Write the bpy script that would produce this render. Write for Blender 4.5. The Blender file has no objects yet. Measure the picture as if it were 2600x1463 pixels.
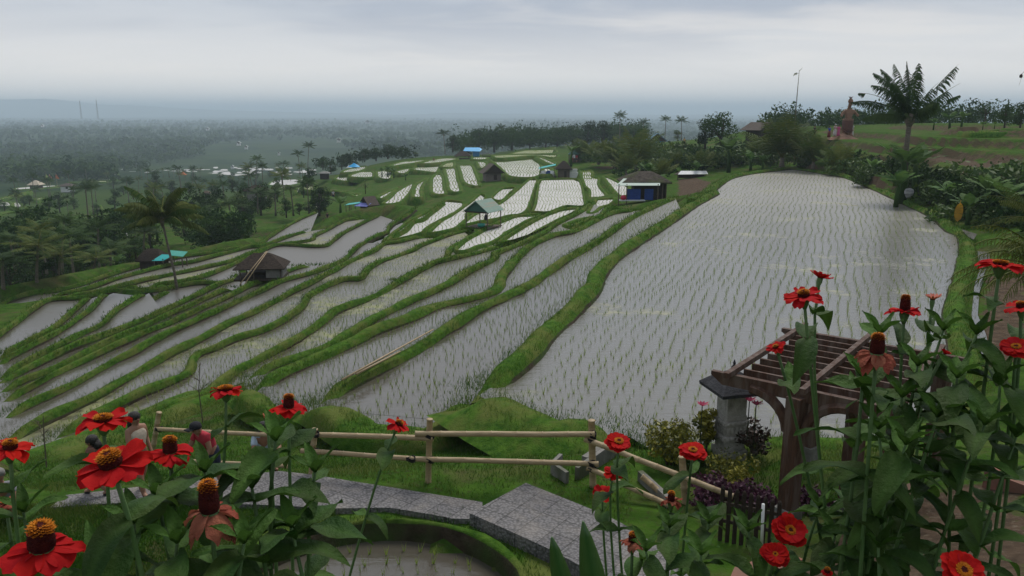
import bpy, bmesh, math, random
import numpy as np
from mathutils import Vector, Matrix, Euler
rng = np.random.default_rng(7); random.seed(7)
R = math.radians
SC = bpy.context.scene; COL = SC.collection
# ---------------------------------------------------------------- camera model (survey of the view)
FL, PITCH, CZ = 2002.0, R(12.6), 6.5
CP, SP = math.cos(PITCH), math.sin(PITCH)
def ray(px, py):
    u, v = (px-1300.0)/FL, (731.5-py)/FL
    return np.array([u, CP+v*SP, -SP+v*CP])
def atz(px, py, z):
    d = ray(px, py); t = (z-CZ)/d[2]; return np.array([d[0]*t, d[1]*t, z])
def aty(px, py, Y):
    d = ray(px, py); t = Y/d[1]; return np.array([d[0]*t, Y, CZ+d[2]*t])
def proj(X, Y, Z):
    z = Z-CZ; dep = Y*CP-z*SP; up = Y*SP+z*CP
    dep = np.maximum(dep, 1e-3)
    return 1300+FL*X/dep, 731.5-FL*up/dep, dep
FR = dict(A=(0,600,2.862), B=(450,620,2.862), C=(800,280,2.862), D=(1100,480,2.862), E=(800,340,5.152),
          F=(1250,340,5.152), G=(400,340,5.152), H=(0,380,5.152), R=(1700,100,2.862), Q=(1700,500,2.862),
          S=(850,957,2.862), T=(0,957,2.862), U=(1700,957,2.862), K=(2100,200,5.152), P=(0,0,0.9904))
def px(f, *xy):
    x0, y0, s = FR[f]
    return [(x0+a/s, y0+b/s) for a, b in zip(xy[0::2], xy[1::2])]

# ---------------------------------------------------------------- helpers
def tag(o, label=None, cat=None, group=None, kind=None):
    if label: o['label'] = label
    if cat: o['category'] = cat
    if group: o['group'] = group
    if kind: o['kind'] = kind
    return o
def empty(name, loc, rz=0.0, label=None, cat=None, group=None):
    o = bpy.data.objects.new(name, None); COL.objects.link(o)
    o.empty_display_size = .2
    o.location = Vector([float(c) for c in loc]); o.rotation_euler = (0, 0, rz)
    return tag(o, label, cat, group)
def link(name, me, parent=None):
    o = bpy.data.objects.new(name, me); COL.objects.link(o)
    if parent is not None: o.parent = parent
    return o
def np_mesh(name, V, F, m, tint=None, smooth=False, mi=None, attr='tint'):
    V = np.asarray(V, np.float32); F = np.asarray(F, np.int32); k = F.shape[1]
    me = bpy.data.meshes.new(name)
    me.vertices.add(len(V)); me.vertices.foreach_set('co', V.ravel())
    me.loops.add(F.size); me.loops.foreach_set('vertex_index', F.ravel())
    me.polygons.add(len(F))
    me.polygons.foreach_set('loop_start', np.arange(0, F.size, k, dtype=np.int32))
    if mi is not None: me.polygons.foreach_set('material_index', np.asarray(mi, np.int32))
    if smooth: me.polygons.foreach_set('use_smooth', np.ones(len(F), bool))
    me.update(calc_edges=True)
    for a in (m if isinstance(m, (list, tuple)) else [m]): me.materials.append(a)
    if tint is not None:
        at = me.attributes.new(attr, 'FLOAT', 'POINT'); at.data.foreach_set('value', np.asarray(tint, np.float32))
    return me
class MB:
    """collects shapes and links them as ONE mesh object"""
    def __init__(s): s.v = []; s.f = []; s.m = []
    def add(s, vs, fs, mi=0):
        n = len(s.v); s.v += [tuple(map(float, p)) for p in vs]
        s.f += [tuple(i+n for i in f) for f in fs]; s.m += [mi]*len(fs); return s
    def box(s, c, size, rz=0.0, mi=0, M=None):
        hx, hy, hz = size[0]/2, size[1]/2, size[2]/2
        M = M or Matrix.Rotation(rz, 3, 'Z')
        vs = [M @ Vector((a*hx, b*hy, d*hz)) + Vector(c) for a, b, d in
              ((-1,-1,-1),(1,-1,-1),(1,1,-1),(-1,1,-1),(-1,-1,1),(1,-1,1),(1,1,1),(-1,1,1))]
        return s.add(vs, [(0,3,2,1),(4,5,6,7),(0,1,5,4),(1,2,6,5),(2,3,7,6),(3,0,4,7)], mi)
    def beam(s, a, b, w, h, mi=0):
        a, b = Vector(a), Vector(b); d = (b-a); L = d.length; d.normalize()
        up = Vector((0,0,1)) if abs(d.z) < .95 else Vector((0,1,0))
        r = d.cross(up).normalized(); u = r.cross(d)
        M = Matrix((r, d, u)).transposed()
        return s.box((a+b)/2, (w, L, h), mi=mi, M=M)
    def tube(s, pts, rad, n=8, mi=0, cap=True):
        pts = [Vector(p) for p in pts]; k = len(pts)
        rad = [rad]*k if not hasattr(rad, '__len__') else list(rad)
        vs = []; r = None
        for i, p in enumerate(pts):
            d = (pts[min(i+1, k-1)]-pts[max(i-1, 0)]).normalized()
            if r is None:
                r = d.cross(Vector((0,0,1)) if abs(d.z) < .9 else Vector((1,0,0))).normalized()
            else: r = (r - d*r.dot(d)).normalized()
            u = d.cross(r)
            for j in range(n):
                a = 2*math.pi*j/n; vs.append(p+(r*math.cos(a)+u*math.sin(a))*rad[i])
        fs = [(i*n+j, i*n+(j+1) % n, (i+1)*n+(j+1) % n, (i+1)*n+j) for i in range(k-1) for j in range(n)]
        if cap: fs += [tuple(range(n-1, -1, -1)), tuple((k-1)*n+j for j in range(n))]
        return s.add(vs, fs, mi)
    def poly(s, pts, mi=0): return s.add(pts, [tuple(range(len(pts)))], mi)
    def prism(s, pts, z0, z1, mi=0):
        n = len(pts)
        vs = [(p[0], p[1], z0) for p in pts]+[(p[0], p[1], z1) for p in pts]
        return s.add(vs, [tuple(range(n-1, -1, -1)), tuple(range(n, 2*n))]+[(i, (i+1) % n, n+(i+1) % n, n+i) for i in range(n)], mi)
    def sheet(s, a, b, c, d, th=.03, mi=0):
        """thick quad (roof sheet) a-b-c-d"""
        a, b, c, d = map(Vector, (a, b, c, d)); n = (b-a).cross(d-a).normalized()*th
        return s.add([a, b, c, d, a+n, b+n, c+n, d+n], [(3,2,1,0),(4,5,6,7),(0,1,5,4),(1,2,6,5),(2,3,7,6),(3,0,4,7)], mi)
    def lathe(s, prof, n=16, c=(0,0,0), mi=0):
        vs = []; k = len(prof)
        for r, z in prof:
            for j in range(n):
                a = 2*math.pi*j/n; vs.append((c[0]+r*math.cos(a), c[1]+r*math.sin(a), c[2]+z))
        fs = [(i*n+j, i*n+(j+1) % n, (i+1)*n+(j+1) % n, (i+1)*n+j) for i in range(k-1) for j in range(n)]
        return s.add(vs, fs+[tuple(range(n-1, -1, -1)), tuple((k-1)*n+j for j in range(n))], mi)
    def mesh(s, name, m, smooth=False):
        me = bpy.data.meshes.new(name); me.from_pydata(s.v, [], s.f)
        for a in (m if isinstance(m, (list, tuple)) else [m]): me.materials.append(a)
        me.polygons.foreach_set('material_index', s.m)
        if smooth: me.polygons.foreach_set('use_smooth', [True]*len(s.f))
        me.update(); return me
    def build(s, name, m, parent=None, smooth=False):
        return link(name, s.mesh(name, m, smooth), parent)

# ---------------------------------------------------------------- materials
def mat(name, c1, c2=None, scale=3.0, rough=.8, bump=0.0, bscale=None, spec=.3, tint=None, detail=5.0, stretch=None, trans=0.0, c3=None, lo=.35, hi=.65, coat=0.0, rnd=0.0):
    """procedural: noise between c1 and c2 (c3 from a second, larger noise), optional per-vertex tint, bump"""
    m = bpy.data.materials.new(name); m.use_nodes = True
    nt = m.node_tree; N = nt.nodes; L = nt.links; b = N['Principled BSDF']
    b.inputs['Roughness'].default_value = rough; b.inputs['Specular IOR Level'].default_value = spec
    if coat: b.inputs['Coat Weight'].default_value = coat
    tc = N.new('ShaderNodeTexCoord'); co = tc.outputs['Object']
    if stretch:
        mp = N.new('ShaderNodeMapping'); mp.inputs['Scale'].default_value = stretch; L.new(co, mp.inputs['Vector']); co = mp.outputs[0]
    def noise(sc, dt=detail):
        n = N.new('ShaderNodeTexNoise'); n.inputs['Scale'].default_value = sc; n.inputs['Detail'].default_value = dt
        n.inputs['Roughness'].default_value = .65
        L.new(co, n.inputs['Vector']); return n.outputs['Fac']
    def mixc(f, a, bb):
        x = N.new('ShaderNodeMix'); x.data_type = 'RGBA'; L.new(f, x.inputs['Factor'])
        for s_, i in ((a, 6), (bb, 7)):
            if isinstance(s_, tuple): x.inputs[i].default_value = (*s_, 1)
            else: L.new(s_, x.inputs[i])
        return x.outputs[2]
    def rng_(f, a, bb, to0=0, to1=1):
        x = N.new('ShaderNodeMapRange'); x.inputs['From Min'].default_value = a; x.inputs['From Max'].default_value = bb
        x.inputs['To Min'].default_value = to0; x.inputs['To Max'].default_value = to1; L.new(f, x.inputs['Value']); return x.outputs[0]
    cur = c1
    if c2: cur = mixc(rng_(noise(scale), lo, hi), c1, c2)
    if c3: cur = mixc(rng_(noise(scale*.17, 3), .45, .62), cur, c3)
    if tint:
        at = N.new('ShaderNodeAttribute'); at.attribute_name = 'tint'
        cur = mixc(at.outputs['Fac'], cur, tint)
    if rnd:
        oi = N.new('ShaderNodeObjectInfo'); hs = N.new('ShaderNodeHueSaturation')
        L.new(rng_(oi.outputs['Random'], 0, 1, 1-rnd, 1+rnd), hs.inputs['Value'])
        if isinstance(cur, tuple): hs.inputs['Color'].default_value = (*cur, 1)
        else: L.new(cur, hs.inputs['Color'])
        cur = hs.outputs[0]
    if isinstance(cur, tuple): b.inputs['Base Color'].default_value = (*cur, 1)
    else: L.new(cur, b.inputs['Base Color'])
    if bump:
        bp = N.new('ShaderNodeBump'); bp.inputs['Strength'].default_value = bump; bp.inputs['Distance'].default_value = .05
        L.new(noise(bscale or scale*4), bp.inputs['Height']); L.new(bp.outputs[0], b.inputs['Normal'])
    if trans:
        tr = N.new('ShaderNodeBsdfTranslucent'); mx = N.new('ShaderNodeMixShader'); mx.inputs[0].default_value = trans
        if isinstance(cur, tuple): tr.inputs[0].default_value = (*cur, 1)
        else: L.new(cur, tr.inputs[0])
        L.new(b.outputs[0], mx.inputs[1]); L.new(tr.outputs[0], mx.inputs[2]); L.new(mx.outputs[0], N['Material Output'].inputs[0])
    return m
def water_mat(name, deep, algae, amt, ripple=.06, rough0=.08, wind=.32):
    m = bpy.data.materials.new(name); m.use_nodes = True
    nt = m.node_tree; N = nt.nodes; L = nt.links; b = N['Principled BSDF']
    b.inputs['IOR'].default_value = 1.85; b.inputs['Specular IOR Level'].default_value = .5
    tc = N.new('ShaderNodeTexCoord')
    n1 = N.new('ShaderNodeTexNoise'); n1.inputs['Scale'].default_value = .22; n1.inputs['Detail'].default_value = 6; n1.inputs['Roughness'].default_value = .7
    n2 = N.new('ShaderNodeTexNoise'); n2.inputs['Scale'].default_value = 2.2; n2.inputs['Detail'].default_value = 4
    n3 = N.new('ShaderNodeTexNoise'); n3.inputs['Scale'].default_value = 3.5; n3.inputs['Detail'].default_value = 5; n3.inputs['Roughness'].default_value = .6
    mp = N.new('ShaderNodeMapping'); mp.inputs['Scale'].default_value = (.35, 1.3, 1)
    L.new(tc.outputs['Object'], mp.inputs[0])
    for n in (n1, n2): L.new(tc.outputs['Object'], n.inputs['Vector'])
    L.new(mp.outputs[0], n3.inputs['Vector'])
    mr = N.new('ShaderNodeMapRange'); mr.inputs['From Min'].default_value = .72-amt*.4; mr.inputs['From Max'].default_value = .86-amt*.4
    L.new(n1.outputs['Fac'], mr.inputs['Value'])
    ml = N.new('ShaderNodeMath'); ml.operation = 'MULTIPLY'
    mr2 = N.new('ShaderNodeMapRange'); mr2.inputs['From Min'].default_value = .3; mr2.inputs['From Max'].default_value = .6
    L.new(n2.outputs['Fac'], mr2.inputs['Value']); L.new(mr.outputs[0], ml.inputs[0]); L.new(mr2.outputs[0], ml.inputs[1])
    mx = N.new('ShaderNodeMix'); mx.data_type = 'RGBA'; mx.inputs[6].default_value = (*deep, 1); mx.inputs[7].default_value = (*algae, 1)
    L.new(ml.outputs[0], mx.inputs['Factor']); L.new(mx.outputs[2], b.inputs['Base Color'])
    rr = N.new('ShaderNodeMapRange'); rr.inputs['To Min'].default_value = rough0; rr.inputs['To Max'].default_value = .55
    L.new(ml.outputs[0], rr.inputs['Value'])
    # the open far reaches are ruffled by wind, the sheltered near water lies calm
    sy = N.new('ShaderNodeSeparateXYZ'); L.new(tc.outputs['Object'], sy.inputs[0]); wr = N.new('ShaderNodeMapRange'); wr.inputs['From Min'].default_value = 18; wr.inputs['From Max'].default_value = 62; wr.inputs['To Max'].default_value = wind
    L.new(sy.outputs[1], wr.inputs['Value']); ad = N.new('ShaderNodeMath'); ad.operation = 'ADD'; L.new(rr.outputs[0], ad.inputs[0]); L.new(wr.outputs[0], ad.inputs[1]); L.new(ad.outputs[0], b.inputs['Roughness'])
    bp = N.new('ShaderNodeBump'); bp.inputs['Strength'].default_value = ripple; bp.inputs['Distance'].default_value = .1
    L.new(n3.outputs['Fac'], bp.inputs['Height']); L.new(bp.outputs[0], b.inputs['Normal'])
    return m
M = {}
M['grass'] = mat('grass', (.03,.085,.010), (.065,.14,.016), 2.5, .9, .6, 14, .04, c3=(.085,.115,.024), tint=(.10,.085,.04))
M['bank'] = mat('bank_grass', (.024,.07,.008), (.075,.15,.02), 4.5, .9, .7, 16, .04, c3=(.10,.125,.03))
M['mud'] = mat('mud', (.028,.021,.013), (.06,.046,.03), 4, .8, .8, 12, .1, c3=(.035,.06,.014))
M['soil'] = mat('soil', (.11,.075,.048), (.06,.042,.028), 5, .9, .8, 20, .2, c3=(.05,.075,.02))
M['blade'] = mat('grass_blades', (.04,.11,.012), None, rough=.8, spec=.05, tint=(.17,.20,.05), trans=.3)
M['rice'] = mat('rice_blades', (.17,.26,.045), None, rough=.8, spec=.1, tint=(.33,.40,.09), trans=.4)
M['water'] = water_mat('paddy_water_clear', (.078,.070,.054), (.14,.14,.045), .25, .12, .09)
M['water_main'] = water_mat('paddy_water_wide', (.13,.123,.104), (.20,.20,.075), .42, .2, .07, .38)
M['water_alg'] = water_mat('paddy_water_weedy', (.08,.072,.052), (.17,.18,.05), .58, .12, .1)
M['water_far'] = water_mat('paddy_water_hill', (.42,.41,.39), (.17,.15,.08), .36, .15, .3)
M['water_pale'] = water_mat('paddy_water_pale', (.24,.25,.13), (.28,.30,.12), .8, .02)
# ---------------------------------------------------------------- terrain: smooth height field from survey points
CT = []
def c_px(x, y, z): p = atz(x, y, z); CT.append((p[0], p[1], z))
def c_w(*t): CT.extend(t)
U0 = np.array([-.6, 17.6]); UA = np.array([.372, .928]); UN = np.array([-.928, .372])
for a in range(-4, 92, 12):
    for s in (1, 6, 12, 19, 27, 36, 46):
        p = U0+a*UA+s*UN
        if a > 70 and s > 24: continue
        if a < 0 and s > 22: continue
        CT.append((p[0], p[1], -7.5*(1-math.exp(-.2*s/7.5))-.15))
for t in ((934,548,-6.4),(1247,456,-5.2),(1412,452,-4.9),(1190,396,-5.5),(1300,400,-5.5),(1400,380,-5.3),(1000,410,-7.5),(880,440,-9),
          (900,500,-8),(820,520,-9.5),(760,480,-12),(650,500,-14),(560,520,-15),(620,560,-10),(500,620,-11.5),(300,660,-13),
          (50,700,-15),(200,600,-18),(100,560,-19),(50,500,-22),(300,480,-24),(150,450,-28),(500,445,-28),(800,440,-27),(700,430,-30),(300,430,-31),
          (2130,340,3.5),(2300,480,.6),(2480,500,.8),(2560,600,.5),(2400,420,2.0),(2580,420,2.2),(2400,340,4.2),(2590,332,4.4),(2590,370,3.4),
          (2100,420,.8),(2130,380,2),(1900,400,.5),(1800,400,-.3),(1700,400,-2),(1700,360,-.5),(1850,345,2),(1650,365,-2),(1500,420,-3.5),(1500,380,-4.5),(1600,450,-2.5)):
    c_px(*t)
for t in px('R',150,1160,560,965,870,930,1300,990,1800,1200,2100,1390)+px('Q',2180,330,2130,600,2090,860,1200,300,400,900)+[(1600,1080),(1400,1000),(1900,700),(2050,1110),(1500,1085)]:
    c_px(*t, 0.0)
for t in ((400,1262),(800,1250),(1100,1285),(1300,1290),(1450,1340),(1560,1420),(1200,1330),(1000,1320),(700,1300),(300,1300),(1600,1380),(1000,1200),(1350,1190)): c_px(*t, .05)
c_w((-3,15.9,-.85),(-5,15.9,-1.1),(-1.2,15.9,-.7),(-7,15.6,-1.3),(-.2,16.6,-.5))
c_w((-45,90,-17),(-70,80,-18),(-62,60,-14),(-26,104,-11),(0,330,-9),(-30,300,-14),(50,330,-7),(-60,260,-20),(100,400,-12),(0,500,-35),(-100,400,-32),
    (150,600,-36),(-300,300,-32),(-200,150,-28),(-150,80,-26),(-80,30,-14),(60,130,4.4),(90,110,4.6),(130,120,5),(60,170,2.5),(100,200,1),(120,300,-8),(50,205,-.5),(200,200,0),(300,300,-20),
    (-8,0,4.7),(0,0,4.7),(8,0,4.7),(0,2,4.2),(-4,2,4.2),(4,2,4.3),(-6,5,1.7),(0,5,1.7),(4,5,2.6),(-8,7.5,.0),(-2,7.5,.05),(1.5,7.5,.1),(4.2,6.8,1.7),(7,9,1.2),(3,9.5,.2),(5,11.5,.2),
    (8.5,11,1.0),(-10,11,.0),(-9,12.6,-.1),(-12.5,12.5,-.5),(-4,11,0),(0,11,0),(-2,9.5,0),(-10,14,-.7),(-4,14.5,-.3),(0,14.5,-.1),(12,13,.7),(14,20,.3),(18,26,.2),(-30,0,3),(30,0,4.5),(-16,12,-1.6),(-25,15,-2.9),(22,14,2),(26,30,1.2),(40,50,2.4))
CT = np.array(CT)
# drop near-duplicates
keep = []
for i, c in enumerate(CT):
    if all(np.hypot(*(CT[j][:2]-c[:2])) > 1.0+.004*np.hypot(*c[:2]) for j in keep): keep.append(i)
CT = CT[keep]
def _phi(d2, c2): return np.sqrt(d2+c2)
_cc = (1.0+.05*np.hypot(CT[:, 0], CT[:, 1]))**2
_A = _phi(((CT[:, None, :2]-CT[None, :, :2])**2).sum(-1), _cc[None, :])
_n = len(CT)
_K = np.zeros((_n+1, _n+1)); _K[:_n, :_n] = _A; _K[:_n, _n] = 1; _K[_n, :_n] = 1
_W = np.linalg.solve(_K, np.append(CT[:, 2], 0))
def sstep(x, a, b):
    t = np.clip((x-a)/(b-a), 0, 1); return t*t*(3-2*t)
def wob(X, Y, s):
    return (np.sin(X/s+1.3*np.sin(Y/s*.7))+np.sin(Y/s*1.1+2+1.1*np.sin(X/s*.6+1))+.5*np.sin((X+Y)/s*2.3+.5))/2.5
def T0(X, Y):
    X = np.asarray(X, float); Y = np.asarray(Y, float); sh = X.shape; x = X.ravel(); y = Y.ravel(); out = np.empty(len(x))
    for i in range(0, len(x), 20000):
        d2 = (x[i:i+20000, None]-CT[None, :, 0])**2+(y[i:i+20000, None]-CT[None, :, 1])**2
        out[i:i+20000] = _phi(d2, _cc[None, :]) @ _W[:_n]+_W[_n]
    r = np.hypot(x, y); w = sstep(r, 380, 800)
    far = -42+5*wob(x, y, 260)*sstep(r, 600, 1500)+4*wob(x, y, 90)
    out = out*(1-w)+far*w
    back = sstep(-y, 0, 30); out = out*(1-back)+5*back
    return out.reshape(sh)
def TG(X, Y):
    """terraced ground"""
    z = T0(X, Y); X = np.asarray(X, float); Y = np.asarray(Y, float); r = np.hypot(X, Y)
    def q(z, st):
        f = np.floor(z/st); return st*(f+sstep(z/st-f, .66, .98))
    zz = z+.18*wob(X, Y, 7)
    wr = sstep(X, 24, 32)*sstep(Y, 44, 56)*(1-sstep(r, 125, 150))*sstep(z, .3, .8)
    z = z*(1-wr)+(q(zz, .95)+.1)*wr
    wl = sstep(-z, 7.5, 9.5)*(1-sstep(r, 500, 700))*sstep(Y, 70, 95)
    z = z*(1-wl)+q(z+.3*wob(X, Y, 14), 1.3)*wl
    return z
_YS = np.concatenate([np.geomspace(3, 60, 500), np.geomspace(60, 2500, 900)[1:]])
def hit(x, y, f=T0):
    d = ray(x, y); k = _YS/d[1]; X = d[0]*k; Z = CZ+d[2]*k
    t = f(X, _YS); b = np.nonzero(Z < t)[0]
    if len(b) == 0: return np.array([X[-1], _YS[-1], Z[-1]])
    i = b[0]
    if i == 0: return np.array([X[0], _YS[0], t[0]])
    g0, g1 = Z[i-1]-t[i-1], Z[i]-t[i]; w = g0/(g0-g1)
    Y = _YS[i-1]+w*(_YS[i]-_YS[i-1]); k = Y/d[1]
    return np.array([d[0]*k, Y, CZ+d[2]*k])
def smooth_curve(P, step):
    """Catmull-Rom through P (n,2), resampled about every `step`"""
    P = np.asarray(P, float); Q = np.vstack([2*P[0]-P[1], P, 2*P[-1]-P[-2]]); out = []
    for i in range(len(P)-1):
        a, b, c, d = Q[i:i+4]; t = np.linspace(0, 1, 9)[:-1, None]
        out.append(.5*((2*b)+(-a+c)*t+(2*a-5*b+4*c-d)*t*t+(-a+3*b-3*c+d)*t**3))
    out = np.vstack(out+[P[-1:]])
    s = np.concatenate([[0], np.cumsum(np.hypot(*np.diff(out, axis=0).T))])
    n = max(3, int(s[-1]/step)+1); q = np.linspace(0, s[-1], n)
    return np.stack([np.interp(q, s, out[:, 0]), np.interp(q, s, out[:, 1])], 1)
def resample(C, n):
    s = np.concatenate([[0], np.cumsum(np.hypot(*np.diff(C, axis=0).T))]); q = np.linspace(0, s[-1], n)
    return np.stack([np.interp(q, s, C[:, 0]), np.interp(q, s, C[:, 1])], 1)

# ---------------------------------------------------------------- the earth banks between the paddies, as surveyed lines (left end to far end)
BK = {}
BK['b0'] = px('D',330,1420,520,1290,700,1130,800,1010,930,900,1060,790,1150,680,1190,590,1290,480,1420,390,1600,280,1760,180,1900,90,2050,10)+px('R',150,1160,300,1080,420,1000,560,965,720,945,870,930,1000,940,1150,965,1300,990,1450,1050,1600,1110,1800,1200,1950,1270,2060,1360)+px('Q',2140,250,2170,330,2165,440,2130,600,2090,760,2090,860,2130,1000,2170,1150,2230,1350)
BK['b1'] = px('B',990,1140,1180,1020,1400,905,1600,800,1800,690,2000,570,2200,440,2400,350,2500,310)+px('D',600,720,700,670,850,570,1000,470,1150,390,1300,290,1450,190,1600,120,1760,50)
BK['b2'] = px('B',540,1050,640,970,800,890,1100,760,1250,690,1450,600,1700,510,1900,420,2100,380,2250,340,2330,290)+px('D',480,640,520,580,570,520,620,470,700,400,850,330,1000,300,1150,230,1280,170,1400,150,1500,140)
BK['b3'] = px('B',480,960,720,840,1050,740,1250,640,1350,570,1500,480,1700,390,1950,280,2150,165,2300,90)+px('D',450,455,600,395,720,350,790,310,900,240,1020,180,1110,130,1150,90)
BK['b4'] = px('T',240,600,480,490,720,410,980,290,1200,210,1480,120)+px('B',280,1000,420,890,540,830,820,690,1040,550,1130,480,1220,440,1400,370,1550,290,1700,210,1850,130,2000,90)+px('D',180,482,330,445,450,410,560,395)
BK['b6'] = px('A',300,1480,540,1350,700,1270,850,1205,1000,1130,1280,1010,1380,940)+px('B',110,810,160,770,260,740,420,670,620,605,760,540,860,470,915,420,950,360,1050,300,1140,265,1220,240,1330,235,1370,180,1440,130,1560,80,1700,35)+px('C',760,975,900,920,1020,880,1150,850)+px('D',200,288,340,288)
BK['b7'] = px('A',-60,1510,60,1448,260,1340,480,1240,700,1130,900,1010,1050,930,1200,850,1310,795)+px('B',20,740,200,650,360,560,560,470,700,400,800,345,900,300,1000,250,1080,205,1150,170,1250,110,1430,35)+px('E',900,1420,1100,1390,1350,1330,1530,1330)
BK['l1'] = px('A',-80,1330,0,1290,200,1200,400,1110,520,1050,700,950,850,870,950,830,1100,745,1280,655,1450,580,1600,515,1730,450,1900,380,2050,310,2300,240,2500,150)+px('E',570,1448,700,1370,830,1300,940,1260,960,1210,1080,1110,1200,1050,1330,950)
BK['l2'] = px('A',-80,1205,0,1170,200,1080,400,970,600,880,780,800,900,750,1100,660,1300,580,1500,490,1700,400,1800,350,1950,300,2060,250,2200,205,2330,195)
BK['l3'] = px('A',-80,1130,0,1095,200,1010,380,940,560,860,700,790,850,720,1000,650,1200,560,1350,500,1500,430,1650,370,1740,375)
BK['l4'] = px('A',-80,1065,0,1025,150,960,300,890,450,820,600,760,800,680,1000,600,1170,530,1320,460,1450,400,1600,330,1720,290,1800,250)
BK['l5'] = px('A',-80,1030,0,995,200,890,400,790,560,700,700,640,760,600,830,530,950,450,1080,385)
BK['l6'] = px('A',-80,925,0,890,200,790,390,690,560,580,680,490,740,420,820,385)
BK['l7'] = px('A',-80,890,0,850,120,790,300,690,430,610,560,500,640,430,720,405)
BK['tb'] = px('A',-80,760,0,690,120,600,260,500,370,445,600,430,740,400,830,382,1070,385,1280,350,1450,325,1660,330,1780,290)
BK['u4'] = px('A',880,370,1080,370,1140,335,1350,310,1500,270,1650,210,1740,170,1900,95,2040,50)+px('E',80,1448,230,1380,380,1270,560,1180,700,1110,860,1040)
BK['u3'] = px('A',380,425,630,398,900,340,1200,270,1450,220,1700,160,1850,100,1990,60)+px('E',-70,1370,0,1310,150,1240,300,1160,420,1110,650,1085)
BK['u2'] = px('A',300,420,620,368,850,290,1000,250,1250,192,1400,172,1600,120,1800,70)+px('G',1350,1448,1550,1380,1780,1300,1980,1240)
BK['u1'] = px('A',-60,490,230,400,400,378,600,330,850,250,1100,180,1300,140,1500,112,1650,85)+px('G',1300,1430,1460,1330,1700,1180,1900,1080,2100,1000)
ORDER = ['b0','b1','b2','b3','b4','b6','b7','l1','l2','l3','l4','tb','u4','u3','u2','u1']
BZ = {}; BC = {}
for k in BK:
    zs = np.array([hit(x, y)[2] for x, y in BK[k] if -40 < x < 2640])
    BZ[k] = float(np.median(zs))+.25
BZ['b0'] = .28; BZ['b1'] = max(BZ['b1'], -.5); BZ['b2'] = max(BZ['b2'], -1.05)
prev = .28
for k in ORDER[1:]:
    BZ[k] = min(BZ[k], prev-.3); prev = BZ[k]
for k, (a, b) in dict(l5=('l4', .3), l6=('l4', .55), l7=('l4', .75)).items(): BZ[k] = BZ[a]-b
BZ['tb'] = min(BZ['tb'], BZ['l7']-.3)
pv = BZ['tb']
for k in ('u4', 'u3', 'u2', 'u1'): BZ[k] = min(BZ[k], pv-.35) if k != 'u4' else min(BZ[k], pv-.1); pv = BZ[k]
for k in BK:
    C = np.array([atz(x, y, BZ[k])[:2] for x, y in BK[k]]); BC[k] = smooth_curve(C, .45)
# (uphill bank, downhill bank, x-range of each in the survey, None = whole)
STRIPS = [('b0','b1',(-50,1745),None),('b1','b2',None,None),('b2','b3',None,None),('b3','b4',None,None),('b4','b6',None,None),('b6','b7',None,None),
          ('b7','l1',None,(-50,930)),('l1','l2',(-50,820),None),('l2','l3',None,None),('l3','l4',None,None),('l4','l5',(-50,430),None),('l5','l6',None,None),('l6','l7',None,None),
          ('l7','tb',None,(-50,262)),('l4','tb',(405,640),(370,640)),('tb','u4',(305,640),(305,600)),('l2','u4',(690,830),(610,830)),('l1','u4',(800,1080),(800,980)),
          ('u4','u3',None,None),('u3','u2',None,None),('u2','u1',None,None)]

print({k: round(v, 2) for k, v in BZ.items()})
def sub_curve(C, z, rg):
    if rg is None: return C
    x, _, _ = proj(C[:, 0], C[:, 1], np.full(len(C), z)); m = (x >= rg[0]) & (x <= rg[1])
    return C[m] if m.sum() > 3 else C
SD = []     # (A curve, B curve, level)
for a, b, ra, rb in STRIPS:
    A, B = sub_curve(BC[a], BZ[a], ra), sub_curve(BC[b], BZ[b], rb)
    L = min(BZ[b], BZ[a])-.2-.006*len(SD)
    n = int(max(12, min(140, np.hypot(*np.diff(A, axis=0).T).sum()/1.0)))
    SD.append((resample(A, n), resample(B, n), L, a, b))
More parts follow.
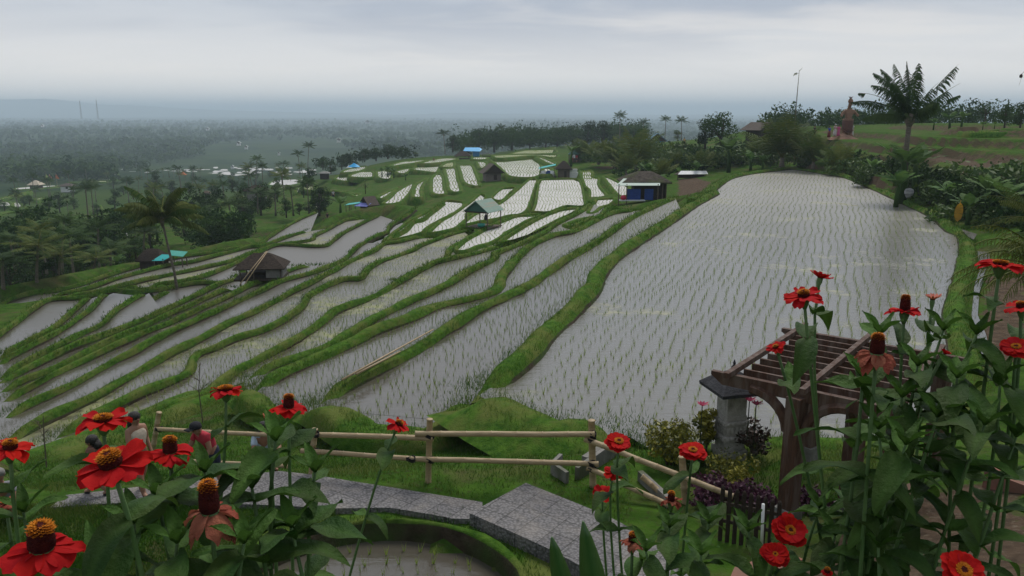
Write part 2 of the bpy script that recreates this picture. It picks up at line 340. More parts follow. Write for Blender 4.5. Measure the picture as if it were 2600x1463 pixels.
# other paddies on the ridge and across the valley: outlines surveyed one by one
FP = [('E','f',1520,590,1580,535,1670,550,1690,690,1710,790,1530,775),('E','f',1690,465,1830,455,1870,600,1910,755,1760,750,1720,600),
 ('E','f',1875,420,2040,415,2100,520,2150,685,1950,640,1900,500),('E','f',2110,370,2220,370,2250,415,2165,460),
 ('F','f',-20,350,110,325,490,320,640,420,600,560,240,565,100,450),('F','f',570,312,640,312,820,385,760,405),
 ('E','f',870,925,1000,830,1080,750,1275,655,1230,780,1130,890,1000,925),('E','f',1290,720,1330,660,1480,580,1420,660,1390,740,1390,830,1280,830),
 ('E','f',810,830,1070,710,980,800,870,860),('E','f',1260,470,1400,410,1620,400,1600,500,1530,510),('E','p',1650,420,1720,380,1810,365,1810,435,1650,440),
 ('E','f',1030,495,1230,455,1230,490,1150,530),('E','f',1000,440,1150,415,1310,420,1200,437),('E','f',950,430,1130,370,1430,345,1390,370,1010,428),
 ('E','f',1360,395,1500,350,1700,320,1850,325,1830,345,1550,390),('E','f',450,545,600,500,750,500,740,575,480,570),('E','f',800,500,990,470,990,590,830,580),
 ('E','f',250,590,330,540,420,530,435,620,310,610),('E','f',340,515,400,475,650,425,650,465,540,500),('E','f',2045,340,2080,310,2255,308,2250,330,2190,345),
 ('F','p',0,287,400,272,840,280,800,320,560,290,100,325),('F','p',200,270,430,220,800,210,780,260),('F','p',660,195,840,175,840,200),
 ('F','f',1150,495,1300,495,1310,570,1390,590,1390,660,1420,720,1500,840,1290,860,1270,740,1210,690),('F','f',1450,570,1520,580,1650,640,1780,700,1800,800,1690,835,1580,740),
 ('F','f',1360,870,1600,860,1530,940,1430,970,1350,1040,1250,1050),('F','f',945,1210,1170,1130,1335,1110,1250,1170,1050,1240),('F','f',650,460,760,460,810,520,660,540),
 ('E','n',880,1425,1100,1390,1350,1325,1400,1300,1480,1230,1640,1140,1760,1080,1900,990,1930,910,1700,890,1500,1020,1280,1130,1000,1330),
 ('E','n',1480,1310,1560,1320,1750,1280,1850,1240,1970,1120,2000,1040,2230,850,2160,800,2050,890,1950,960,1780,1080,1650,1150),
 ('F','n',-420,1215,0,1140,200,1090,430,1030,550,720,580,610,480,610,330,740,130,900,-60,990,-250,1080),
 ('F','n',520,1040,730,1040,950,960,1190,960,1200,840,1150,640,1060,600,650,610,600,710,570,900),('F','n',-20,850,120,730,300,720,210,800,110,890),
 ('D','n',470,402,620,302,760,222,900,167,1050,142,1000,190,900,235,780,300,700,345,600,385),('D','n',160,445,270,355,420,275,540,225,640,200,780,195,700,230,590,290,440,390,330,430,200,470),
 ('G','f',1440,670,1540,610,1840,595,1830,655,1600,680),('G','f',1860,600,1965,570,1965,610,1850,630),('G','p',1890,700,1940,650,2050,645,2060,715,2170,750,1930,735),
 ('G','f',1800,760,1830,700,1865,695,1860,790),('G','p',1370,810,1530,735,1650,730,1470,840),('G','p',1000,850,1080,815,1075,880),('G','f',1460,735,1560,690,1725,695,1500,740),
 ('G','p',830,885,900,870,880,910),('G','f',720,930,800,905,810,955),('G','p',590,970,690,930,700,1000),('G','f',470,830,530,812,580,855),('G','f',400,850,440,850,445,880),
 ('E','p',0,725,150,755,420,760,520,800,600,790,540,830,400,775),('G','f',2040,880,2130,900,2120,990,2050,980),
 ('H','f',190,510,300,495,720,470,720,485,260,525),('H','f',-40,700,100,680,160,735,-40,745),('H','f',160,700,250,690,300,745,180,755),('H','p',470,640,620,615,480,675),
 ('H','f',1240,800,1310,730,1310,790),('H','f',-40,850,150,800,350,765,150,815,-40,870),('H','f',1500,960,1760,910,1850,1000,1620,1200,1560,1020),('H','f',1270,360,1400,350,1530,370),
 ('H','f',1390,320,1530,315,1530,332),('H','f',1120,390,1500,385,1500,398),('H','p',900,425,1390,410,1380,425),('H','p',-40,655,200,590,400,540,200,610,-40,675),
 ('K','f',1700,712,2600,680,2600,722,1900,727)]
FD = []     # (polygon xy, level, kind)
for t in FP:
    pts = px(t[0], *t[2:]); zs = [hit(x, y)[2] for x, y in pts]
    L = float(np.percentile(zs, 60))+.05
    if t[0] in 'GH': L = float(np.percentile(zs, 85))+.35
    elif np.mean([p[1] for p in pts]) < 440: L = float(np.percentile(zs, 80))+.15
    if t[1] == 'n':
        kk, dz_ = {880: ('b7', -.35), 1480: ('b6', -.3), -420: ('b6', -.3), 520: ('b6', -.1), -20: ('b6', -.25), 470: ('b6', -.17), 160: ('b6', -.185)}[t[2]]; L = BZ[kk]+dz_
    if t[0] == 'K': L = 4.25
    W = np.array([atz(x, y, L)[:2] for x, y in pts])
    FD.append((W, L, t[1]))
rr = random.Random(5)
for i in range(52):     # the many small bright paddies strung along the far side of the valley
    x = rr.uniform(545, 800); y = rr.uniform(426, 447) - (x-545)*.012; w = rr.uniform(5, 15); h = rr.uniform(1.2, 3.2)
    pts = [(x-w, y+rr.uniform(-.5, 1)), (x-w*.5, y-h), (x+w*.8, y-h*rr.uniform(.6, 1.1)), (x+w, y), (x+w*.3, y+h*.4)]
    z = hit(x, y)[2]+.5
    FD.append((np.array([atz(a, b, z)[:2] for a, b in pts]), z, 'z'))
for i in range(16):
    x = rr.uniform(300, 545); y = rr.uniform(430, 440); w = rr.uniform(6, 16); h = rr.uniform(.7, 1.8)
    z = hit(x, y)[2]+.5
    FD.append((np.array([atz(a, b, z)[:2] for a, b in [(x-w, y), (x-w*.6, y-h), (x+w*.9, y-h), (x+w, y)]]), z, 'z'))
# the wide paddy (level 0): inside of bank b0 and the lawn edge at its near side
main_near = [(2119,1125),(2040,1118),(1960,1122),(1850,1135),(1740,1140),(1640,1135),(1600,1110),(1450,1100),(1400,1095),(1367,1080),(1304,1052),(1245,1020)]
c0 = BC['b0']; xx, yy, _ = proj(c0[:, 0], c0[:, 1], np.full(len(c0), .28))
i_end = np.nonzero((c0[:, 1] < 30) & (xx > 1900))[0]
MAINP = np.vstack([c0[:i_end[-1]+1], [atz(2330, 1110, 0)[:2]], [atz(*p, 0)[:2] for p in main_near]])
POND = np.array([[-1.95+2.15*math.cos(a)*(1+.03*math.sin(3*a)), 9.6+2.1*math.sin(a)] for a in np.linspace(0, 2*math.pi, 40)[:-1]]); POND_Z = -.28
def near_water(a, b, pts, dz=-.004):
    for A, B, L, a_, b_ in SD:
        if (a_, b_) == (a, b): return (np.vstack([A[:1], [atz(x, y, L)[:2] for x, y in pts], B[:1], B[2:3], A[2:3]]), L+dz, 'x'), L
NW1, NL1 = near_water('b0', 'b1', [(1150,1060),(1096,1100),(1000,1085),(900,1076),(852,1045)]); NW2, NL2 = near_water('b1', 'b2', [(760,1030),(700,1030),(662,1012)])
EXTRA = [NW1, NW2,
         (np.array([atz(x, y, .15)[:2] for x, y in px('Q',2235,395,2320,400,2330,480,2290,560,2250,700,2240,860,2300,1000,2330,1150,2270,1150,2230,1000,2195,860,2215,650,2255,520)]), .15, 'x'),
         (np.array([atz(x, y, .35)[:2] for x, y in px('Q',2120,235,2235,270,2210,310,2170,290)]), .35, 'x'),
         ]
def inpoly(X, Y, P):
    ins = np.zeros(X.shape, bool); n = len(P); j = n-1
    for i in range(n):
        xi, yi, xj, yj = P[i][0], P[i][1], P[j][0], P[j][1]
        if yi != yj:
            c = ((yi > Y) != (yj > Y)) & (X < (xj-xi)*(Y-yi)/(yj-yi)+xi); ins ^= c
        j = i
    return ins
def axis(lo, hi, st, g, far):
    a = [np.arange(lo, hi+st, st)]; v = lo; s = st; L = []
    while v > -far: s *= g; v -= s; L.append(v)
    v = a[0][-1]; s = st; Rr = []
    while v < far: s *= g; v += s; Rr.append(v)
    return np.concatenate([L[::-1], a[0], Rr])
GX = axis(-46, 72, .5, 1.045, 42000); GY = axis(0, 118, .5, 1.035, 42000); GY = GY[GY > -3000]
XX, YY = np.meshgrid(GX, GY); ZZ = TG(XX, YY)
def carve(P, z, soft=False):
    m = (XX >= P[:, 0].min()) & (XX <= P[:, 0].max()) & (YY >= P[:, 1].min()) & (YY <= P[:, 1].max())
    idx = np.nonzero(m)
    if len(idx[0]) == 0: return
    i = inpoly(XX[idx], YY[idx], P); a, b = idx[0][i], idx[1][i]
    ZZ[a, b] = np.minimum(ZZ[a, b], z)
TAKEN = np.zeros(XX.shape, bool)
for A, B, L, a, b in SD:
    carve(np.vstack([A, B[::-1]]), L-.3)
    for i in range(len(A)-1): carve(np.array([A[i], A[i+1], B[i+1], B[i]]), L-.3)
carve(MAINP, -.3); carve(POND, POND_Z-.12)
for P, L, k in FD: carve(P, L-.25 if k != 'z' else L-.1)
def part_(k, x1):
    C = BC[k]; x, _, _ = proj(C[:, 0], C[:, 1], np.full(len(C), BZ[k])); return C[x < x1]
carve(np.vstack([part_('tb', 330), part_('u1', 330)[::-1]]), BZ['u1']+.0)
for P, L, k in EXTRA: carve(P, L-.2)
# banks of loose earth never stand steeper than about 35 degrees away from the terraces
dx = np.diff(GX)[None, :]; dy = np.diff(GY)[:, None]; lim = ~((XX > 27) & (YY > 40)) & (np.hypot(XX, YY) < 260)
for _ in range(26):
    Z2 = ZZ.copy()
    Z2[:, 1:] = np.minimum(Z2[:, 1:], ZZ[:, :-1]+.62*dx); Z2[:, :-1] = np.minimum(Z2[:, :-1], ZZ[:, 1:]+.62*dx)
    Z2[1:] = np.minimum(Z2[1:], ZZ[:-1]+.62*dy); Z2[:-1] = np.minimum(Z2[:-1], ZZ[1:]+.62*dy)
    ZZ = np.where(lim & (YY > 9), Z2, ZZ)
def GZ(x, y):
    x = np.atleast_1d(np.asarray(x, float)); y = np.atleast_1d(np.asarray(y, float))
    i = np.clip(np.searchsorted(GX, x)-1, 0, len(GX)-2); j = np.clip(np.searchsorted(GY, y)-1, 0, len(GY)-2)
    a = (x-GX[i])/(GX[i+1]-GX[i]); b = (y-GY[j])/(GY[j+1]-GY[j])
    return (ZZ[j, i]*(1-a)+ZZ[j, i+1]*a)*(1-b)+(ZZ[j+1, i]*(1-a)+ZZ[j+1, i+1]*a)*b
# bare soil: right garden, track, risers; right hill risers' brown also paints their shade
U_, V_, _ = proj(XX, YY, ZZ)
soil = np.zeros(XX.shape)
_z = T0(XX, YY)+.18*wob(XX, YY, 7); _ph = _z/.95-np.floor(_z/.95)
_q = _z*0+T0(XX, YY)+.3*wob(XX, YY, 14)
_ph2 = _q/1.3-np.floor(_q/1.3)
soil += .5*sstep(_ph2, .6, .8)*(1-sstep(_ph2, .85, .99))*sstep(-_q, 8, 10)*(np.hypot(XX, YY) < 450)*(YY > 80)
soil += .62*sstep(_ph, .62, .76)*(1-sstep(_ph, .84, .99))*sstep(XX, 26, 32)*sstep(YY, 46, 56)*(np.hypot(XX, YY) < 140)*(_z > .5)  # right hill risers: earth brown, with their dark shading put into the colour
def soil_px(f, w, *xy):
    P = np.array(px(f, *xy)); soil[inpoly(U_, V_, P) & (YY > 1) & (YY < 160)] = w
soil_px('U', .9, 900,1460,1290,1010,1700,850,2100,800,2600,700,2600,1500)
soil_px('Q', .95, 2300,560,2600,560,2600,1200,2330,1200,2270,900)
soil_px('K', .85, 1200,1010,1500,990,1880,1060,2000,1110,2250,1060,2500,960,2400,1060,2150,1160,1950,1170,1500,1090,1250,1060)
soil_px('K', .5, 560,950,800,930,850,1000,700,980); soil_px('F', .8, 1300,430,1700,420,1720,470,1400,460)
soil_px('R', .85, 60,1020,190,1005,300,1040,230,1110,60,1140)
soil_px('B', .55, 850,1250,1100,1250,1150,1330,900,1360)
ny, nx = XX.shape
Vg = np.stack([XX.ravel(), YY.ravel(), ZZ.ravel()], 1)
ii = (np.arange(ny-1)[:, None]*nx+np.arange(nx-1)[None, :]).ravel()
Fg = np.stack([ii, ii+1, ii+1+nx, ii+nx], 1)
# ground material: grass near, dark forest floor and dry fields far away, soil where surveyed
def ground_material():
    m = bpy.data.materials.new('ground'); m.use_nodes = True; nt = m.node_tree; N = nt.nodes; L = nt.links; b = N['Principled BSDF']
    b.inputs['Roughness'].default_value = .95; b.inputs['Specular IOR Level'].default_value = .03
    g = N.new('ShaderNodeNewGeometry')
    def noise(sc, dt=6, ro=.65):
        n = N.new('ShaderNodeTexNoise'); n.inputs['Scale'].default_value = sc; n.inputs['Detail'].default_value = dt; n.inputs['Roughness'].default_value = ro
        L.new(g.outputs['Position'], n.inputs['Vector']); return n.outputs['Fac']
    def mr(v, a, c, d=0, e=1):
        x = N.new('ShaderNodeMapRange'); L.new(v, x.inputs['Value'])
        for k_, q in zip(('From Min', 'From Max', 'To Min', 'To Max'), (a, c, d, e)): x.inputs[k_].default_value = q
        return x.outputs[0]
    def mix(f, a, c):
        x = N.new('ShaderNodeMix'); x.data_type = 'RGBA'; L.new(f, x.inputs['Factor'])
        for s_, i in ((a, 6), (c, 7)):
            if isinstance(s_, tuple): x.inputs[i].default_value = (*s_, 1)
            else: L.new(s_, x.inputs[i])
        return x.outputs[2]
    def mul(a, c):
        x = N.new('ShaderNodeMath'); x.operation = 'MULTIPLY'; L.new(a, x.inputs[0]); L.new(c, x.inputs[1]); return x.outputs[0]
    near = mix(mr(noise(1.6), .35, .65), (.026,.068,.008), (.06,.125,.016))
    near = mix(mr(noise(.35, 4), .5, .68), near, (.095,.095,.035))
    near = mix(mr(noise(7, 3), .52, .72, 0, .7), near, (.05,.042,.024))
    near = mix(mr(noise(.8, 5), .56, .70, 0, .8), near, (.075,.062,.034))
    soilc = mix(mr(noise(3), .35, .65), (.115,.08,.055), (.055,.04,.028))
    soilc = mix(mr(noise(9, 4), .55, .7, 0, .8), soilc, (.17,.14,.10))
    at = N.new('ShaderNodeAttribute'); at.attribute_name = 'soil'
    sx = N.new('ShaderNodeMath'); sx.operation = 'ADD'; L.new(at.outputs['Fac'], sx.inputs[0]); L.new(mr(noise(2.5, 5), .3, .7, -.35, .25), sx.inputs[1])
    near = mix(mr(sx.outputs[0], .35, .6), near, soilc)
    far = mix(mr(noise(.012, 5), .42, .58), (.014,.034,.012), (.034,.06,.018))
    far = mix(mr(noise(.08, 3), .55, .7, 0, .7), far, (.055,.065,.028))
    sn = N.new('ShaderNodeSeparateXYZ'); L.new(g.outputs['True Normal'], sn.inputs[0])
    steep = N.new('ShaderNodeMath'); steep.operation = 'ADD'; L.new(sn.outputs[2], steep.inputs[0]); L.new(mr(noise(.9, 5), .3, .7, -.13, .13), steep.inputs[1])
    near = mix(mr(steep.outputs[0], .80, .62, 0, .85), near, (.045,.042,.02))
    near = mix(mr(steep.outputs[0], .68, .5, 0, .9), near, (.07,.048,.032))
    sp = N.new('ShaderNodeVectorMath'); sp.operation = 'LENGTH'; L.new(g.outputs['Position'], sp.inputs[0])
    col = mix(mr(sp.outputs['Value'], 170, 420), near, far)
    L.new(col, b.inputs['Base Color'])
    bp = N.new('ShaderNodeBump'); bp.inputs['Strength'].default_value = .7; bp.inputs['Distance'].default_value = .12
    L.new(noise(5, 8, .7), bp.inputs['Height']); L.new(bp.outputs[0], b.inputs['Normal'])
    return m
M['ground'] = ground_material()
gm = np_mesh('ground', Vg, Fg, M['ground'], soil.ravel(), True, attr='soil')
tag(link('ground', gm), kind='structure')
# ---------------------------------------------------------------- water sheets
def flat_poly(name, P, z, m):
    me = bpy.data.meshes.new(name); me.from_pydata([(p[0], p[1], z) for p in P], [], [tuple(range(len(P)))]); me.materials.append(m); me.update()
    if me.polygons[0].normal.z < 0: me.flip_normals()
    return tag(link(name, me), kind='structure')
wk = ['water','water','water','water_alg','water_alg','water_alg','water','water','water','water','water','water','water','water','water','water','water','water','water_alg','water_alg','water']
for (A, B, L, a, b), w in zip(SD, wk):
    n = len(A); V = [(p[0], p[1], L) for p in np.vstack([A, B])]
    f = [(i, i+1, n+i+1, n+i) for i in range(n-1)]
    me = bpy.data.meshes.new('paddy_water'); me.from_pydata(V, [], f); me.materials.append(M[w]); me.update()
    bm = bmesh.new(); bm.from_mesh(me)
    for q in bm.faces:
        if q.normal.z < 0: q.normal_flip()
    bm.to_mesh(me); bm.free(); tag(link('paddy_water', me), kind='structure')
flat_poly('paddy_water', MAINP, 0.0, M['water_main'])
flat_poly('pond_water', POND, POND_Z, M['water'])
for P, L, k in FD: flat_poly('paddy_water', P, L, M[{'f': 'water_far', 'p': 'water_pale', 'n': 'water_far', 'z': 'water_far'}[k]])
for P, L, k in EXTRA: flat_poly('ditch_water', P, L, M['water'])
# ---------------------------------------------------------------- earth banks
CAPS = []
def bank(C, ztop, zl, zr, w, wl, wr, closed=False, mud_side=0.0, seed=0, h_var=.04):
    C = np.asarray(C); n = len(C)
    if closed: d = np.roll(C, -1, 0)-np.roll(C, 1, 0)
    else: d = np.gradient(C, axis=0)
    d /= np.maximum(np.hypot(d[:, 0], d[:, 1]), 1e-6)[:, None]; nr = np.stack([d[:, 1], -d[:, 0]], 1)   # to the right
    r = np.random.default_rng(seed)
    def nz(a):
        x = r.normal(0, 1, n); k = np.array([.2, .6, 1, .6, .2]); k /= k.sum()
        return a*np.convolve(np.pad(x, 2, 'wrap'), k, 'valid')
    ztop = np.broadcast_to(np.asarray(ztop, float), (n,))
    if not closed:
        e_ = np.minimum(np.arange(n), np.arange(n)[::-1])*.45; tp = sstep(e_, 0, 1.6); ztop = (max(zl, zr)-.05)*(1-tp)+ztop*tp
    offs = [(-w-wl, np.full(n, zl)), (-w-wl*.45, zl+(ztop-zl)*.55+nz(.05)), (-w+nz(.05), ztop-.03+nz(h_var)), (0+nz(.06), ztop+.03+nz(h_var)), (w+nz(.05), ztop-.03+nz(h_var)), (w+wr*.5+nz(.04), (ztop+zr)/2+nz(.03)), (w+wr, np.full(n, zr))]
    k = len(offs)
    V = np.stack([np.concatenate([C+nr*(np.asarray(o)[..., None] if np.ndim(o) else o), np.broadcast_to(z, (n,))[:, None]], 1) for o, z in offs], 1).reshape(-1, 3)
    m_ = n if closed else n-1
    i = np.arange(m_)[:, None]; j = np.arange(k-1)[None, :]
    a = (i*k+j); b = (((i+1) % n)*k+j)
    Fq = np.stack([a, a+1, b+1, b], -1).reshape(-1, 4)
    mi = np.zeros((m_, k-1), int)
    if not closed: V = np.vstack([V, V[:k].mean(0)[None]-np.array([[0,0,.05]]), V[(n-1)*k:n*k].mean(0)[None]-np.array([[0,0,.05]])])
    if mud_side: mi[:, k-2:] = 1
    Fq = Fq[:, ::-1]; mi = mi.ravel()
    if not closed:
        j = np.arange(k-1); c0 = np.stack([np.full(k-1, n*k), j+1, j, j], 1); c1 = np.stack([np.full(k-1, n*k+1), (n-1)*k+j, (n-1)*k+j+1, (n-1)*k+j+1], 1)
        CAPS.append((c0, c1))
    return V, Fq, mi
def add_bank(V, Fq, mi, mats):
    me = bpy.data.meshes.new('earth_bank'); f = [tuple(q) for q in Fq.tolist()]; m_ = list(mi)
    if CAPS:
        c0, c1 = CAPS.pop(); f += [tuple(q[:3]) for q in c0.tolist()]+[tuple(q[:3]) for q in c1.tolist()]; m_ += [1]*(len(c0)+len(c1))
    me.from_pydata(V.tolist(), [], f)
    for a in mats: me.materials.append(a)
    me.polygons.foreach_set('material_index', [int(q) for q in m_]); me.polygons.foreach_set('use_smooth', [True]*len(f)); me.update()
    return tag(link('earth_bank', me), kind='structure')
LEV = {}
for A, B, L, a, b in SD:
    LEV.setdefault(a, {}).setdefault('dn', L); LEV.setdefault(b, {}).setdefault('up', L)
LEV['b0']['up'] = 0.0
BANKS = []
for q, k in enumerate(BK):
    up = LEV.get(k, {}).get('up', BZ[k]-.3); dn = LEV.get(k, {}).get('dn', BZ[k]-.5)
    near = k in ('b0', 'b1', 'b2', 'b3', 'b4', 'b6', 'b7')
    w = {'b0': .24, 'b1': .17, 'b2': .2, 'b3': .18, 'b4': .15, 'b6': .13, 'b7': .13}.get(k, .1)
    C = BC[k]; n = len(C)
    zt = np.full(n, BZ[k])+.06*np.sin(np.arange(n)*.35+q)*np.sin(np.arange(n)*.11)
    V, Fq, mi = bank(C, zt, dn-.2, up-.12, w, (.1+.22*(BZ[k]-dn)), .26 if k == 'b0' else .16 if k in ('b1','b2') else .1, mud_side=.9 if near else .6, seed=q)
    V[:, :2] += rng.normal(0, .012, (len(V), 2))
    add_bank(V, Fq, mi, [M['bank'], M['mud']])
    BANKS.append((C, zt, w))
MINOR = [(px('F',1000,1215,1250,1110,1400,1060,1500,960,1600,935,1800,940), 'b2', .1, .16), (px('D',90,490,130,420,250,350,400,270,520,218,620,188,800,186), 'b6', .02, .2), (px('D',440,405,600,300,750,215,900,155,1000,138,1120,128), 'b6', .02, .16),
         (px('E',900,1425,1000,1330,1180,1230,1280,1130,1400,1100,1500,1020,1600,950,1700,870), 'l1', .3, .15), (px('B',900,355,800,350,950,362), 'b7', .1, .12), (px('B',1550,255,1640,250), 'b4', -.3, .14),
         (px('A',1370,320,1430,305,1500,318,1640,325), 'tb', .0, .16), (px('A',880,355,920,345,1060,380), 'tb', -.0, .2), (px('A',1085,340,1150,332,1270,352), 'tb', .0, .18),
         (px('A',1690,300,1720,265,1760,245), 'tb', .05, .2), (px('B',790,150,900,150,1040,148), 'l1', .0, .12), (px('T',560,760,760,690,1000,640,1120,610), None, -.45, .2),
         (px('A',870,600,1000,505,1150,425,1270,365), 'l4', -.35, .14)]
for q, (pts, k, dz, w) in enumerate(MINOR):
    z = (BZ[k] if k else 0)+dz; mp_ = pts[len(pts)//2]
    for A, B, L, a, b in SD:
        w_ = atz(mp_[0], mp_[1], L+.15)
        if inpoly(np.array([w_[0]]), np.array([w_[1]]), np.vstack([A, B[::-1]]))[0] and not a[0] == 'u' and k != 'b6': z = L+.19
    C = smooth_curve([atz(x, y, z)[:2] for x, y in pts], .45)
    V, Fq, mi = bank(C, z, z-.5, z-.4, w*.7, .2, .15, seed=50+q)
    add_bank(V, Fq, mi, [M['bank'], M['mud']]); BANKS.append((C, np.full(len(C), z), w))
BANKS.append((np.vstack([POND, POND[:1]]), np.full(len(POND)+1, .05), .2))
for q, (P, L, k) in enumerate(FD):
    if k == 'z': continue
    d = np.hypot(*P.mean(0)); w = .09 if k == 'n' else .16 if d < 130 else .3 if d < 260 else .5
    C = smooth_curve(np.vstack([P, P[:1]]), .6 if d < 150 else 1.5)[:-1]
    area = .5*np.sum(P[:, 0]*np.roll(P[:, 1], -1)-P[:, 1]*np.roll(P[:, 0], -1))
    if area < 0: C = C[::-1]         # counter-clockwise: outside is on the right
    V, Fq, mi = bank(C, L+.2, L-.25, L-(1.1 if d < 250 else 2.2), w, .15, .5 if d < 250 else 1.2, closed=True, seed=100+q)
    add_bank(V, Fq, mi, [M['bank'], M['mud']])
V, Fq, mi = bank(POND[::-1] if False else POND, .05, POND_Z-.15, -.0, .06, .10, .45, closed=True, seed=77); mi = np.where(np.arange(len(mi)) % 6 < 2, 1, mi)
add_bank(V, Fq, mi, [M['bank'], M['mud']])
nb = [(1199,990),(1245,1016),(1304,1048),(1367,1078),(1405,1097),(1452,1092),(1500,1090),(1560,1090),(1612,1092)]
C = smooth_curve([atz(x, y, .12)[:2] for x, y in nb], .3)
V, Fq, mi = bank(C, .26, -.3, -.25, .32, .12, .9, seed=78)
add_bank(V, Fq, mi, [M['bank'], M['mud']]); BANKS.append((C, np.full(len(C), .26), .4))

C = smooth_curve([atz(x, y, .12)[:2] for x, y in [(2470,985),(2400,1060),(2250,1122),(2119,1122),(2032,1113),(1900,1125),(1750,1140),(1660,1150),(1620,1125),(1600,1105)]], .3)
V, Fq, mi = bank(C, .12, -.12, -.3, .25, 1.1, .1, seed=79); add_bank(V, Fq, mi, [M['bank'], M['mud']]); BANKS.append((C, np.full(len(C), .12), .25))

for q, (pts, z, wl_, wr_) in enumerate((([(1215,990),(1165,1062),(1100,1108),(1000,1092),(900,1082),(845,1052),(800,1024),(770,1012)], NL1+.17, .1, .9), ([(830,1030),(760,1038),(700,1038),(650,1018),(618,985),(600,970)], NL2+.17, .1, .9),
                    ([(660,1005),(600,1015),(540,1005),(470,1035),(380,1075),(280,1110),(180,1145),(80,1185)], BZ['b4']+.05, .25, 1.1))):
    C = smooth_curve([atz(x, y, z)[:2] for x, y in pts], .3)
    if q < 2 or True: C = C[::-1]
    gr = GZ(C[:, 0], C[:, 1]-1.2); V, Fq, mi = bank(C, z+.05*np.sin(np.arange(len(C))*.5), z-.45, float(np.median(gr))-.15, .22, wl_+.15, wr_, seed=90+q) if False else bank(C, z+.05*np.sin(np.arange(len(C))*.5), float(np.median(gr))-.1, z-.45, .22, wr_, wl_+.1, seed=90+q, h_var=.05)
    add_bank(V, Fq, mi, [M['bank'], M['mud']]); BANKS.append((C, np.full(len(C), z), .35))
# ---------------------------------------------------------------- rice seedlings and grass blades
def blades(P, h, w, nb, lean, tint, spread=.02):
    """P (n,3) feet; nb blades each, a blade is one long triangle"""
    n = len(P); P = np.repeat(P, nb, 0); m = len(P)
    h = np.repeat(np.broadcast_to(h, (n,)), nb)*rng.uniform(.7, 1.15, m); w = np.repeat(np.broadcast_to(w, (n,)), nb)
    a = rng.uniform(0, 2*np.pi, m); b = rng.uniform(0, 2*np.pi, m); le = lean*rng.uniform(.2, 1, m)*h
    base = P+np.stack([np.cos(a)*spread, np.sin(a)*spread, np.zeros(m)], 1)*rng.uniform(0, 1, m)[:, None]
    d = np.stack([np.cos(b), np.sin(b), np.zeros(m)], 1)*(w/2)[:, None]
    top = base+np.stack([np.cos(a)*le, np.sin(a)*le, h], 1)
    V = np.stack([base-d, base+d, top], 1).reshape(-1, 3); F = np.arange(3*m).reshape(m, 3)
    t = np.repeat(np.repeat(np.broadcast_to(tint, (n,)), nb), 3)
    return V, F, t
def in_view(p, z, mg=30):
    u, v, d = proj(p[:, 0], p[:, 1], np.broadcast_to(z, (len(p),))); return (u > -mg) & (u < 2600+mg) & (v > 100) & (v < 1463+mg)
hills = []   # x y z per seedling clump
u_ = UA; v_ = UN
g1, g2 = np.meshgrid(np.arange(-8, 95, .33), np.arange(-40, 20, .34)); g1 = g1.ravel(); g2 = g2.ravel()
p = U0+g1[:, None]*u_+g2[:, None]*v_+np.stack([.06*np.sin(g1*1.1+g2), .07*np.sin(g2*1.7+g1*.5)], 1)+rng.normal(0, .035, (len(g1), 2))
p = p[inpoly(p[:, 0], p[:, 1], MAINP)]
def edge_d(p, C):
    d = np.full(len(p), 9e9)
    for i in range(0, len(C)): d = np.minimum(d, (p[:, 0]-C[i, 0])**2+(p[:, 1]-C[i, 1])**2)
    return np.sqrt(d)
p = p[(edge_d(p, BC['b0']) > .75) & in_view(p, 0)]
gap = wob(p[:, 0]*1.0, p[:, 1], 2.3); p = p[rng.uniform(0, 1, len(p)) > .05+.05*(gap > .7)]
main_h = np.column_stack([p, np.zeros(len(p))])
side_h = []
for A, B, L, a, b in SD:
    n = len(A); wid = np.hypot(*(A-B).T); nr = int(max(2, np.median(wid)/.3))
    for r in range(1, nr):
        f = (r+.0)/nr; C = A*(1-f)+B*f; s = np.hypot(*np.diff(C, axis=0).T).sum()
        q = resample(C, max(2, int(s/.27))); wq = np.interp(np.linspace(0, 1, len(q)), np.linspace(0, 1, n), wid)
        if nr > 4:
            k = np.clip((nr*.3/np.maximum(wq, .05)), .2, 3); keepm = rng.uniform(0, 1, len(q)) < np.minimum(1, 1/k+.0)
        else: keepm = np.ones(len(q), bool)
        keepm &= (f*wq > .38) & ((1-f)*wq > .42) & (wob(q[:, 0], q[:, 1], 5+L) < 1.2)
        q = q[keepm]+rng.normal(0, .03, (keepm.sum(), 2)); q = q[in_view(q, L)]
        if b == 'u4': q = q[:0]
        elif a[0] in 'lut' or a == 'b7': q = q[rng.uniform(0, 1, len(q)) < (0 if a in ('b7','l3','l4','l5','l6','l7') else .3)]
        side_h.append(np.column_stack([q, np.full(len(q), L)]))
side_h = np.vstack(side_h)
_, ui = np.unique(np.round(side_h[:, :2]/.22).astype(int), axis=0, return_index=True); side_h = side_h[np.sort(ui)]
far_h = []
for P, L, k in FD:
    if k not in 'fnp': continue
    c = P.mean(0); d = np.hypot(*c)
    if d > 330: continue
    er = c/d; et = np.array([er[1], -er[0]]); e = np.abs((P-c) @ er).max(); t = np.abs((P-c) @ et).max()
    ds = .34 if d < 118 else .55
    a1, a2 = np.meshgrid(np.arange(-e, e, .27 if d < 118 else .4), np.arange(-t, t, ds)); a1 = a1.ravel(); a2 = a2.ravel()
    a2 = a2+.22*np.sin(a1*.55+c[0])+.1*np.sin(a1*1.4+a2*.3)
    q = c+a1[:, None]*er+a2[:, None]*et; q = q[inpoly(q[:, 0], q[:, 1], P)]
    if len(q) == 0: continue
    q = q[edge_d(q, P) > .2]; far_h.append(np.column_stack([q, np.full(len(q), L)]))
far_h = np.vstack(far_h)
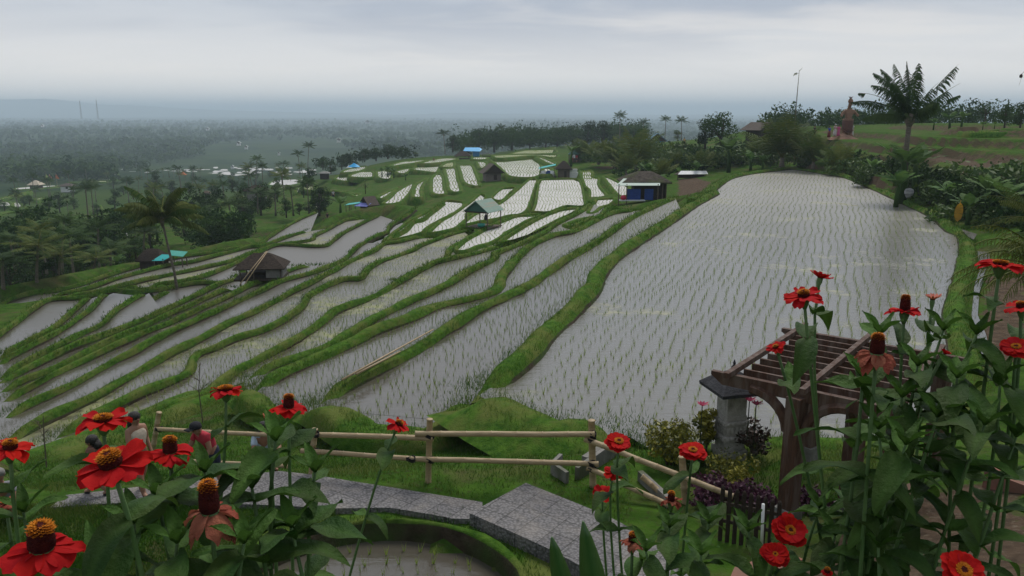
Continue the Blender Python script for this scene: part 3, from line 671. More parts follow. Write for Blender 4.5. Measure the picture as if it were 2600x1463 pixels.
pn = POND.mean(0); g1, g2 = np.meshgrid(np.arange(-2.2, 2.2, .27), np.arange(-2.2, 2.2, .27)); p = np.stack([g1.ravel(), g2.ravel()], 1)+pn+rng.normal(0, .04, (g1.size, 2))
p = p[(np.hypot(*((p-pn)/np.array([1.85, 1.8])).T) < 1)]; pond_h = np.column_stack([p, np.full(len(p), POND_Z)])
allh = np.vstack([main_h, side_h, pond_h]); dist = np.hypot(allh[:, 0], allh[:, 1])
uu, vv, _ = proj(allh[:, 0], allh[:, 1], allh[:, 2])
ok = (uu > 830) & (uu < 2080) & (vv < 1440) & ~((uu > 1600) & (vv > 1010)) & ~((uu > 1780) & (vv > 900))
order = np.argsort(np.where(ok, dist, 1e9)); near_i = order[:300]; rest = np.setdiff1d(np.arange(len(allh)), near_i)
def tints(h): return np.clip(.3+.35*wob(h[:, 0], h[:, 1], 4)+rng.uniform(-.25, .25, len(h)), 0, 1)
H1 = allh[rest]; d1 = dist[rest]; near = d1 < 34
FH = np.hypot(far_h[:, 0], far_h[:, 1]) < 118
parts = [blades(H1[near], .16, .011, 5, .38, tints(H1[near])), blades(H1[~near & (d1 < 60)], .15, .013, 3, .35, tints(H1[~near & (d1 < 60)])), blades(H1[d1 >= 60], .14, .014, 2, .3, tints(H1[d1 >= 60])),
         blades(far_h[FH], .17, .045, 1, .25, np.clip(tints(far_h[FH])-.15, 0, 1)), blades(far_h[~FH], .24, .13, 1, .25, np.clip(tints(far_h[~FH])-.2, 0, 1))]
def join(parts):
    V = np.vstack([q[0] for q in parts]); o = np.cumsum([0]+[len(q[0]) for q in parts])[:-1]
    return V, np.vstack([q[1]+k for q, k in zip(parts, o)]), np.concatenate([q[2] for q in parts])
V, F, t = join(parts); print('rice', len(allh), len(far_h), len(F))
tag(link('rice_seedlings', np_mesh('rice_seedlings', V, F, M['rice'], t)), kind='stuff')
protos = []
for i in range(8):
    V, F, t = blades(np.zeros((1, 3)), .17, .014, 5, .42, rng.uniform(.1, .6, 1)); protos.append(np_mesh('rice_seedling', V, F, M['rice'], t))
for q, i in enumerate(near_i):
    o = link('rice_seedling', protos[q % 8]); o.location = allh[i]; o.rotation_euler[2] = rng.uniform(0, 6.28); s = rng.uniform(.8, 1.2); o.scale = (s, s, s)
    tag(o, 'slender green rice seedling standing in shallow water at the near end of the paddies', 'rice plant', 'rice seedlings nearest to the bamboo fence')
# grass on the banks and the lawns (one mass)
gp = []; gh = []
for C, zt, w in BANKS:
    d = np.hypot(C[:, 0], C[:, 1])
    m = (d < 48) & in_view(C, 0, 150)
    if m.sum() < 2: continue
    for i in np.nonzero(m)[0]:
        k = int(130*(1 if d[i] < 26 else .55))
        q = C[i]+rng.normal(0, 1, (k, 2))*(w*.75+.06)
        gp.append(np.column_stack([q, np.full(k, zt[i]-.03-np.abs(rng.normal(0, .03, k)))])); gh.append(rng.uniform(.05, .17, k))
gq = []; ghq = []
for C, zt, w in BANKS:
    d = np.hypot(C[:, 0], C[:, 1]); m = (d >= 40) & (d < 95) & in_view(C, 0, 100)
    for i in np.nonzero(m)[0]:
        k = 16; q = C[i]+rng.normal(0, 1, (k, 2))*(w*.8+.05); gq.append(np.column_stack([q, np.full(k, zt[i]-.04-np.abs(rng.normal(0, .04, k)))])); ghq.append(rng.uniform(.08, .26, k))
gq = np.vstack(gq); ghq = np.concatenate(ghq)
def lawn(poly_px, n, zf=None, hgt=(.04, .13)):
    P = np.array([hit(x, y)[:2] for x, y in poly_px]); lo, hi = P.min(0), P.max(0)
    q = rng.uniform(lo, hi, (n, 2)); q = q[inpoly(q[:, 0], q[:, 1], P)]
    z = GZ(q[:, 0], q[:, 1]); gp.append(np.column_stack([q, z-.01])); gh.append(rng.uniform(*hgt, len(q)))
lawn([(560,1010),(840,1075),(1090,1105),(1390,1095),(1600,1110),(1600,1330),(1340,1228),(1215,1270),(1000,1235),(850,1215),(700,1195),(420,1225),(130,1255),(0,1200),(300,1080)], 80000)
lawn([(0,1290),(400,1280),(850,1295),(1180,1312),(1300,1352),(1480,1450),(1240,1463),(1100,1395),(850,1360),(740,1370),(700,1463),(0,1463)], 60000)
lawn([(1850,1150),(2032,1115),(2130,1125),(2300,1130),(2200,1290),(2000,1320),(1850,1280)], 9000)
lawn([(1100,1010),(1200,985),(1400,1085),(1380,1110),(1100,1110)], 5000)
GPp = np.vstack(gp); GHh = np.concatenate(gh)
wet = np.zeros(len(GPp), bool)
for Pp in (POND,): wet |= inpoly(GPp[:, 0], GPp[:, 1], Pp*.985+Pp.mean(0)*.015)
GPp, GHh = GPp[~wet], GHh[~wet]
PATHPX = [(126,1289),(168,1257),(353,1236),(500,1218),(600,1206),(713,1196),(800,1208),(878,1219),(990,1237),(1140,1261),(1217,1273),(1335,1226),(1535,1306),(1600,1340),(1660,1400),(1700,1475),(1500,1475),(1395,1394),(1287,1345),(1192,1303),(1150,1317),(1095,1306),(990,1289),(850,1291),(675,1282),(500,1277),(350,1275),(230,1281)]
PATHW = np.array([atz(x, y, .04)[:2] for x, y in PATHPX])
on = inpoly(GPp[:, 0], GPp[:, 1], PATHW); GPp, GHh = GPp[~on], GHh[~on]
V, F, t = blades(GPp, GHh*(1+.5*wob(GPp[:, 0], GPp[:, 1], .35)), .015, 1, .8, np.clip(.2+.5*wob(GPp[:, 0], GPp[:, 1], .8)+rng.uniform(-.45, .45, len(GPp)), 0, 1), .02)
V2, F2, t2 = blades(gq, ghq, .05, 1, .8, np.clip(.2+.4*wob(gq[:, 0], gq[:, 1], 1.5)+rng.uniform(-.4, .4, len(gq)), 0, 1), .02)
V, F, t = join([(V, F, t), (V2, F2, t2)]); print('grass', len(F))
tag(link('grass', np_mesh('grass', V, F, M['blade'], t)), kind='stuff')

# ---------------------------------------------------------------- trees
M['bark'] = mat('bark', (.10,.08,.06), (.045,.036,.028), 6, .95, .8, 25, .1)
M['palm_bark'] = mat('palm_bark', (.22,.19,.15), (.10,.085,.065), 5, .95, .8, 18, .1, stretch=(1, 1, 4))
M['leaf'] = mat('tree_leaves', (.016,.042,.010), None, rough=.7, spec=.1, tint=(.048,.088,.018), trans=.2, rnd=.35)
M['leaf_y'] = mat('tree_leaves_pale', (.045,.09,.015), None, rough=.6, tint=(.12,.16,.03), trans=.2, rnd=.2)
M['frond'] = mat('palm_leaflets', (.025,.058,.014), None, rough=.65, spec=.1, tint=(.06,.10,.022), trans=.2, rnd=.3)
M['frond_y'] = mat('palm_leaflets_yellowish', (.04,.085,.015), None, rough=.65, spec=.12, tint=(.14,.15,.03), trans=.25, rnd=.2)
M['banana'] = mat('banana_leaf', (.03,.085,.02), (.05,.12,.03), 3, .65, .2, spec=.12, tint=(.11,.19,.045), trans=.3, rnd=.2)
def leaf_cards(centers, radii, n, size, tintbase, seed):
    """leaf-sized quads spread over clumps"""
    r = np.random.default_rng(seed); k = len(centers); idx = r.integers(0, k, n)
    d = r.normal(0, 1, (n, 3)); d /= np.linalg.norm(d, axis=1)[:, None]; d[:, 2] = d[:, 2]*.8+.15
    p = centers[idx]+d*(radii[idx]*r.uniform(.45, 1.05, n)**.6)[:, None]
    nrm = d*.6+r.normal(0, .6, (n, 3)); nrm /= np.linalg.norm(nrm, axis=1)[:, None]
    a = np.cross(nrm, r.normal(0, 1, (n, 3))); a /= np.linalg.norm(a, axis=1)[:, None]; b = np.cross(nrm, a)
    s = size*r.uniform(.5, 1.2, n)[:, None]
    V = np.stack([p-a*s, p-b*s*.45+a*s*.1, p+a*s, p+b*s*.45+a*s*.1], 1).reshape(-1, 3)
    F = np.arange(4*n).reshape(n, 4); t = np.repeat(np.clip(tintbase[idx]+r.uniform(-.25, .25, n), 0, 1), 4)
    return V, F, t
def tree_meshes(h, w, seed, leaf='leaf', n=1500, size=.28, flat=1.0, bare=.3, clumps=16):
    r = np.random.default_rng(seed); k = clumps
    th = r.uniform(0, 2*np.pi, k); rad = np.sqrt(r.uniform(0, 1, k))*w*.38; zz = h*(bare+(1-bare)*r.uniform(.1, .92, k))
    shape = np.sin(np.clip((zz/h-bare)/(1-bare), .08, .97)*np.pi*.85+.35); rad *= np.clip(shape, .3, 1)
    C = np.stack([rad*np.cos(th), rad*np.sin(th), zz], 1); Rr = r.uniform(.13, .24, k)*w*flat**.5
    V, F, t = leaf_cards(C, Rr, n, size, r.uniform(.1, .75, k), seed+1)
    if flat < 1: V[:, 2] = V[:, 2]
    crown = np_mesh('crown', V, F, M[leaf], t)
    m = MB(); lean = r.normal(0, .03, 2)*h
    m.tube([(0,0,-.4),(lean[0]*.3, lean[1]*.3, h*.25),(lean[0], lean[1], h*.55),(lean[0]*1.2, lean[1]*1.2, h*.8)], [.045*w, .035*w, .024*w, .008*w], 7)
    for i in range(0, k, 2):
        m.tube([(lean[0]*.5, lean[1]*.5, h*(bare*.6+.15)), tuple(C[i]*np.array([.55, .55, .85])), tuple(C[i])], [.016*w, .011*w, .004*w], 5)
    return m.mesh('trunk', M['bark'], True), crown
def frond(m, base, az, el, Ln, droop, nl=26, lw=.05, ll=.7, hang=.55, twist=0.0, seed=0, torn=None, tintv=.3, stalk=.15):
    """one pinnate palm frond appended to dict m (V,F,t)"""
    r = np.random.default_rng(seed); K = 9; s = np.linspace(0, 1, K)
    e = el-droop*s**1.4; ds = Ln/(K-1)
    hx = np.concatenate([[0], np.cumsum(np.cos(e[:-1])*ds)]); hz_ = np.concatenate([[0], np.cumsum(np.sin(e[:-1])*ds)])
    az_ = az+twist*s**2
    P = np.stack([hx*np.cos(az_), hx*np.sin(az_), hz_], 1)+np.asarray(base)
    V, F, t = m['V'], m['F'], m['t']
    for i in range(K-1):     # rachis, a thin folded strip
        wd = .013*Ln*(1-s[i])+.008; wd2 = .013*Ln*(1-s[i+1])+.008
        sd = np.array([-np.sin(az_[i]), np.cos(az_[i]), 0]); o = len(V)
        V += [P[i]+sd*wd, P[i]-sd*wd, P[i+1]-sd*wd2, P[i+1]+sd*wd2, P[i]-np.array([0,0,wd*1.4]), P[i+1]-np.array([0,0,wd2*1.4])]
        F += [(o,o+1,o+2,o+3),(o,o+3,o+5,o+4),(o+1,o+4,o+5,o+2)]; t += [.9]*6
    for j in range(nl):
        f = stalk+(1-stalk)*(j+.5)/nl
        if torn and not (torn[0] < f < torn[1]): continue
        i = min(int(f*(K-1)), K-2); w = f*(K-1)-i; p = P[i]*(1-w)+P[i+1]*w; d = (P[i+1]-P[i]); d /= np.linalg.norm(d)
        side0 = np.array([-np.sin(az_[i]), np.cos(az_[i]), 0]); L = ll*np.sin(np.pi*np.clip(.12+.86*f, 0, 1))**.7*r.uniform(.85, 1.1)
        for sg in (-1, 1):
            h = hang*r.uniform(.7, 1.3)
            dr = side0*sg*math.cos(h)+np.array([0,0,-math.sin(h)])+d*.55; dr /= np.linalg.norm(dr)
            dr2 = dr+np.array([0,0,-.55*hang]); dr2 /= np.linalg.norm(dr2)
            o = len(V); q = p+dr*L*.5; e2 = q+dr2*L*.5; wv = d*lw*.5
            V += [p-wv*.6, p+wv*.6, q+wv, q-wv, e2]; F += [(o,o+1,o+2,o+3),(o+3,o+2,o+4,o+4)]; t += [np.clip(tintv+r.uniform(-.2, .2), 0, 1)]*5
def fmesh(m, name, mt):
    me = bpy.data.meshes.new(name); me.from_pydata([tuple(map(float, v)) for v in m['V']], [], [tuple(dict.fromkeys(f)) for f in m['F']]); me.materials.append(M[mt])
    at = me.attributes.new('tint', 'FLOAT', 'POINT'); at.data.foreach_set('value', np.array(m['t'], np.float32)); me.update(); return me
def palm_meshes(h, Ln, nf, seed, mt='frond', lean=.06, up=.9, nl=20, hang=.6, lw=.075, upright=False):
    r = random.Random(seed); a0 = r.uniform(0, 6.28); top = Vector((lean*h*math.cos(a0), lean*h*math.sin(a0), h))
    m = MB(); pts = [(top.x*q**1.6, top.y*q**1.6, h*q) for q in (0, .15, .35, .6, .85, 1)]; pts[0] = (0, 0, -.5)
    rb = .03*Ln+.05; m.tube(pts, [rb*1.5, rb*1.05, rb*.9, rb*.8, rb*.75, rb*.9], 8)
    f = dict(V=[], F=[], t=[])
    for i in range(nf):
        u = i/nf; el = (up+.45)-u*(1.5 if not upright else .8)+r.uniform(-.12, .12)
        frond(f, tuple(top), i*2.4+r.uniform(-.25, .25), el, Ln*r.uniform(.85, 1.08), r.uniform(.7, 1.25) if not upright else r.uniform(.4, .9), nl, lw, Ln*.3, hang, r.uniform(-.4, .4), seed*100+i, tintv=r.uniform(.1, .65))
    return m.mesh('trunk', M['palm_bark'], True), fmesh(f, 'crown', mt)
def banana_leaf(f, base, az, el, Ln, w, droop, seed, tintv):
    r = np.random.default_rng(seed); K = 9; s = np.linspace(0, 1, K); e = el-droop*s**1.5; ds = Ln/(K-1)
    hx = np.concatenate([[0], np.cumsum(np.cos(e[:-1])*ds)]); hz_ = np.concatenate([[0], np.cumsum(np.sin(e[:-1])*ds)])
    P = np.stack([hx*math.cos(az), hx*math.sin(az), hz_], 1)+np.asarray(base); sd = np.array([-math.sin(az), math.cos(az), 0])
    V, F, t = f['V'], f['F'], f['t']; prof = np.clip(np.sin(np.pi*np.clip((s-.14)/.86, 0, 1)), 0, 1)**.55*w+.012
    for sg in (-1, 1):
        for i in range(K-1):
            gp_ = .12 if r.uniform() < .35 else 0; o = len(V); up_ = np.array([0, 0, 1.0])
            a = P[i]+(P[i+1]-P[i])*gp_
            V += [P[i]*(1-gp_)+P[i+1]*gp_, P[i+1], P[i+1]+sd*sg*prof[i+1]+up_*prof[i+1]*(.3-.8*s[i+1]*r.uniform(.4, 1)), a+sd*sg*prof[i]+up_*prof[i]*(.3-.8*s[i]*r.uniform(.4, 1))]
            F += [(o, o+1, o+2, o+3)]; tv = np.clip(tintv+r.uniform(-.15, .15), 0, 1); t += [min(1, tv+.3), min(1, tv+.3), tv, tv]
def banana_meshes(h, nl, Ln, w, seed, mt='banana', el0=1.35):
    r = random.Random(seed); m = MB(); m.tube([(0,0,-.3),(0,0,h*.5),(.05*h,0,h)], [.13*h**.5, .11*h**.5, .07*h**.5], 8); f = dict(V=[], F=[], t=[])
    for i in range(nl):
        banana_leaf(f, (.04*h, 0, h*.93), i*2.4+r.uniform(-.3, .3), el0-.75*i/nl+r.uniform(-.1, .1), Ln*r.uniform(.75, 1.1), w*r.uniform(.8, 1.1), r.uniform(.35, 1.5), seed*50+i, r.uniform(.05, .7))
    return m.mesh('stem', M['frond_y'], True), fmesh(f, 'leaves', mt)
TREES = [tree_meshes(8, 7, 11, n=1500, bare=.08), tree_meshes(9, 6, 12, n=1500, bare=.08), tree_meshes(7, 8, 13, n=1700, clumps=20, bare=.08), tree_meshes(8, 5.5, 14, n=1300, leaf='leaf_y', bare=.1), tree_meshes(9, 8, 15, n=1800, clumps=22, bare=.05)]
PALMS = [palm_meshes(8, 2.6, 15, 21, lean=.05), palm_meshes(9.5, 2.4, 14, 22, lean=.1), palm_meshes(7, 2.8, 16, 23, lean=.03), palm_meshes(6.5, 2.5, 13, 24, lean=.08, mt='frond_y')]
YPALMS = [palm_meshes(.45, 3.6, 19, 31, mt='frond_y', up=1.1, nl=22, hang=.5, upright=True, lean=0), palm_meshes(.35, 3.3, 17, 32, mt='frond_y', up=1.1, nl=22, hang=.45, upright=True, lean=0)]
BANANAS = [banana_meshes(2.2, 9, 2.0, .34, 41), banana_meshes(1.6, 8, 1.8, .36, 42), banana_meshes(2.8, 10, 2.1, .32, 43)]
CHILD = {'tree': ('trunk', 'crown'), 'palm': ('trunk', 'crown'), 'banana': ('stem', 'leaves')}
def plant(name, cat, meshes, loc, s, rz, label, group=None, names=('trunk', 'crown'), sz=None):
    o = empty(name, loc, rz, label, cat, group); o.scale = (s, s, sz or s)
    for nm, me in zip(names, meshes): link(nm, me, o)
    return o
def top_scale(loc, py, h):
    """metric height so that the top reaches picture row py"""
    d = ray(1300, py); t = loc[1]/d[1]; return max(.15, (CZ+d[2]*t-loc[2])/h)
rt = random.Random(11)
# ridge trees: (x, base y, distance, top y, kind index, label)
TL = [(1190,398,250,352,0,'small bushy tree just behind the blue roofed shed'),(1150,385,262,345,4,'round tree beside the lone palm on the ridge edge'),
 (1215,380,275,325,1,'pale green round topped tree behind the blue shed'),(1255,385,280,330,4,'broad tree to the right of the pale round topped tree'),(1300,380,285,322,2,'dense wide tree below the ridge palm, dark green'),
 (1345,380,285,326,1,'tall narrow dark tree in the middle of the ridge wood'),(1385,380,290,330,4,'dark tree behind the pale green far paddies'),(1415,375,285,322,0,'dark crown left of the twin peaked ridge trees'),(1455,375,280,318,2,'dark tree with two humps on the ridge skyline'),
 (1490,370,270,306,1,'tall tree on the skyline just left of the tallest ridge palm'),(1530,370,270,308,4,'full dark tree directly under the tallest ridge palm'),(1570,370,265,322,0,'dark tree right of the tallest ridge palm'),(1610,366,255,320,2,'dark tree above the young yellow palm'),
 (1625,360,250,330,1,'shadowy tree on the skyline left of the blue gabled house'),(1720,360,230,330,3,'bluish distant tree right of the blue gabled house'),
 (820,430,215,400,4,'dark bushy tree beside the bright blue tarpaulins'),(840,440,205,408,0,'dark round tree on the terrace edge left of the blue tarpaulins'),(868,430,225,397,1,'small tree right behind the bright blue tarpaulins'),
 (925,408,235,378,4,'broad tree at the foot of the ridge wood on its left end'),(955,408,240,374,0,'leafy tree in the left ridge grove'),(985,402,245,366,2,'tall spreading tree in the middle of the left ridge grove'),(1020,400,250,372,4,'thin topped tree at the right of the left ridge grove'),(1055,402,255,385,3,'low scrubby tree where the left ridge grove ends'),
 (2010,345,160,278,2,'large hazy tree behind the bamboo pole'),(1975,345,165,292,0,'hazy tree left of the bamboo pole'),(2060,345,170,300,1,'low hazy tree between the bamboo pole and the statue'),(2105,340,175,305,4,'dark far tree just left of the statue'),
 (2190,335,150,296,0,'tree behind the terraces right of the statue'),(2255,335,150,296,3,'pale green tree behind the coconut palm trunk'),(2318,330,140,276,1,'tall dark conical tree right of the coconut palm trunk'),(2345,330,140,300,4,'bush at the foot of the dark conical tree'),
 (1830,375,128,284,2,'leafy dark tree standing in front of the brown gabled roof'),(1790,375,130,300,0,'smaller dark tree at the left side of the leafy tree'),
 (2550,325,95,266,4,'dark leafy tree at the far right end of the upper field'),(2590,325,92,258,0,'brownish tree cut by the right edge of the picture')]
for x, by, Y, ty, k, lab in TL:
    p = aty(x, by, Y); s = top_scale(p, ty, (8.3, 9.2, 7.4, 8.3, 9.3)[k])
    plant('tree', 'tree', TREES[k], p, s*(1.45 if Y > 200 else 1.15), rt.uniform(0, 6.3), lab, 'trees along the skyline and ridge', sz=s)
PL = [(95,735,58,600,3,'yellowish palm low at the left front of the valley grove'),(285,715,70,610,2,'palm with a full dark crown at the right end of the valley grove'),(160,700,78,545,1,'tall thin palm rising out of the back of the valley grove'),(365,660,84,575,0,'palm behind the green roof sheet of the teal roofed hut'),(545,615,98,535,3,'yellowish palm left of the banana thicket'),
 (1130,388,235,330,0,'lone coconut palm at the left edge of the ridge wood'),(1275,375,290,316,0,'coconut palm sticking out above the middle of the ridge wood'),(1573,372,262,285,1,'tallest coconut palm rising above the ridge wood'),
 (1632,366,255,302,0,'short coconut palm on the skyline left of the blue gabled house'),(1688,362,240,296,1,'coconut palm standing behind the blue gabled house'),(1730,362,230,296,0,'coconut palm right of the blue gabled house on the skyline'),(1595,366,262,316,2,'small palm between the tallest ridge palm and the young yellow palm'),
 (762,440,260,382,0,'left one of the two tall palms leaning together by the valley rim'),(782,440,262,362,1,'taller, right hand one of the two palms leaning together by the valley rim'),(722,450,270,408,2,'dark short palm left of the pair of leaning palms'),(650,470,230,396,1,'wind blown palm above the thatched valley hut'),(632,478,230,414,3,'lower palm touching the wind blown palm on its left'),
 (2242,330,150,290,0,'small hazy palm behind the terraces left of the coconut palm'),(430,450,330,425,0,'tiny palm beside the string of bright valley paddies'),(1050,610,0,0,0,None),
 (225,560,150,458,2,'dark palm with a full crown standing above the valley fields'),(190,720,72,575,2,'big shaggy palm in the middle of the dark valley grove'),(120,700,80,560,3,'palm at the left of the big shaggy palm in the valley grove'),(40,690,72,590,0,'dark palm in the lower left corner of the valley grove'),(255,700,82,555,0,'palm behind the shoulder of the big shaggy palm'),
 (150,740,60,625,3,'brownish palm low down in the valley grove'),(10,745,56,640,2,'palm leaning over the terraces at the left edge of the picture'),(235,720,66,640,3,'pale fronded palm beside the teal roofed hut, low in the grove'),(310,640,100,560,0,'palm between the valley grove and the tall lone palm'),(80,630,110,525,1,'thin palm at the back of the valley grove'),(345,620,118,540,2,'dark palm behind the tall lone palm'),
 (500,600,105,520,2,'palm on the slope right of the tall lone palm'),(655,540,135,478,2,'shadowy palm in front of the thatched valley hut'),(700,545,130,482,0,'second shadowy palm right of the thatched valley hut'),(745,545,128,470,1,'thin palm next to the curved pale paddies'),(590,600,100,505,0,'palm rising out of the banana thicket'),
 (2455,0,0,0,0,None)]
HS = (9.6, 10.8, 8.8, 8.0)
for x, by, Y, ty, k, lab in PL:
    if not lab: continue
    p = aty(x, by, Y); s = top_scale(p, ty, HS[k])
    hx = max(.8, min(s, 1.5))
    o = plant('palm_tree', 'palm', PALMS[k], p, s, rt.uniform(0, 6.3), lab, 'coconut palms')
    o.scale = (max(s*1.25, 1.0), max(s*1.25, 1.0), s)
for i in range(64):
    x = rt.uniform(30, 800); by = rt.uniform(455, 552)-(x-30)*.015
    p = hit(x, by); k = rt.randrange(4); s = rt.uniform(.55, .95)
    o = plant('palm_tree', 'palm', PALMS[k], p, s*1.15, rt.uniform(0, 6.3), 'small dark palm scattered over the terraced valley side beyond the lone palm', 'small palms of the far valley side', sz=s)
for i in range(56):
    x = rt.uniform(-10, 820); by = rt.uniform(448, 560)-(x-240)*.015
    p = hit(x, by); k = rt.randrange(5); s = rt.uniform(.3, .62)
    plant('tree', 'tree', TREES[k], p, s*1.2, rt.uniform(0, 6.3), 'small round dark tree scattered over the terraced valley side beyond the lone palm', 'small trees of the far valley side', sz=s)
# valley grove undergrowth trees
for i, (x, by, Y, ty, k, lab) in enumerate([(60,700,88,560,4,'dark bush tree deep in the left valley grove'),(140,705,86,600,2,'wide dark tree below the big shaggy palm'),(215,690,92,570,0,'dark tree at the heart of the valley grove'),(290,680,96,535,4,'dense bluish bush right of the valley grove'),
   (330,690,84,600,3,'pale bush left of the teal roofed hut'),(30,740,66,650,4,'dark bush beside the rough white boundary stones at the left edge'),(110,745,60,660,0,'bush beside the rusty pole shrub'),(200,720,74,650,4,'dark thicket tree left of the pale bushes'),(270,705,72,650,3,'pale green bush standing over the terrace edge'),(385,640,90,570,3,'leafy bush behind the teal roofed hut'),
   (345,655,76,606,4,'dark tree shading the thatched end of the teal roofed hut'),(470,610,110,560,0,'low tree to the right of the tall lone palm'),(560,640,86,560,2,'dark tree in front of the banana thicket'),(600,635,90,556,4,'dark tree at the foot of the banana thicket'),(620,560,125,500,0,'tree left of the thatched valley hut'),(640,555,128,520,4,'dark shrub tree under the thatched valley hut'),
   (550,500,190,470,0,'small dark tree on the dry valley terraces'),(590,485,210,455,4,'lone dark tree above the dry valley terraces'),(480,490,230,462,2,'dark tree behind the crown of the tall lone palm'),(330,470,270,450,0,'dark tree near the small far house'),(75,520,205,495,4,'dark shrub at the edge of the far left paddies'),(125,530,190,498,0,'round dark bush between the far left paddies'),(400,475,260,440,1,'tree left of the bright valley paddies'),(760,545,118,515,4,'dark bush at the end of the curved pale paddies'),(785,540,120,510,0,'dark bush above the bright green grass slope'),
   (440,560,140,525,4,'bush below the small white paddies'),(530,545,150,508,2,'bush clump on the valley slope'),(0,620,120,560,4,'dark tree cut by the left edge above the grove')]):
    p = aty(x, by, Y); s = top_scale(p, ty, (8.3, 9.2, 7.4, 8.3, 9.3)[k]); plant('tree', 'tree', TREES[k], p, s*1.35, rt.uniform(0, 6.3), lab, 'trees in the valley', sz=s)
    CO = None
# the tall lone palm in front of the terraces (fronds are parts)
def big_palm(base, h, Ln, fr, seed, label, mt, rb, pts=None, group=None):
    o = empty('palm_tree', base, 0, label, 'palm', group); m = MB()
    pts = pts or [(0,0,-.5),(.02*h,0,h*.3),(.02*h,0,h*.6),(0,0,h)]
    n = len(pts); m.tube(pts, [rb*1.5 if i == 0 else rb*(1.05-.3*i/n) for i in range(n)], 10); m.build('trunk', M['palm_bark'], o, True)
    c = MB().lathe([(rb*.8, -.5), (rb*1.7, -.1), (rb*1.5, .25), (rb*.5, .5)], 10, pts[-1]); c.build('crown_shaft', M['palm_bark'], o, True)
    for i, (az, el, L, dr, torn, tv) in enumerate(fr):
        f = dict(V=[], F=[], t=[]); frond(f, pts[-1], az, el, L, dr, 52, .075, Ln*.29, .95, 0, seed+i, torn, tv); link('frond', fmesh(f, 'frond', mt), o)
    return o
b = aty(452, 745, 53.5); hh = (CZ+ray(1300, 560)[2]/ray(1300, 560)[1]*53.5)-b[2]
fr = [(i*2.4, 1.4-1.3*i/22+rt.uniform(-.1, .1), rt.uniform(2.7, 3.5), rt.uniform(.9, 1.7), None, rt.uniform(.0, .7)) for i in range(22)]
big_palm(b, hh, 2.6, fr, 300, 'tall lone coconut palm with a drooping yellowish crown standing among the flooded terraces', 'frond_y', .085, [(0,0,-.5),(-.12,0,hh*.3),(-.35,0,hh*.6),(-.62,0,hh)], 'coconut palms')
# the wind-torn palm on the right: full upright fronds in the middle, bare broken ones at the sides
b = aty(2290, 520, 60); hh = (CZ+ray(1300, 305)[2]/ray(1300, 305)[1]*60)-b[2]
fr = [(.4,1.53,4.1,.12,None,.1),(2.6,1.50,4.3,.2,None,.15),(4.6,1.5,3.8,.2,None,.25),(1.6,1.42,3.9,.35,None,.15),(3.3,1.36,4.4,.55,None,.1),
      (2.9,1.22,4.6,.95,None,.1),(3.3,1.05,4.4,1.15,None,.15),(2.7,1.30,4.5,.8,None,.2),(-2.6,1.15,3.8,1.0,None,.2),
      (3.14,.62,4.8,.95,(.45,1),.15),(3.0,.8,4.4,.9,(.88,1),.1),(3.25,.35,3.8,.9,(.2,1),.9),(.12,.95,5.3,.22,(.55,.95),.1),(.02,.76,4.4,.3,(.3,.75),.2),(-.1,.60,3.8,.3,(.74,1),.1),(.3,1.05,3.6,.5,(.25,.8),.2),
      (-1.2,.8,2.6,.8,None,.5),(1.9,.8,2.8,.9,None,.4),(-2.2,.5,2.4,.9,(.3,1),.8),(-.4,.75,2.6,.5,(.2,.8),.5)]
big_palm(b, hh, 3.6, fr, 400, 'big wind torn coconut palm with bare broken fronds beside the statue', 'frond', .21, [(0,0,-.5),(-.05,0,hh*.35),(-.12,0,hh*.7),(-.1,0,hh)], 'coconut palms')
# young palms and bananas on the right slope
for x, by, Y, ty, k, lab in [(1615,430,125,326,0,'bushy young yellow green palm above the thatched cafe hut'),(1985,415,92,292,0,'tall upright young palm in the middle of the right slope'),(2065,420,88,325,1,'young palm with a yellow heart right of the upright one'),(1520,410,150,345,1,'small yellowish young palm above the dirt track'),(1935,400,100,330,1,'spreading young palm left of the upright one'),(1475,400,160,345,1,'grey young palm beside the green roofed stall'),(1560,420,140,352,0,'half withered young palm left of the bushy yellow green one'),(1675,455,95,392,1,'young palm drooping over the thatched roof of the cafe hut'),(1720,430,115,385,0,'young palm above the white tin shed'),(1780,440,105,372,1,'young palm right of the white tin shed'),(1500,400,165,356,1,'young palm beside the curtain side of the green stall'),(2130,440,84,362,0,'low young palm at the back corner of the wide paddy'),(1590,440,118,378,1,'bushy palm right behind the cafe hut roof on its left')]:
    p = aty(x, by, Y); s = top_scale(p, ty, 3.9); plant('young_palm', 'palm', YPALMS[k], p, s*1.25, rt.uniform(0, 6.3), lab, 'young palms on the slope', sz=s)
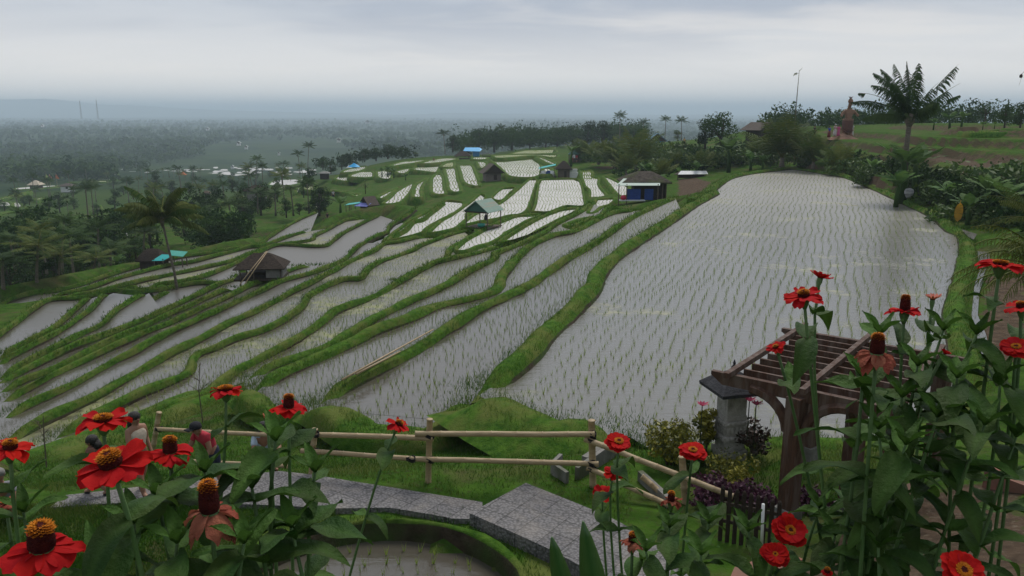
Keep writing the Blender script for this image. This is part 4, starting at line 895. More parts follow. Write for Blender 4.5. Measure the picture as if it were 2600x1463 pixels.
for x, by, Y, ty, k, lab in [(1850,432,98,338,0,'large banana plant with a pale drooping leaf below the leafy tree'),(1905,440,95,372,1,'bright green banana plant beside the paddy corner'),(2290,520,57,335,2,'large dark banana clump below the wind torn palm'),(2320,500,59,350,0,'banana plant leaning right behind the dark clump'),(2275,520,55,415,1,'pale young banana in front of the wind torn palm trunk'),
    (2500,560,46,425,2,'large bright green banana plant on the right edge of the paddy'),(2455,580,45,470,1,'banana plant with torn leaves above the hanging yellow leaf'),(2545,575,43,440,0,'banana plant at the right edge of the picture'),(2110,432,88,395,1,'small banana plant at the far right bank corner'),(2410,330,95,275,1,'dark torn banana plant on the skyline by the small roof'),(2370,328,100,296,0,'upright pale banana on the skyline'),(2440,330,98,276,2,'tall shredded banana on the skyline'),(2495,328,97,304,1,'small banana left of the far right tree'),(2525,326,95,306,0,'second small banana left of the far right tree'),
    (985,448,175,415,0,'dark banana clump on the terrace above the brown roofed hut'),(970,448,176,420,1,'left stem of the dark terrace banana clump'),(1000,450,174,422,1,'right stem of the dark terrace banana clump'),(1030,462,165,434,1,'small dark banana on the edge of the grassy terrace'),(585,620,90,520,2,'broad leaved banana in the valley thicket'),(560,615,92,545,0,'banana at the left of the valley thicket'),(610,625,91,540,1,'banana at the right of the valley thicket'),(865,545,104,488,1,'narrow dark banana by the teal awning'),(1770,455,102,400,1,'broad banana between the white tin shed and the paddy corner'),(1935,440,90,385,0,'banana right of the bright green banana plant'),(2210,470,72,392,2,'tall banana left of the dark banana clump'),(2400,540,52,445,1,'banana just right of the white sacks'),(1645,470,92,405,0,'banana rising behind the cafe hut roof on its right'),(1640,515,81,425,1,'banana plant growing in front of the blue tarpaulin'),
    (400,610,88,560,0,'banana behind the teal roofed hut'),(300,690,74,640,1,'light banana plant low on the terrace edge'),(1310,395,260,376,1,'tiny banana behind the pale far paddies'),(1340,392,262,374,0,'second tiny banana behind the pale far paddies'),(1450,420,150,360,2,'grey green banana beside the stone track hut')]:
    p = aty(x, by, Y); s = top_scale(p, ty, (4.0, 3.3, 4.7)[k]); plant('banana_plant', 'banana plant', BANANAS[k], p, s*1.3, rt.uniform(0, 6.3), lab, 'banana plants', ('stem', 'leaves'), sz=s)
# acacia-like flat tree at far right, bare tree, shrub masses on the right slope
p = aty(2500, 326, 110); me = tree_meshes(8, 11, 61, n=900, size=.22, bare=.72, clumps=16); plant('tree', 'tree', me, p, top_scale(p, 268, 8), .4, 'flat topped feathery tree on the skyline at the right', 'trees along the skyline and ridge')
p = aty(675, 0+505, 152)
me = tree_meshes(5, 4, 62, n=260, size=.2, leaf='leaf_y'); pp = aty(928, 490, 118); plant('tree', 'tree', me, pp, top_scale(pp, 458, 5), .2, 'sparse pale tree behind the brown roofed hut', 'trees in the valley')
M['shrub'] = mat('shrub_leaves', (.03,.07,.012), None, rough=.6, tint=(.10,.15,.03), trans=.2, rnd=.2)
def shrub(loc, w, h, seed, label, group=None, mt='shrub', n=900, size=.09, name='shrub', clumps=12, cat='shrub'):
    r = np.random.default_rng(seed); k = clumps; th = r.uniform(0, 6.28, k); rad = np.sqrt(r.uniform(0, 1, k))*w*.36
    C = np.stack([rad*np.cos(th), rad*np.sin(th), h*r.uniform(.25, .8, k)*(1-.4*rad/(w*.5))], 1)
    V, F, t = leaf_cards(C, r.uniform(.16, .27, k)*w, n, size, r.uniform(.05, .8, k), seed); V[:, 2] = np.maximum(V[:, 2], .01)
    o = empty(name, loc, 0, label, cat, group); link('foliage', np_mesh('foliage', V, F, M[mt], t), o)
    m = MB()
    for i in range(0, k, 2): m.tube([(C[i][0]*.2, C[i][1]*.2, -.15), tuple(C[i]*.6), tuple(C[i])], [.012*w+.004, .008*w, .003*w], 5)
    m.build('stems', M['bark'], o); return o
for i, (x, by, Y, ty, wd, lab) in enumerate([(1750,405,140,372,9,'green bush bank below the leafy dark tree'),(1700,420,130,385,8,'grassy bush above the small white shed'),(1880,420,105,385,6,'bush between the two banana plants'),(1950,420,98,385,6,'dark bush under the upright young palm'),(2030,425,92,388,5,'bush under the yellow hearted young palm'),(2150,445,82,410,5,'low bush at the back of the right bank'),(2220,470,70,425,4,'bush left of the dark banana clump'),(2370,520,55,470,4,'dark undergrowth beside the white sacks'),(2430,570,47,520,3.5,'undergrowth below the torn banana'),(2560,590,43,530,4,'dark undergrowth at the right edge'),(2350,480,62,440,5,'bush right of the dark banana clump'),(2450,470,60,430,5,'grassy bush above the bright banana plant'),(2570,480,56,430,6,'bush on the right hillside edge'),
     (1560,415,145,380,8,'bush behind the dirt track'),(1660,400,150,365,9,'bush right of the bushy young palm'),(1490,410,160,380,7,'bush beside the green roofed stall'),(1780,425,115,398,6,'bush behind the white shed on the slope'),(1855,395,125,360,7,'bush in front of the brown gabled roof')]):
    p = aty(x, by, Y); shrub(p, wd, max(.6, (by-ty)/FL*Y*1.0), 500+i, lab, 'bushes on the right slope', n=700, size=.05*wd)
# the tangled undergrowth that fills the valley grove and the ridge wood, one mass
def thicket(poly, n, hmin, hmax, seed, Yr, name='undergrowth'):
    r = np.random.default_rng(seed); P = np.array(poly, float); lo, hi = P.min(0), P.max(0); VV = []; TT = []
    c = 0
    while c < n:
        x, y = r.uniform(lo, hi)
        if not inpoly(np.array([x]), np.array([y]), P)[0]: continue
        c += 1; b_ = aty(x, y, r.uniform(*Yr)) if Yr else hit(x, y); h = r.uniform(hmin, hmax); w = h*r.uniform(.7, 1.1); k = 90
        C = r.normal(0, .3, (6, 3))*np.array([w, w, h*.5])+np.array([0, 0, h*.5])
        V, F, t = leaf_cards(C, r.uniform(.16, .3, 6)*w, k, .16*h**.5, np.full(6, r.uniform(0, .7)), seed*977+c); VV.append(V+b_); TT.append(t)
    V = np.vstack(VV); tag(link(name, np_mesh(name, V, np.arange(len(V)).reshape(-1, 4), M['leaf'], np.concatenate(TT))), kind='stuff')
thicket([(0,640),(60,560),(200,590),(330,560),(345,640),(400,625),(360,690),(130,738),(0,770)], 230, 1.6, 3.4, 5, (84, 112))
thicket([(480,640),(520,560),(620,570),(640,610),(560,640)], 70, 1.2, 2.6, 6, (84, 100))
thicket([(1560,452),(1660,455),(1790,440),(1900,425),(1980,412),(1960,395),(1800,395),(1660,405),(1560,425)], 110, .7, 2.2, 14, None)
thicket([(1150,395),(1210,385),(1300,384),(1420,378),(1500,374),(1640,368),(1640,345),(1420,352),(1180,372)], 330, 3.2, 8.0, 7, (268, 310))
thicket([(800,438),(880,430),(930,412),(1060,408),(1060,396),(930,398),(800,425)], 60, 2, 4, 8, (215, 250))
thicket([(1950,345),(2200,340),(2400,332),(2600,326),(2600,318),(2200,330),(1950,332)], 150, 2.5, 5.5, 9, (135, 165))
thicket([(320,560),(520,500),(620,500),(480,590),(380,600)], 70, 1.5, 3, 10, (120, 160))
thicket([(1660,418),(1900,402),(2050,410),(2200,440),(2330,490),(2480,560),(2600,600),(2600,540),(2440,505),(2330,450),(2200,415),(2050,388),(1800,385)], 170, .8, 2.0, 12, None)
# far woods: one mass of crowns over the plain and the gorge
fr_ = np.random.default_rng(3); FV = []; FF = []; FT = []; cnt = 0
n = 17000; px_ = fr_.uniform(-500, 3000, n); d_ = np.exp(fr_.uniform(math.log(430), math.log(4200), n))
Xf = (px_-1300)/FL*d_; Yf = d_; keep_ = np.ones(n, bool)
zf = TG(Xf, Yf); u, v, _ = proj(Xf, Yf, zf)
dn = wob(Xf*1.0, Yf*1.0, 55)+.7*wob(Xf, Yf, 140)
nb_ = 60*wob(Xf, Yf, 60)
field = ((u+nb_ > 430) & (u+nb_ < 930) & (v+nb_*.15 > 362) & (v < 424) & (u+nb_-430 > (424-v)*2.2))
keep_ = (dn > -.55-.45*(d_ > 900)) & ~field & ~((v > 424) & (u > 300))
keep_ |= (u+nb_*2 < 380) & (v < 438) & (fr_.uniform(0, 1, n) < .75) & (v > 345)
Xf, Yf, zf, d_ = Xf[keep_], Yf[keep_], zf[keep_], d_[keep_]
for i in range(len(Xf)):
    near = d_[i] < 900; k = 70 if near else 26
    hgt = fr_.uniform(6, 13)*(1 if near else 1.15); w = hgt*fr_.uniform(.55, 1.0)
    nc = 5 if near else 3
    C = fr_.normal(0, .26, (nc, 3))*np.array([w, w, hgt*.5])+np.array([0, 0, hgt*.6]); idx = fr_.integers(0, nc, k)
    d = fr_.normal(0, 1, (k, 3)); d /= np.linalg.norm(d, axis=1)[:, None]
    p = C[idx]+d*w*.3*np.array([1, 1, .9]); a = fr_.normal(0, 1, (k, 3)); a /= np.linalg.norm(a, axis=1)[:, None]
    b_ = np.cross(d, a); b_ /= np.maximum(np.linalg.norm(b_, axis=1)[:, None], 1e-3); a = np.cross(b_, d); s = w*(.12 if near else .2)
    Q = np.stack([p-a*s, p-b_*s*.7, p+a*s, p+b_*s*.7], 1).reshape(-1, 3)+np.array([Xf[i], Yf[i], zf[i]-.5])
    FV.append(Q); FT.append(np.repeat(np.clip(fr_.uniform(0, .8)+fr_.uniform(-.2, .2, k), 0, 1), 4)); cnt += k
V = np.vstack(FV); t = np.concatenate(FT); F = np.arange(len(V)).reshape(-1, 4); print('far wood quads', len(F))
tag(link('forest', np_mesh('forest', V, F, M['leaf'], t)), kind='stuff')
# hills at the left of the horizon
HX = np.linspace(-2900, 900, 120); prof = 1.95*(70*np.exp(-((HX+2150)/520)**2)+52*np.exp(-((HX+2700)/420)**2)+22*np.exp(-((HX+1400)/420)**2)+9*np.exp(-((HX+150)/260)**2)+7*np.exp(-((HX+900)/200)**2)+3*wob(HX, HX*0, 60))
V = []; 
for j, (dy, f) in enumerate([(-500, 0), (-300, .35), (-120, .8), (0, 1), (160, .75), (400, .3), (700, 0)]):
    for i, x in enumerate(HX): V.append((x*2.35, 8600+dy*2.3+60*math.sin(x/170), -46+(prof[i]+20)*f*(1+.06*math.sin(x/70+j*2))))
nX = len(HX); F = [(j*nX+i, j*nX+i+1, (j+1)*nX+i+1, (j+1)*nX+i) for j in range(6) for i in range(nX-1)]
M['hill'] = mat('hill_forest', (.02,.045,.014), (.04,.07,.02), .02, .95)
tag(link('hills', np_mesh('hills', np.array(V), np.array(F), M['hill'], smooth=True)), kind='structure')
# ---------------------------------------------------------------- field huts and sheds
M['thatch'] = mat('thatch', (.075,.058,.046), (.03,.024,.02), 6, .95, .9, 22, .1, stretch=(1, 1, 5))
M['thatch_b'] = mat('thatch_brown', (.14,.105,.075), (.07,.05,.036), 6, .95, .9, 22, .1)
M['wood'] = mat('old_wood', (.15,.12,.09), (.08,.062,.048), 5, .85, .5, 20, .2, stretch=(6, 6, 1))
M['wood_d'] = mat('dark_wood', (.05,.036,.026), (.03,.022,.017), 5, .8, .4, 20, .2)
M['plaster'] = mat('grey_plaster', (.26,.25,.23), (.17,.165,.155), 4, .9, .3, 15, .15)
M['brick'] = mat('weathered_block', (.20,.17,.15), (.12,.10,.09), 7, .9, .6, 20, .15)
M['green_tin'] = mat('green_tin', (.10,.22,.17), (.17,.27,.21), 2, .5, .5, 8, .4, stretch=(14, 1, 1), c3=(.20,.22,.16))
M['green_dk'] = mat('green_tin_dark', (.03,.10,.075), (.045,.12,.09), 3, .6, .2)
M['teal'] = mat('teal_sheet', (.03,.36,.36), (.05,.42,.40), 4, .5, .2, tint=None)
M['teal2'] = mat('green_sheet', (.04,.28,.22), (.06,.33,.26), 4, .5, .2)
M['pale_tin'] = mat('pale_green_tin', (.36,.47,.40), (.44,.52,.46), 4, .5, .3, 10, stretch=(10, 1, 1))
M['blue_roof'] = mat('bright_blue_tin', (.03,.36,.72), (.05,.42,.78), 3, .45, .2)
M['blue_wall'] = mat('blue_boards', (.02,.16,.34), (.03,.2,.4), 3, .6)
M['tarp'] = mat('blue_tarpaulin', (.008,.035,.17), (.015,.05,.23), 4, .6, .5, 6)
M['purple'] = mat('violet_blue_sheet', (.16,.18,.48), (.2,.22,.55), 4, .6)
M['blue_gable'] = mat('dusty_blue_roof', (.07,.18,.30), (.10,.22,.34), 4, .6)
M['white_tin'] = mat('white_tin', (.55,.57,.57), (.66,.67,.67), 4, .5, .2, 10)
M['brown_roof'] = mat('brown_roof', (.055,.042,.035), (.085,.065,.05), 5, .85, .5, 20)
M['tan_roof'] = mat('tan_roof', (.42,.36,.27), (.5,.43,.33), 4, .8)
M['bamboo'] = mat('bamboo', (.40,.30,.17), (.30,.22,.12), 4, .5, .3, 14, .4, stretch=(1, 1, 6))
M['tie'] = mat('black_palm_rope', (.015,.013,.012), None, rough=.9)
M['white'] = mat('white_cloth', (.75,.75,.74), (.62,.62,.62), 4, .8)
M['dark'] = mat('dark_cloth', (.015,.015,.018), (.03,.03,.035), 4, .9)
def hip(w, d, rl, ze, zr, th=.12, thick_mat=None, ov=0):
    m = MB(); a = [(-w/2,-d/2,ze),(w/2,-d/2,ze),(w/2,d/2,ze),(-w/2,d/2,ze)]; r0, r1 = (-rl/2,0,zr),(rl/2,0,zr)
    n = 7
    def slope(p, q, s, t):
        """grid slope p-q (eave) to t-s (ridge), bulging a little like thatch"""
        vs = []; 
        for j in range(5):
            f = j/4
            for i in range(n):
                g = i/(n-1); e = Vector(p).lerp(Vector(q), g); u = Vector(t).lerp(Vector(s), g); v = e.lerp(u, f)
                v.z += .06*th/.12*math.sin(f*math.pi)+random.uniform(-.012, .012)*w*.4*(f < .99); vs.append(v)
        o = [(j*n+i, j*n+i+1, (j+1)*n+i+1, (j+1)*n+i) for j in range(4) for i in range(n-1)]; m.add(vs, o)
    slope(a[0], a[1], r1, r0); slope(a[1], a[2], r1, r1); slope(a[2], a[3], r0, r1); slope(a[3], a[0], r0, r0)
    for i in range(4):
        p, q = a[i], a[(i+1) % 4]; m.add([p, q, (q[0]*.985, q[1]*.985, ze-th), (p[0]*.985, p[1]*.985, ze-th)], [(3,2,1,0)])
    m.add([(x*.985, y*.985, ze-th) for x, y, z in a], [(3,2,1,0)]); return m
def gable(w, l, ze, zr, th=.05, ov=.0):
    """two roof sheets, ridge along y"""
    m = MB(); m.sheet((-w/2,-l/2,ze),(0,-l/2,zr),(0,l/2,zr),(-w/2,l/2,ze), -th); m.sheet((0,-l/2,zr),(w/2,-l/2,ze),(w/2,l/2,ze),(0,l/2,zr), -th); return m
def gable_end(w, y, ze, zr): return MB().add([(-w/2+.04,y-.02,ze),(w/2-.04,y-.02,ze),(0,y-.02,zr-.04),(-w/2+.04,y+.02,ze),(w/2-.04,y+.02,ze),(0,y+.02,zr-.04)], [(0,1,2),(5,4,3),(0,3,4,1),(1,4,5,2),(2,5,3,0)])
def posts(o, pts, z0, z1, r, mt='wood', name='post'):
    for x, y in pts: MB().tube([(x, y, z0), (x, y, z1)], r, 7).build(name, M[mt], o)
def walls(o, w, d, z0, z1, mt, c=(0, 0), name='wall', th=.06):
    for s, (cx, cy, sx, sy) in zip('abcd', ((0,-d/2,w,th),(0,d/2,w,th),(-w/2,0,th,d-th*1.05),(w/2,0,th,d-th*1.05))):
        MB().box((c[0]+cx, c[1]+cy, (z0+z1)/2), (sx, sy, z1-z0)).build(name, M[mt], o)
def at_g(x, y, dz=0): p = hit(x, y, TG); p[2] += dz; return p
HB = {}
# thatched field shelter with leaning bamboo
p = atz(668, 703, BZ['l2']+.02); k = p[1]/2002
o = empty('thatched_shelter', p, .12, 'dark thatched field shelter with two long bamboo poles leaning on it', 'hut'); W = 128*k
hip(W, W*.8, W*.3, 30*k, 63*k, .06).build('roof', M['thatch'], o)
posts(o, [(-W*.38,-W*.3),(-W*.12,-W*.3),(-W*.38,W*.28),(W*.38,W*.28),(W*.4,-W*.3)], -.4, 32*k, .04)
MB().box((W*.27, 0, 13*k), (W*.32, W*.55, 26*k)).build('wall', M['plaster'], o); MB().box((-W*.02, -W*.02, 1.5*k), (W*.95, W*.72, 5*k)).build('floor', M['wood_d'], o)
MB().box((-W*.1, W*.1, 9*k), (W*.3, W*.3, 8*k)).build('bench', M['wood_d'], o)
for i, (x0, x1) in enumerate(((640, 686), (652, 689))):
    a = p+np.array([(x0-668)*k, -W*.75, .02]); b_ = p+np.array([(x1-668)*k, -W*.12, 70*k])
    m = MB().tube([a, (a+b_)/2+np.array([0, 0, .03]), b_], [.035, .032, .022], 7)
    tag(m.build('bamboo_pole', M['bamboo'], None, True), ['long bamboo pole leaning on the thatched shelter, lower end further left', 'second bamboo pole leaning on the thatched shelter, lower end nearer the hut'][i], 'pole', 'poles leaning on the shelter')
# green tin shelter
p = atz(1228, 578, BZ['b6']-.15); k = p[1]/2002
o = empty('tin_roof_shelter', p, -.5, 'open shelter on four posts with a light green corrugated gable roof', 'shelter')
w_, l_ = 74*k, 80*k; gable(w_, l_, 44*k, 72*k).build('roof', M['green_tin'], o); gable_end(w_, -l_*.42, 44*k, 72*k).build('gable_panel', M['green_dk'], o)
MB().beam((-w_*.47,-l_*.42,43*k),(w_*.47,-l_*.42,43*k),.06,.12).build('tie_beam', M['wood_d'], o)
for q in ((-w_*.42,-l_*.42),(w_*.42,-l_*.42),(w_*.42,l_*.42),(-w_*.42,l_*.42)): MB().tube([(q[0], q[1], -.6), (q[0], q[1], 45*k)], .045, 7).build('post', M['wood'], o)
MB().box((0, 0, 3*k), (w_*.9, l_*.9, 3*k)).build('platform', M['wood'], o)
q = Vector(p)+Matrix.Rotation(-.5, 3, 'Z') @ Vector((w_*.1, -l_*.3, 4.6*k))
t_ = MB().lathe([(.10,0),(.24,.02),(.30,.14),(.33,.28),(.29,.28),(.25,.10),(.02,.06)], 18, (0, 0, 0)); t_o = t_.build('wash_tub', M['teal2'], None, True); t_o.location = q
tag(t_o, 'round teal plastic tub standing on the platform of the green tin shelter', 'tub')
q = Vector(p)+Matrix.Rotation(-.5, 3, 'Z') @ Vector((w_*.36, -l_*.42, 24*k))
m = MB(); m.lathe([(.02,.55),(.10,.42),(.16,.2),(.13,.05),(.04,0)], 10); hb = m.build('hanging_bag', M['dark'], None, True); hb.location = q; tag(hb, 'dark bundle of cloth hanging from the post of the green tin shelter', 'bag')
# thatched cafe hut with pale awning and blue tarpaulin
p = atz(1632, 508, -1.6); k = p[1]/2002
o = empty('thatched_cafe_hut', p, 0, 'large dark thatched hut with a pale green awning and blue tarpaulin walls', 'hut')
MBh = hip(126*k, 104*k, 34*k, 45*k, 70*k, .12); ho = MBh.build('roof', mat('mossy_thatch', (.10,.085,.07), (.04,.033,.027), 3.5, .95, .9, 14, .1, c3=(.06,.07,.03)), o); ho.location = (8*k, 40*k, 0)
m = MB(); m.sheet((-72*k,-22*k,38*k),(38*k,-22*k,38*k),(44*k,6*k,53*k),(-50*k,6*k,53*k), .03); m.build('awning', M['pale_tin'], o)
for x0, x1 in ((-42, -8), (2, 24)): MB().box(((x0+x1)/2*k, -12*k, 15*k), ((x1-x0)*k, .05, 28*k)).build('tarpaulin', M['tarp'], o)
posts(o, [(-64*k,-20*k),(-44*k,-18*k),(34*k,-20*k),(48*k,-6*k),(60*k,10*k),(66*k,40*k)], -.7, 42*k, .05)
MB().box((20*k, 40*k, 24*k), (80*k, 50*k, 52*k)).build('back_room', M['wood_d'], o)
MB().box((-30*k, -16*k, 1*k), (64*k, 20*k, 2*k)).build('counter', M['white_tin'], o)
bb = MB().lathe([(.06,0),(.25,.05),(.28,.25),(.2,.4),(.05,.45)], 12).build('red_bucket', mat('red_plastic', (.45,.02,.06), None, rough=.4), None, True); bb.location = Vector(p)+Vector((-52*k, -18*k, 2.2*k))
tag(bb, 'pinkish red covered bucket at the left end of the blue tarpaulin hut', 'bucket')
# plank huts on the ridge
def plank_hut(name, label, x, y, Y, wpx, hpx, roofm, wallm, rz=0, kind='gable', wall_f=.5, dfac=.9):
    p = aty(x, y, Y); k = Y/2002; o = empty(name, p, rz, label, 'hut'); W = wpx*k; H = hpx*k
    if kind == 'gable':
        gable(W, W*dfac, H*wall_f, H, .08).build('roof', M[roofm], o)
        gable_end(W*.86, -W*dfac*.45, H*wall_f-.02, H-.1).build('gable_wall', M['wood_d'], o)
    else: hip(W, W*dfac, W*.12, H*wall_f, H, .1).build('roof', M[roofm], o)
    walls(o, W*.66, W*dfac*.7, -1.2, H*wall_f+.05, wallm); MB().box((W*.08, -W*dfac*.36, H*wall_f*.4), (W*.14, .06, H*wall_f*.75)).build('door', M['wood_d'], o); return o, p, k
plank_hut('block_hut', 'small hut with a dark gable roof and pale block walls between narrow paddies', 1249, 456, 139, 58, 40, 'brown_roof', 'brick', .25, wall_f=.42)
o, p, k = plank_hut('plank_hut', 'brown plank hut with a pyramid thatch roof and a teal awning on its left', 1431, 453, 137, 42, 44, 'thatch', 'wood', 0, 'hip', .55)
m = MB(); m.sheet((-63*k, -10*k, 24*k), (-20*k, -10*k, 33*k), (-20*k, 10*k, 35*k), (-63*k, 10*k, 26*k), .04); m.build('awning', M['teal'], o); posts(o, [(-58*k,-8*k),(-58*k,8*k),(-24*k,-8*k)], -.8, 28*k, .05); MB().box((-40*k, 0, 2*k), (44*k, 16*k, 6*k)).build('deck', M['wood_d'], o)
for i, (dx, c, lab) in enumerate(((-52, 'white', 'white sack under the teal awning, nearest its outer post'), (-38, 'tarp', 'blue sack in the middle under the teal awning'), (-30, 'white', 'white sack beside the plank hut wall'))):
    s_ = MB().lathe([(.1,0),(.5,.05),(.55,.5),(.4,.9),(.12,1.0)], 9).build('sack', M[c], None, True); s_.location = Vector(p)+Vector((dx*k, -4*k, 5*k)); tag(s_, lab, 'sack')
s_ = MB().box((0, 0, .5), (1.6, .6, 1.0)).box((0, -.02, 1.3), (1.3, .4, .5)).build('display_stand', M['white'], None); s_.location = Vector(p)+Vector((24*k, -4*k, 1*k)); tag(s_, 'white stand with goods against the right wall of the plank hut', 'stand')
p = aty(1201, 397, 215); k = 215/2002
o = empty('blue_shed', p, 0, 'bright blue shed with a sky blue tin roof on the ridge', 'shed')
m = MB(); m.sheet((-24*k, -9*k, 13*k), (18*k, -9*k, 12*k), (16*k, 6*k, 21*k), (-20*k, 6*k, 21*k), .06); m.sheet((18*k, -9*k, 12*k), (23*k, 4*k, 17*k), (16*k, 6*k, 21*k), (16*k, 6*k, 20.9*k), .06); m.build('roof', M['blue_roof'], o)
MB().box((8*k, 2*k, 5*k), (16*k, 10*k, 16*k)).build('wall', M['blue_wall'], o); posts(o, [(-20*k,-6*k),(-6*k,-6*k)], -1, 14*k, .06)
p = aty(1175, 407, 212); k = 212/2002
o = empty('thatched_shelter', p, 0, 'small dark thatched shelter in front of the blue shed', 'hut'); W = 42*k
hip(W, W*.8, W*.2, 11*k, 23*k, .12).build('roof', M['thatch'], o); posts(o, [(-W*.36,-W*.3),(W*.36,-W*.3),(-W*.36,W*.3),(W*.36,W*.3)], -1, 11*k, .07); MB().box((W*.04, 0, 2.5*k), (W*.74, W*.6, 6*k)).build('base', M['brick'], o)
p = aty(1238, 398, 217); k = 217/2002; o = empty('low_shed', p, 0, 'low brown open shed right of the bright blue shed', 'shed'); gable(30*k, 14*k, 5*k, 8*k).build('roof', M['brown_roof'], o); posts(o, [(-13*k,-6*k),(13*k,-6*k),(-13*k,6*k),(13*k,6*k)], -1, 5*k, .07); MB().box((0,0,1.2*k),(24*k,8*k,2.4*k)).build('bench', M['wood_d'], o)
p = aty(1458, 412, 160); k = 160/2002
o = empty('market_stall', p, 0, 'stall with a small green pitched roof beside the dirt track', 'stall'); hip(31*k, 22*k, 6*k, 20*k, 30*k, .06).build('roof', M['green_dk'], o); posts(o, [(-13*k,-9*k),(13*k,-9*k),(-13*k,9*k),(13*k,9*k)], -1, 20*k, .06); MB().box((2*k, 5*k, 8*k), (22*k, 6*k, 22*k)).build('wall', M['wood_d'], o); MB().box((0, -6*k, 3*k), (24*k, 5*k, 8*k)).build('counter', M['thatch_b'], o); MB().box((-1*k, -9*k, 15*k), (5*k, .05, 9*k)).build('curtain', M['white'], o)
p = at_g(1753, 452); k = p[1]/2002; o = empty('low_shed', p, 0, 'low shed with a long white tin roof above the brown seed bed', 'shed'); m = MB(); m.sheet((-34*k,-9*k,9*k),(42*k,-9*k,10*k),(40*k,4*k,17*k),(-24*k,4*k,17*k), .03); m.build('roof', M['white_tin'], o); m = MB(); m.sheet((-42*k,4*k,8*k),(-34*k,-9*k,9*k),(-24*k,4*k,17*k),(-24.1*k,4.1*k,17*k), .03); m.build('side_roof', M['brown_roof'], o); posts(o, [(-34*k,-6*k),(0,-6*k),(36*k,-6*k),(-30*k,4*k),(36*k,4*k)], -.3, 11*k, .04); MB().box((2*k, 1*k, 4*k), (64*k, 6*k, 8*k)).build('wall', M['wood_d'], o)
plank_hut('gabled_house', 'house with a dusty blue gable roof among the trees of the ridge', 1665, 372, 205, 50, 33, 'blue_gable', 'blue_wall', 0, wall_f=.42)
plank_hut('gabled_house', 'house with a wide dark brown gable roof behind the leafy tree', 1930, 350, 135, 76, 38, 'brown_roof', 'wood_d', .5, wall_f=.5)
plank_hut('gabled_house', 'dark roofed house on the skyline beside the torn banana plant', 2408, 333, 120, 52, 18, 'brown_roof', 'wood_d', .6, wall_f=.35)
o, p, k = plank_hut('thatched_house', 'thatched hut with pale walls below the valley rim', 652, 494, 150, 64, 24, 'thatch', 'plaster', 0, 'hip', .45, .6)
plank_hut('tiny_hut', 'tiny hut with a tan roof on the dry valley terraces', 525, 494, 240, 20, 10, 'thatch_b', 'wood_d', 0, 'hip', .4)
plank_hut('far_house', 'far house with a tan hipped roof at the edge of the valley forest', 92, 471, 330, 32, 13, 'tan_roof', 'wood', 0, 'hip', .15)
plank_hut('far_house', 'white walled far house with a dark roof on the left valley terraces', 172, 479, 300, 36, 14, 'brown_roof', 'white', .1, 'hip', .5)
plank_hut('far_house', 'low grey tin roofed hut by the terrace end, left of the blue tarpaulins', 824, 443, 200, 28, 8, 'plaster', 'wood_d', 0, 'hip', .4)
for x, y, Y, w_, lab in ((606,366,620,13,'white far building at the top of the green valley field'),(625,375,600,11,'small white far building just below the top of the valley field'),(708,390,520,8,'tiny white hut in the middle of the green valley field'),(860,358,640,14,'pale far house on the wooded valley side above the terraces'),(108,321,1300,9,'white speck of a house among the far woods on the left'),(527,330,1500,12,'faint white far building among the woods of the plain'),(590,424,480,9,'small white roof above the string of bright paddies'),(933,313,1900,16,'pale far building beyond the ridge on the plain')):
    plank_hut('far_house', lab, x, y, Y, w_, w_*.5, 'white_tin', 'white', .2, wall_f=.5)
# brown roofed hut with two awnings
p = atz(930, 548, -6.1); k = p[1]/2002
o = empty('brown_roof_hut', p, -.35, 'hut with a brown tin roof, one teal and one violet blue awning', 'hut')
g = gable(46*k, 34*k, 29*k, 50*k, .06).build('roof', M['brown_roof'], o); g.location = (10*k, 0, 0); g.rotation_euler[2] = -.5
walls(o, 36*k, 26*k, -1.2, 30*k, 'wood_d', (10*k, 0)); ge = gable_end(42*k, -12*k, 28*k, 48*k).build('gable_wall', M['wood_d'], o); ge.location = (10*k, 0, 0); ge.rotation_euler[2] = -.5
m = MB(); m.sheet((-48*k,-24*k,27*k),(-8*k,-24*k,33*k),(-6*k,-4*k,36*k),(-46*k,-4*k,30*k), .03); m.build('teal_awning', M['teal'], o)
m = MB(); m.sheet((-16*k,-30*k,27*k),(20*k,-30*k,27*k),(24*k,-14*k,34*k),(-10*k,-14*k,34*k), .03); m.build('violet_awning', M['purple'], o)
posts(o, [(-45*k,-22*k),(-45*k,-6*k),(-30*k,-22*k),(-14*k,-28*k),(18*k,-28*k)], -1.2, 29*k, .045); MB().box((-8*k, -10*k, -1*k), (84*k, 40*k, 4*k)).build('platform', M['thatch_b'], o)
# teal sheets over a dark thatched hut, left
p = atz(392, 672, BZ['u1']+.1); k = p[1]/2002
o = empty('teal_roof_hut', p, -.2, 'dark thatched hut with bright teal and green roof sheets on its right', 'hut')
hip(74*k, 50*k, 30*k, 14*k, 42*k, .15).build('roof', M['thatch'], o); walls(o, 58*k, 34*k, -1.5, 14*k, 'wood_d')
m = MB(); m.sheet((18*k,-34*k,16*k),(48*k,-30*k,17*k),(66*k,-8*k,29*k),(32*k,-10*k,29*k), .03); m.build('teal_sheet', M['teal'], o)
m = MB(); m.sheet((52*k,-12*k,28*k),(94*k,-14*k,26*k),(90*k,14*k,34*k),(40*k,14*k,36*k), .03); m.build('green_sheet', M['teal2'], o)
posts(o, [(22*k,-30*k),(46*k,-28*k),(88*k,-10*k),(86*k,12*k),(50*k,12*k)], -1.5, 22*k, .05)
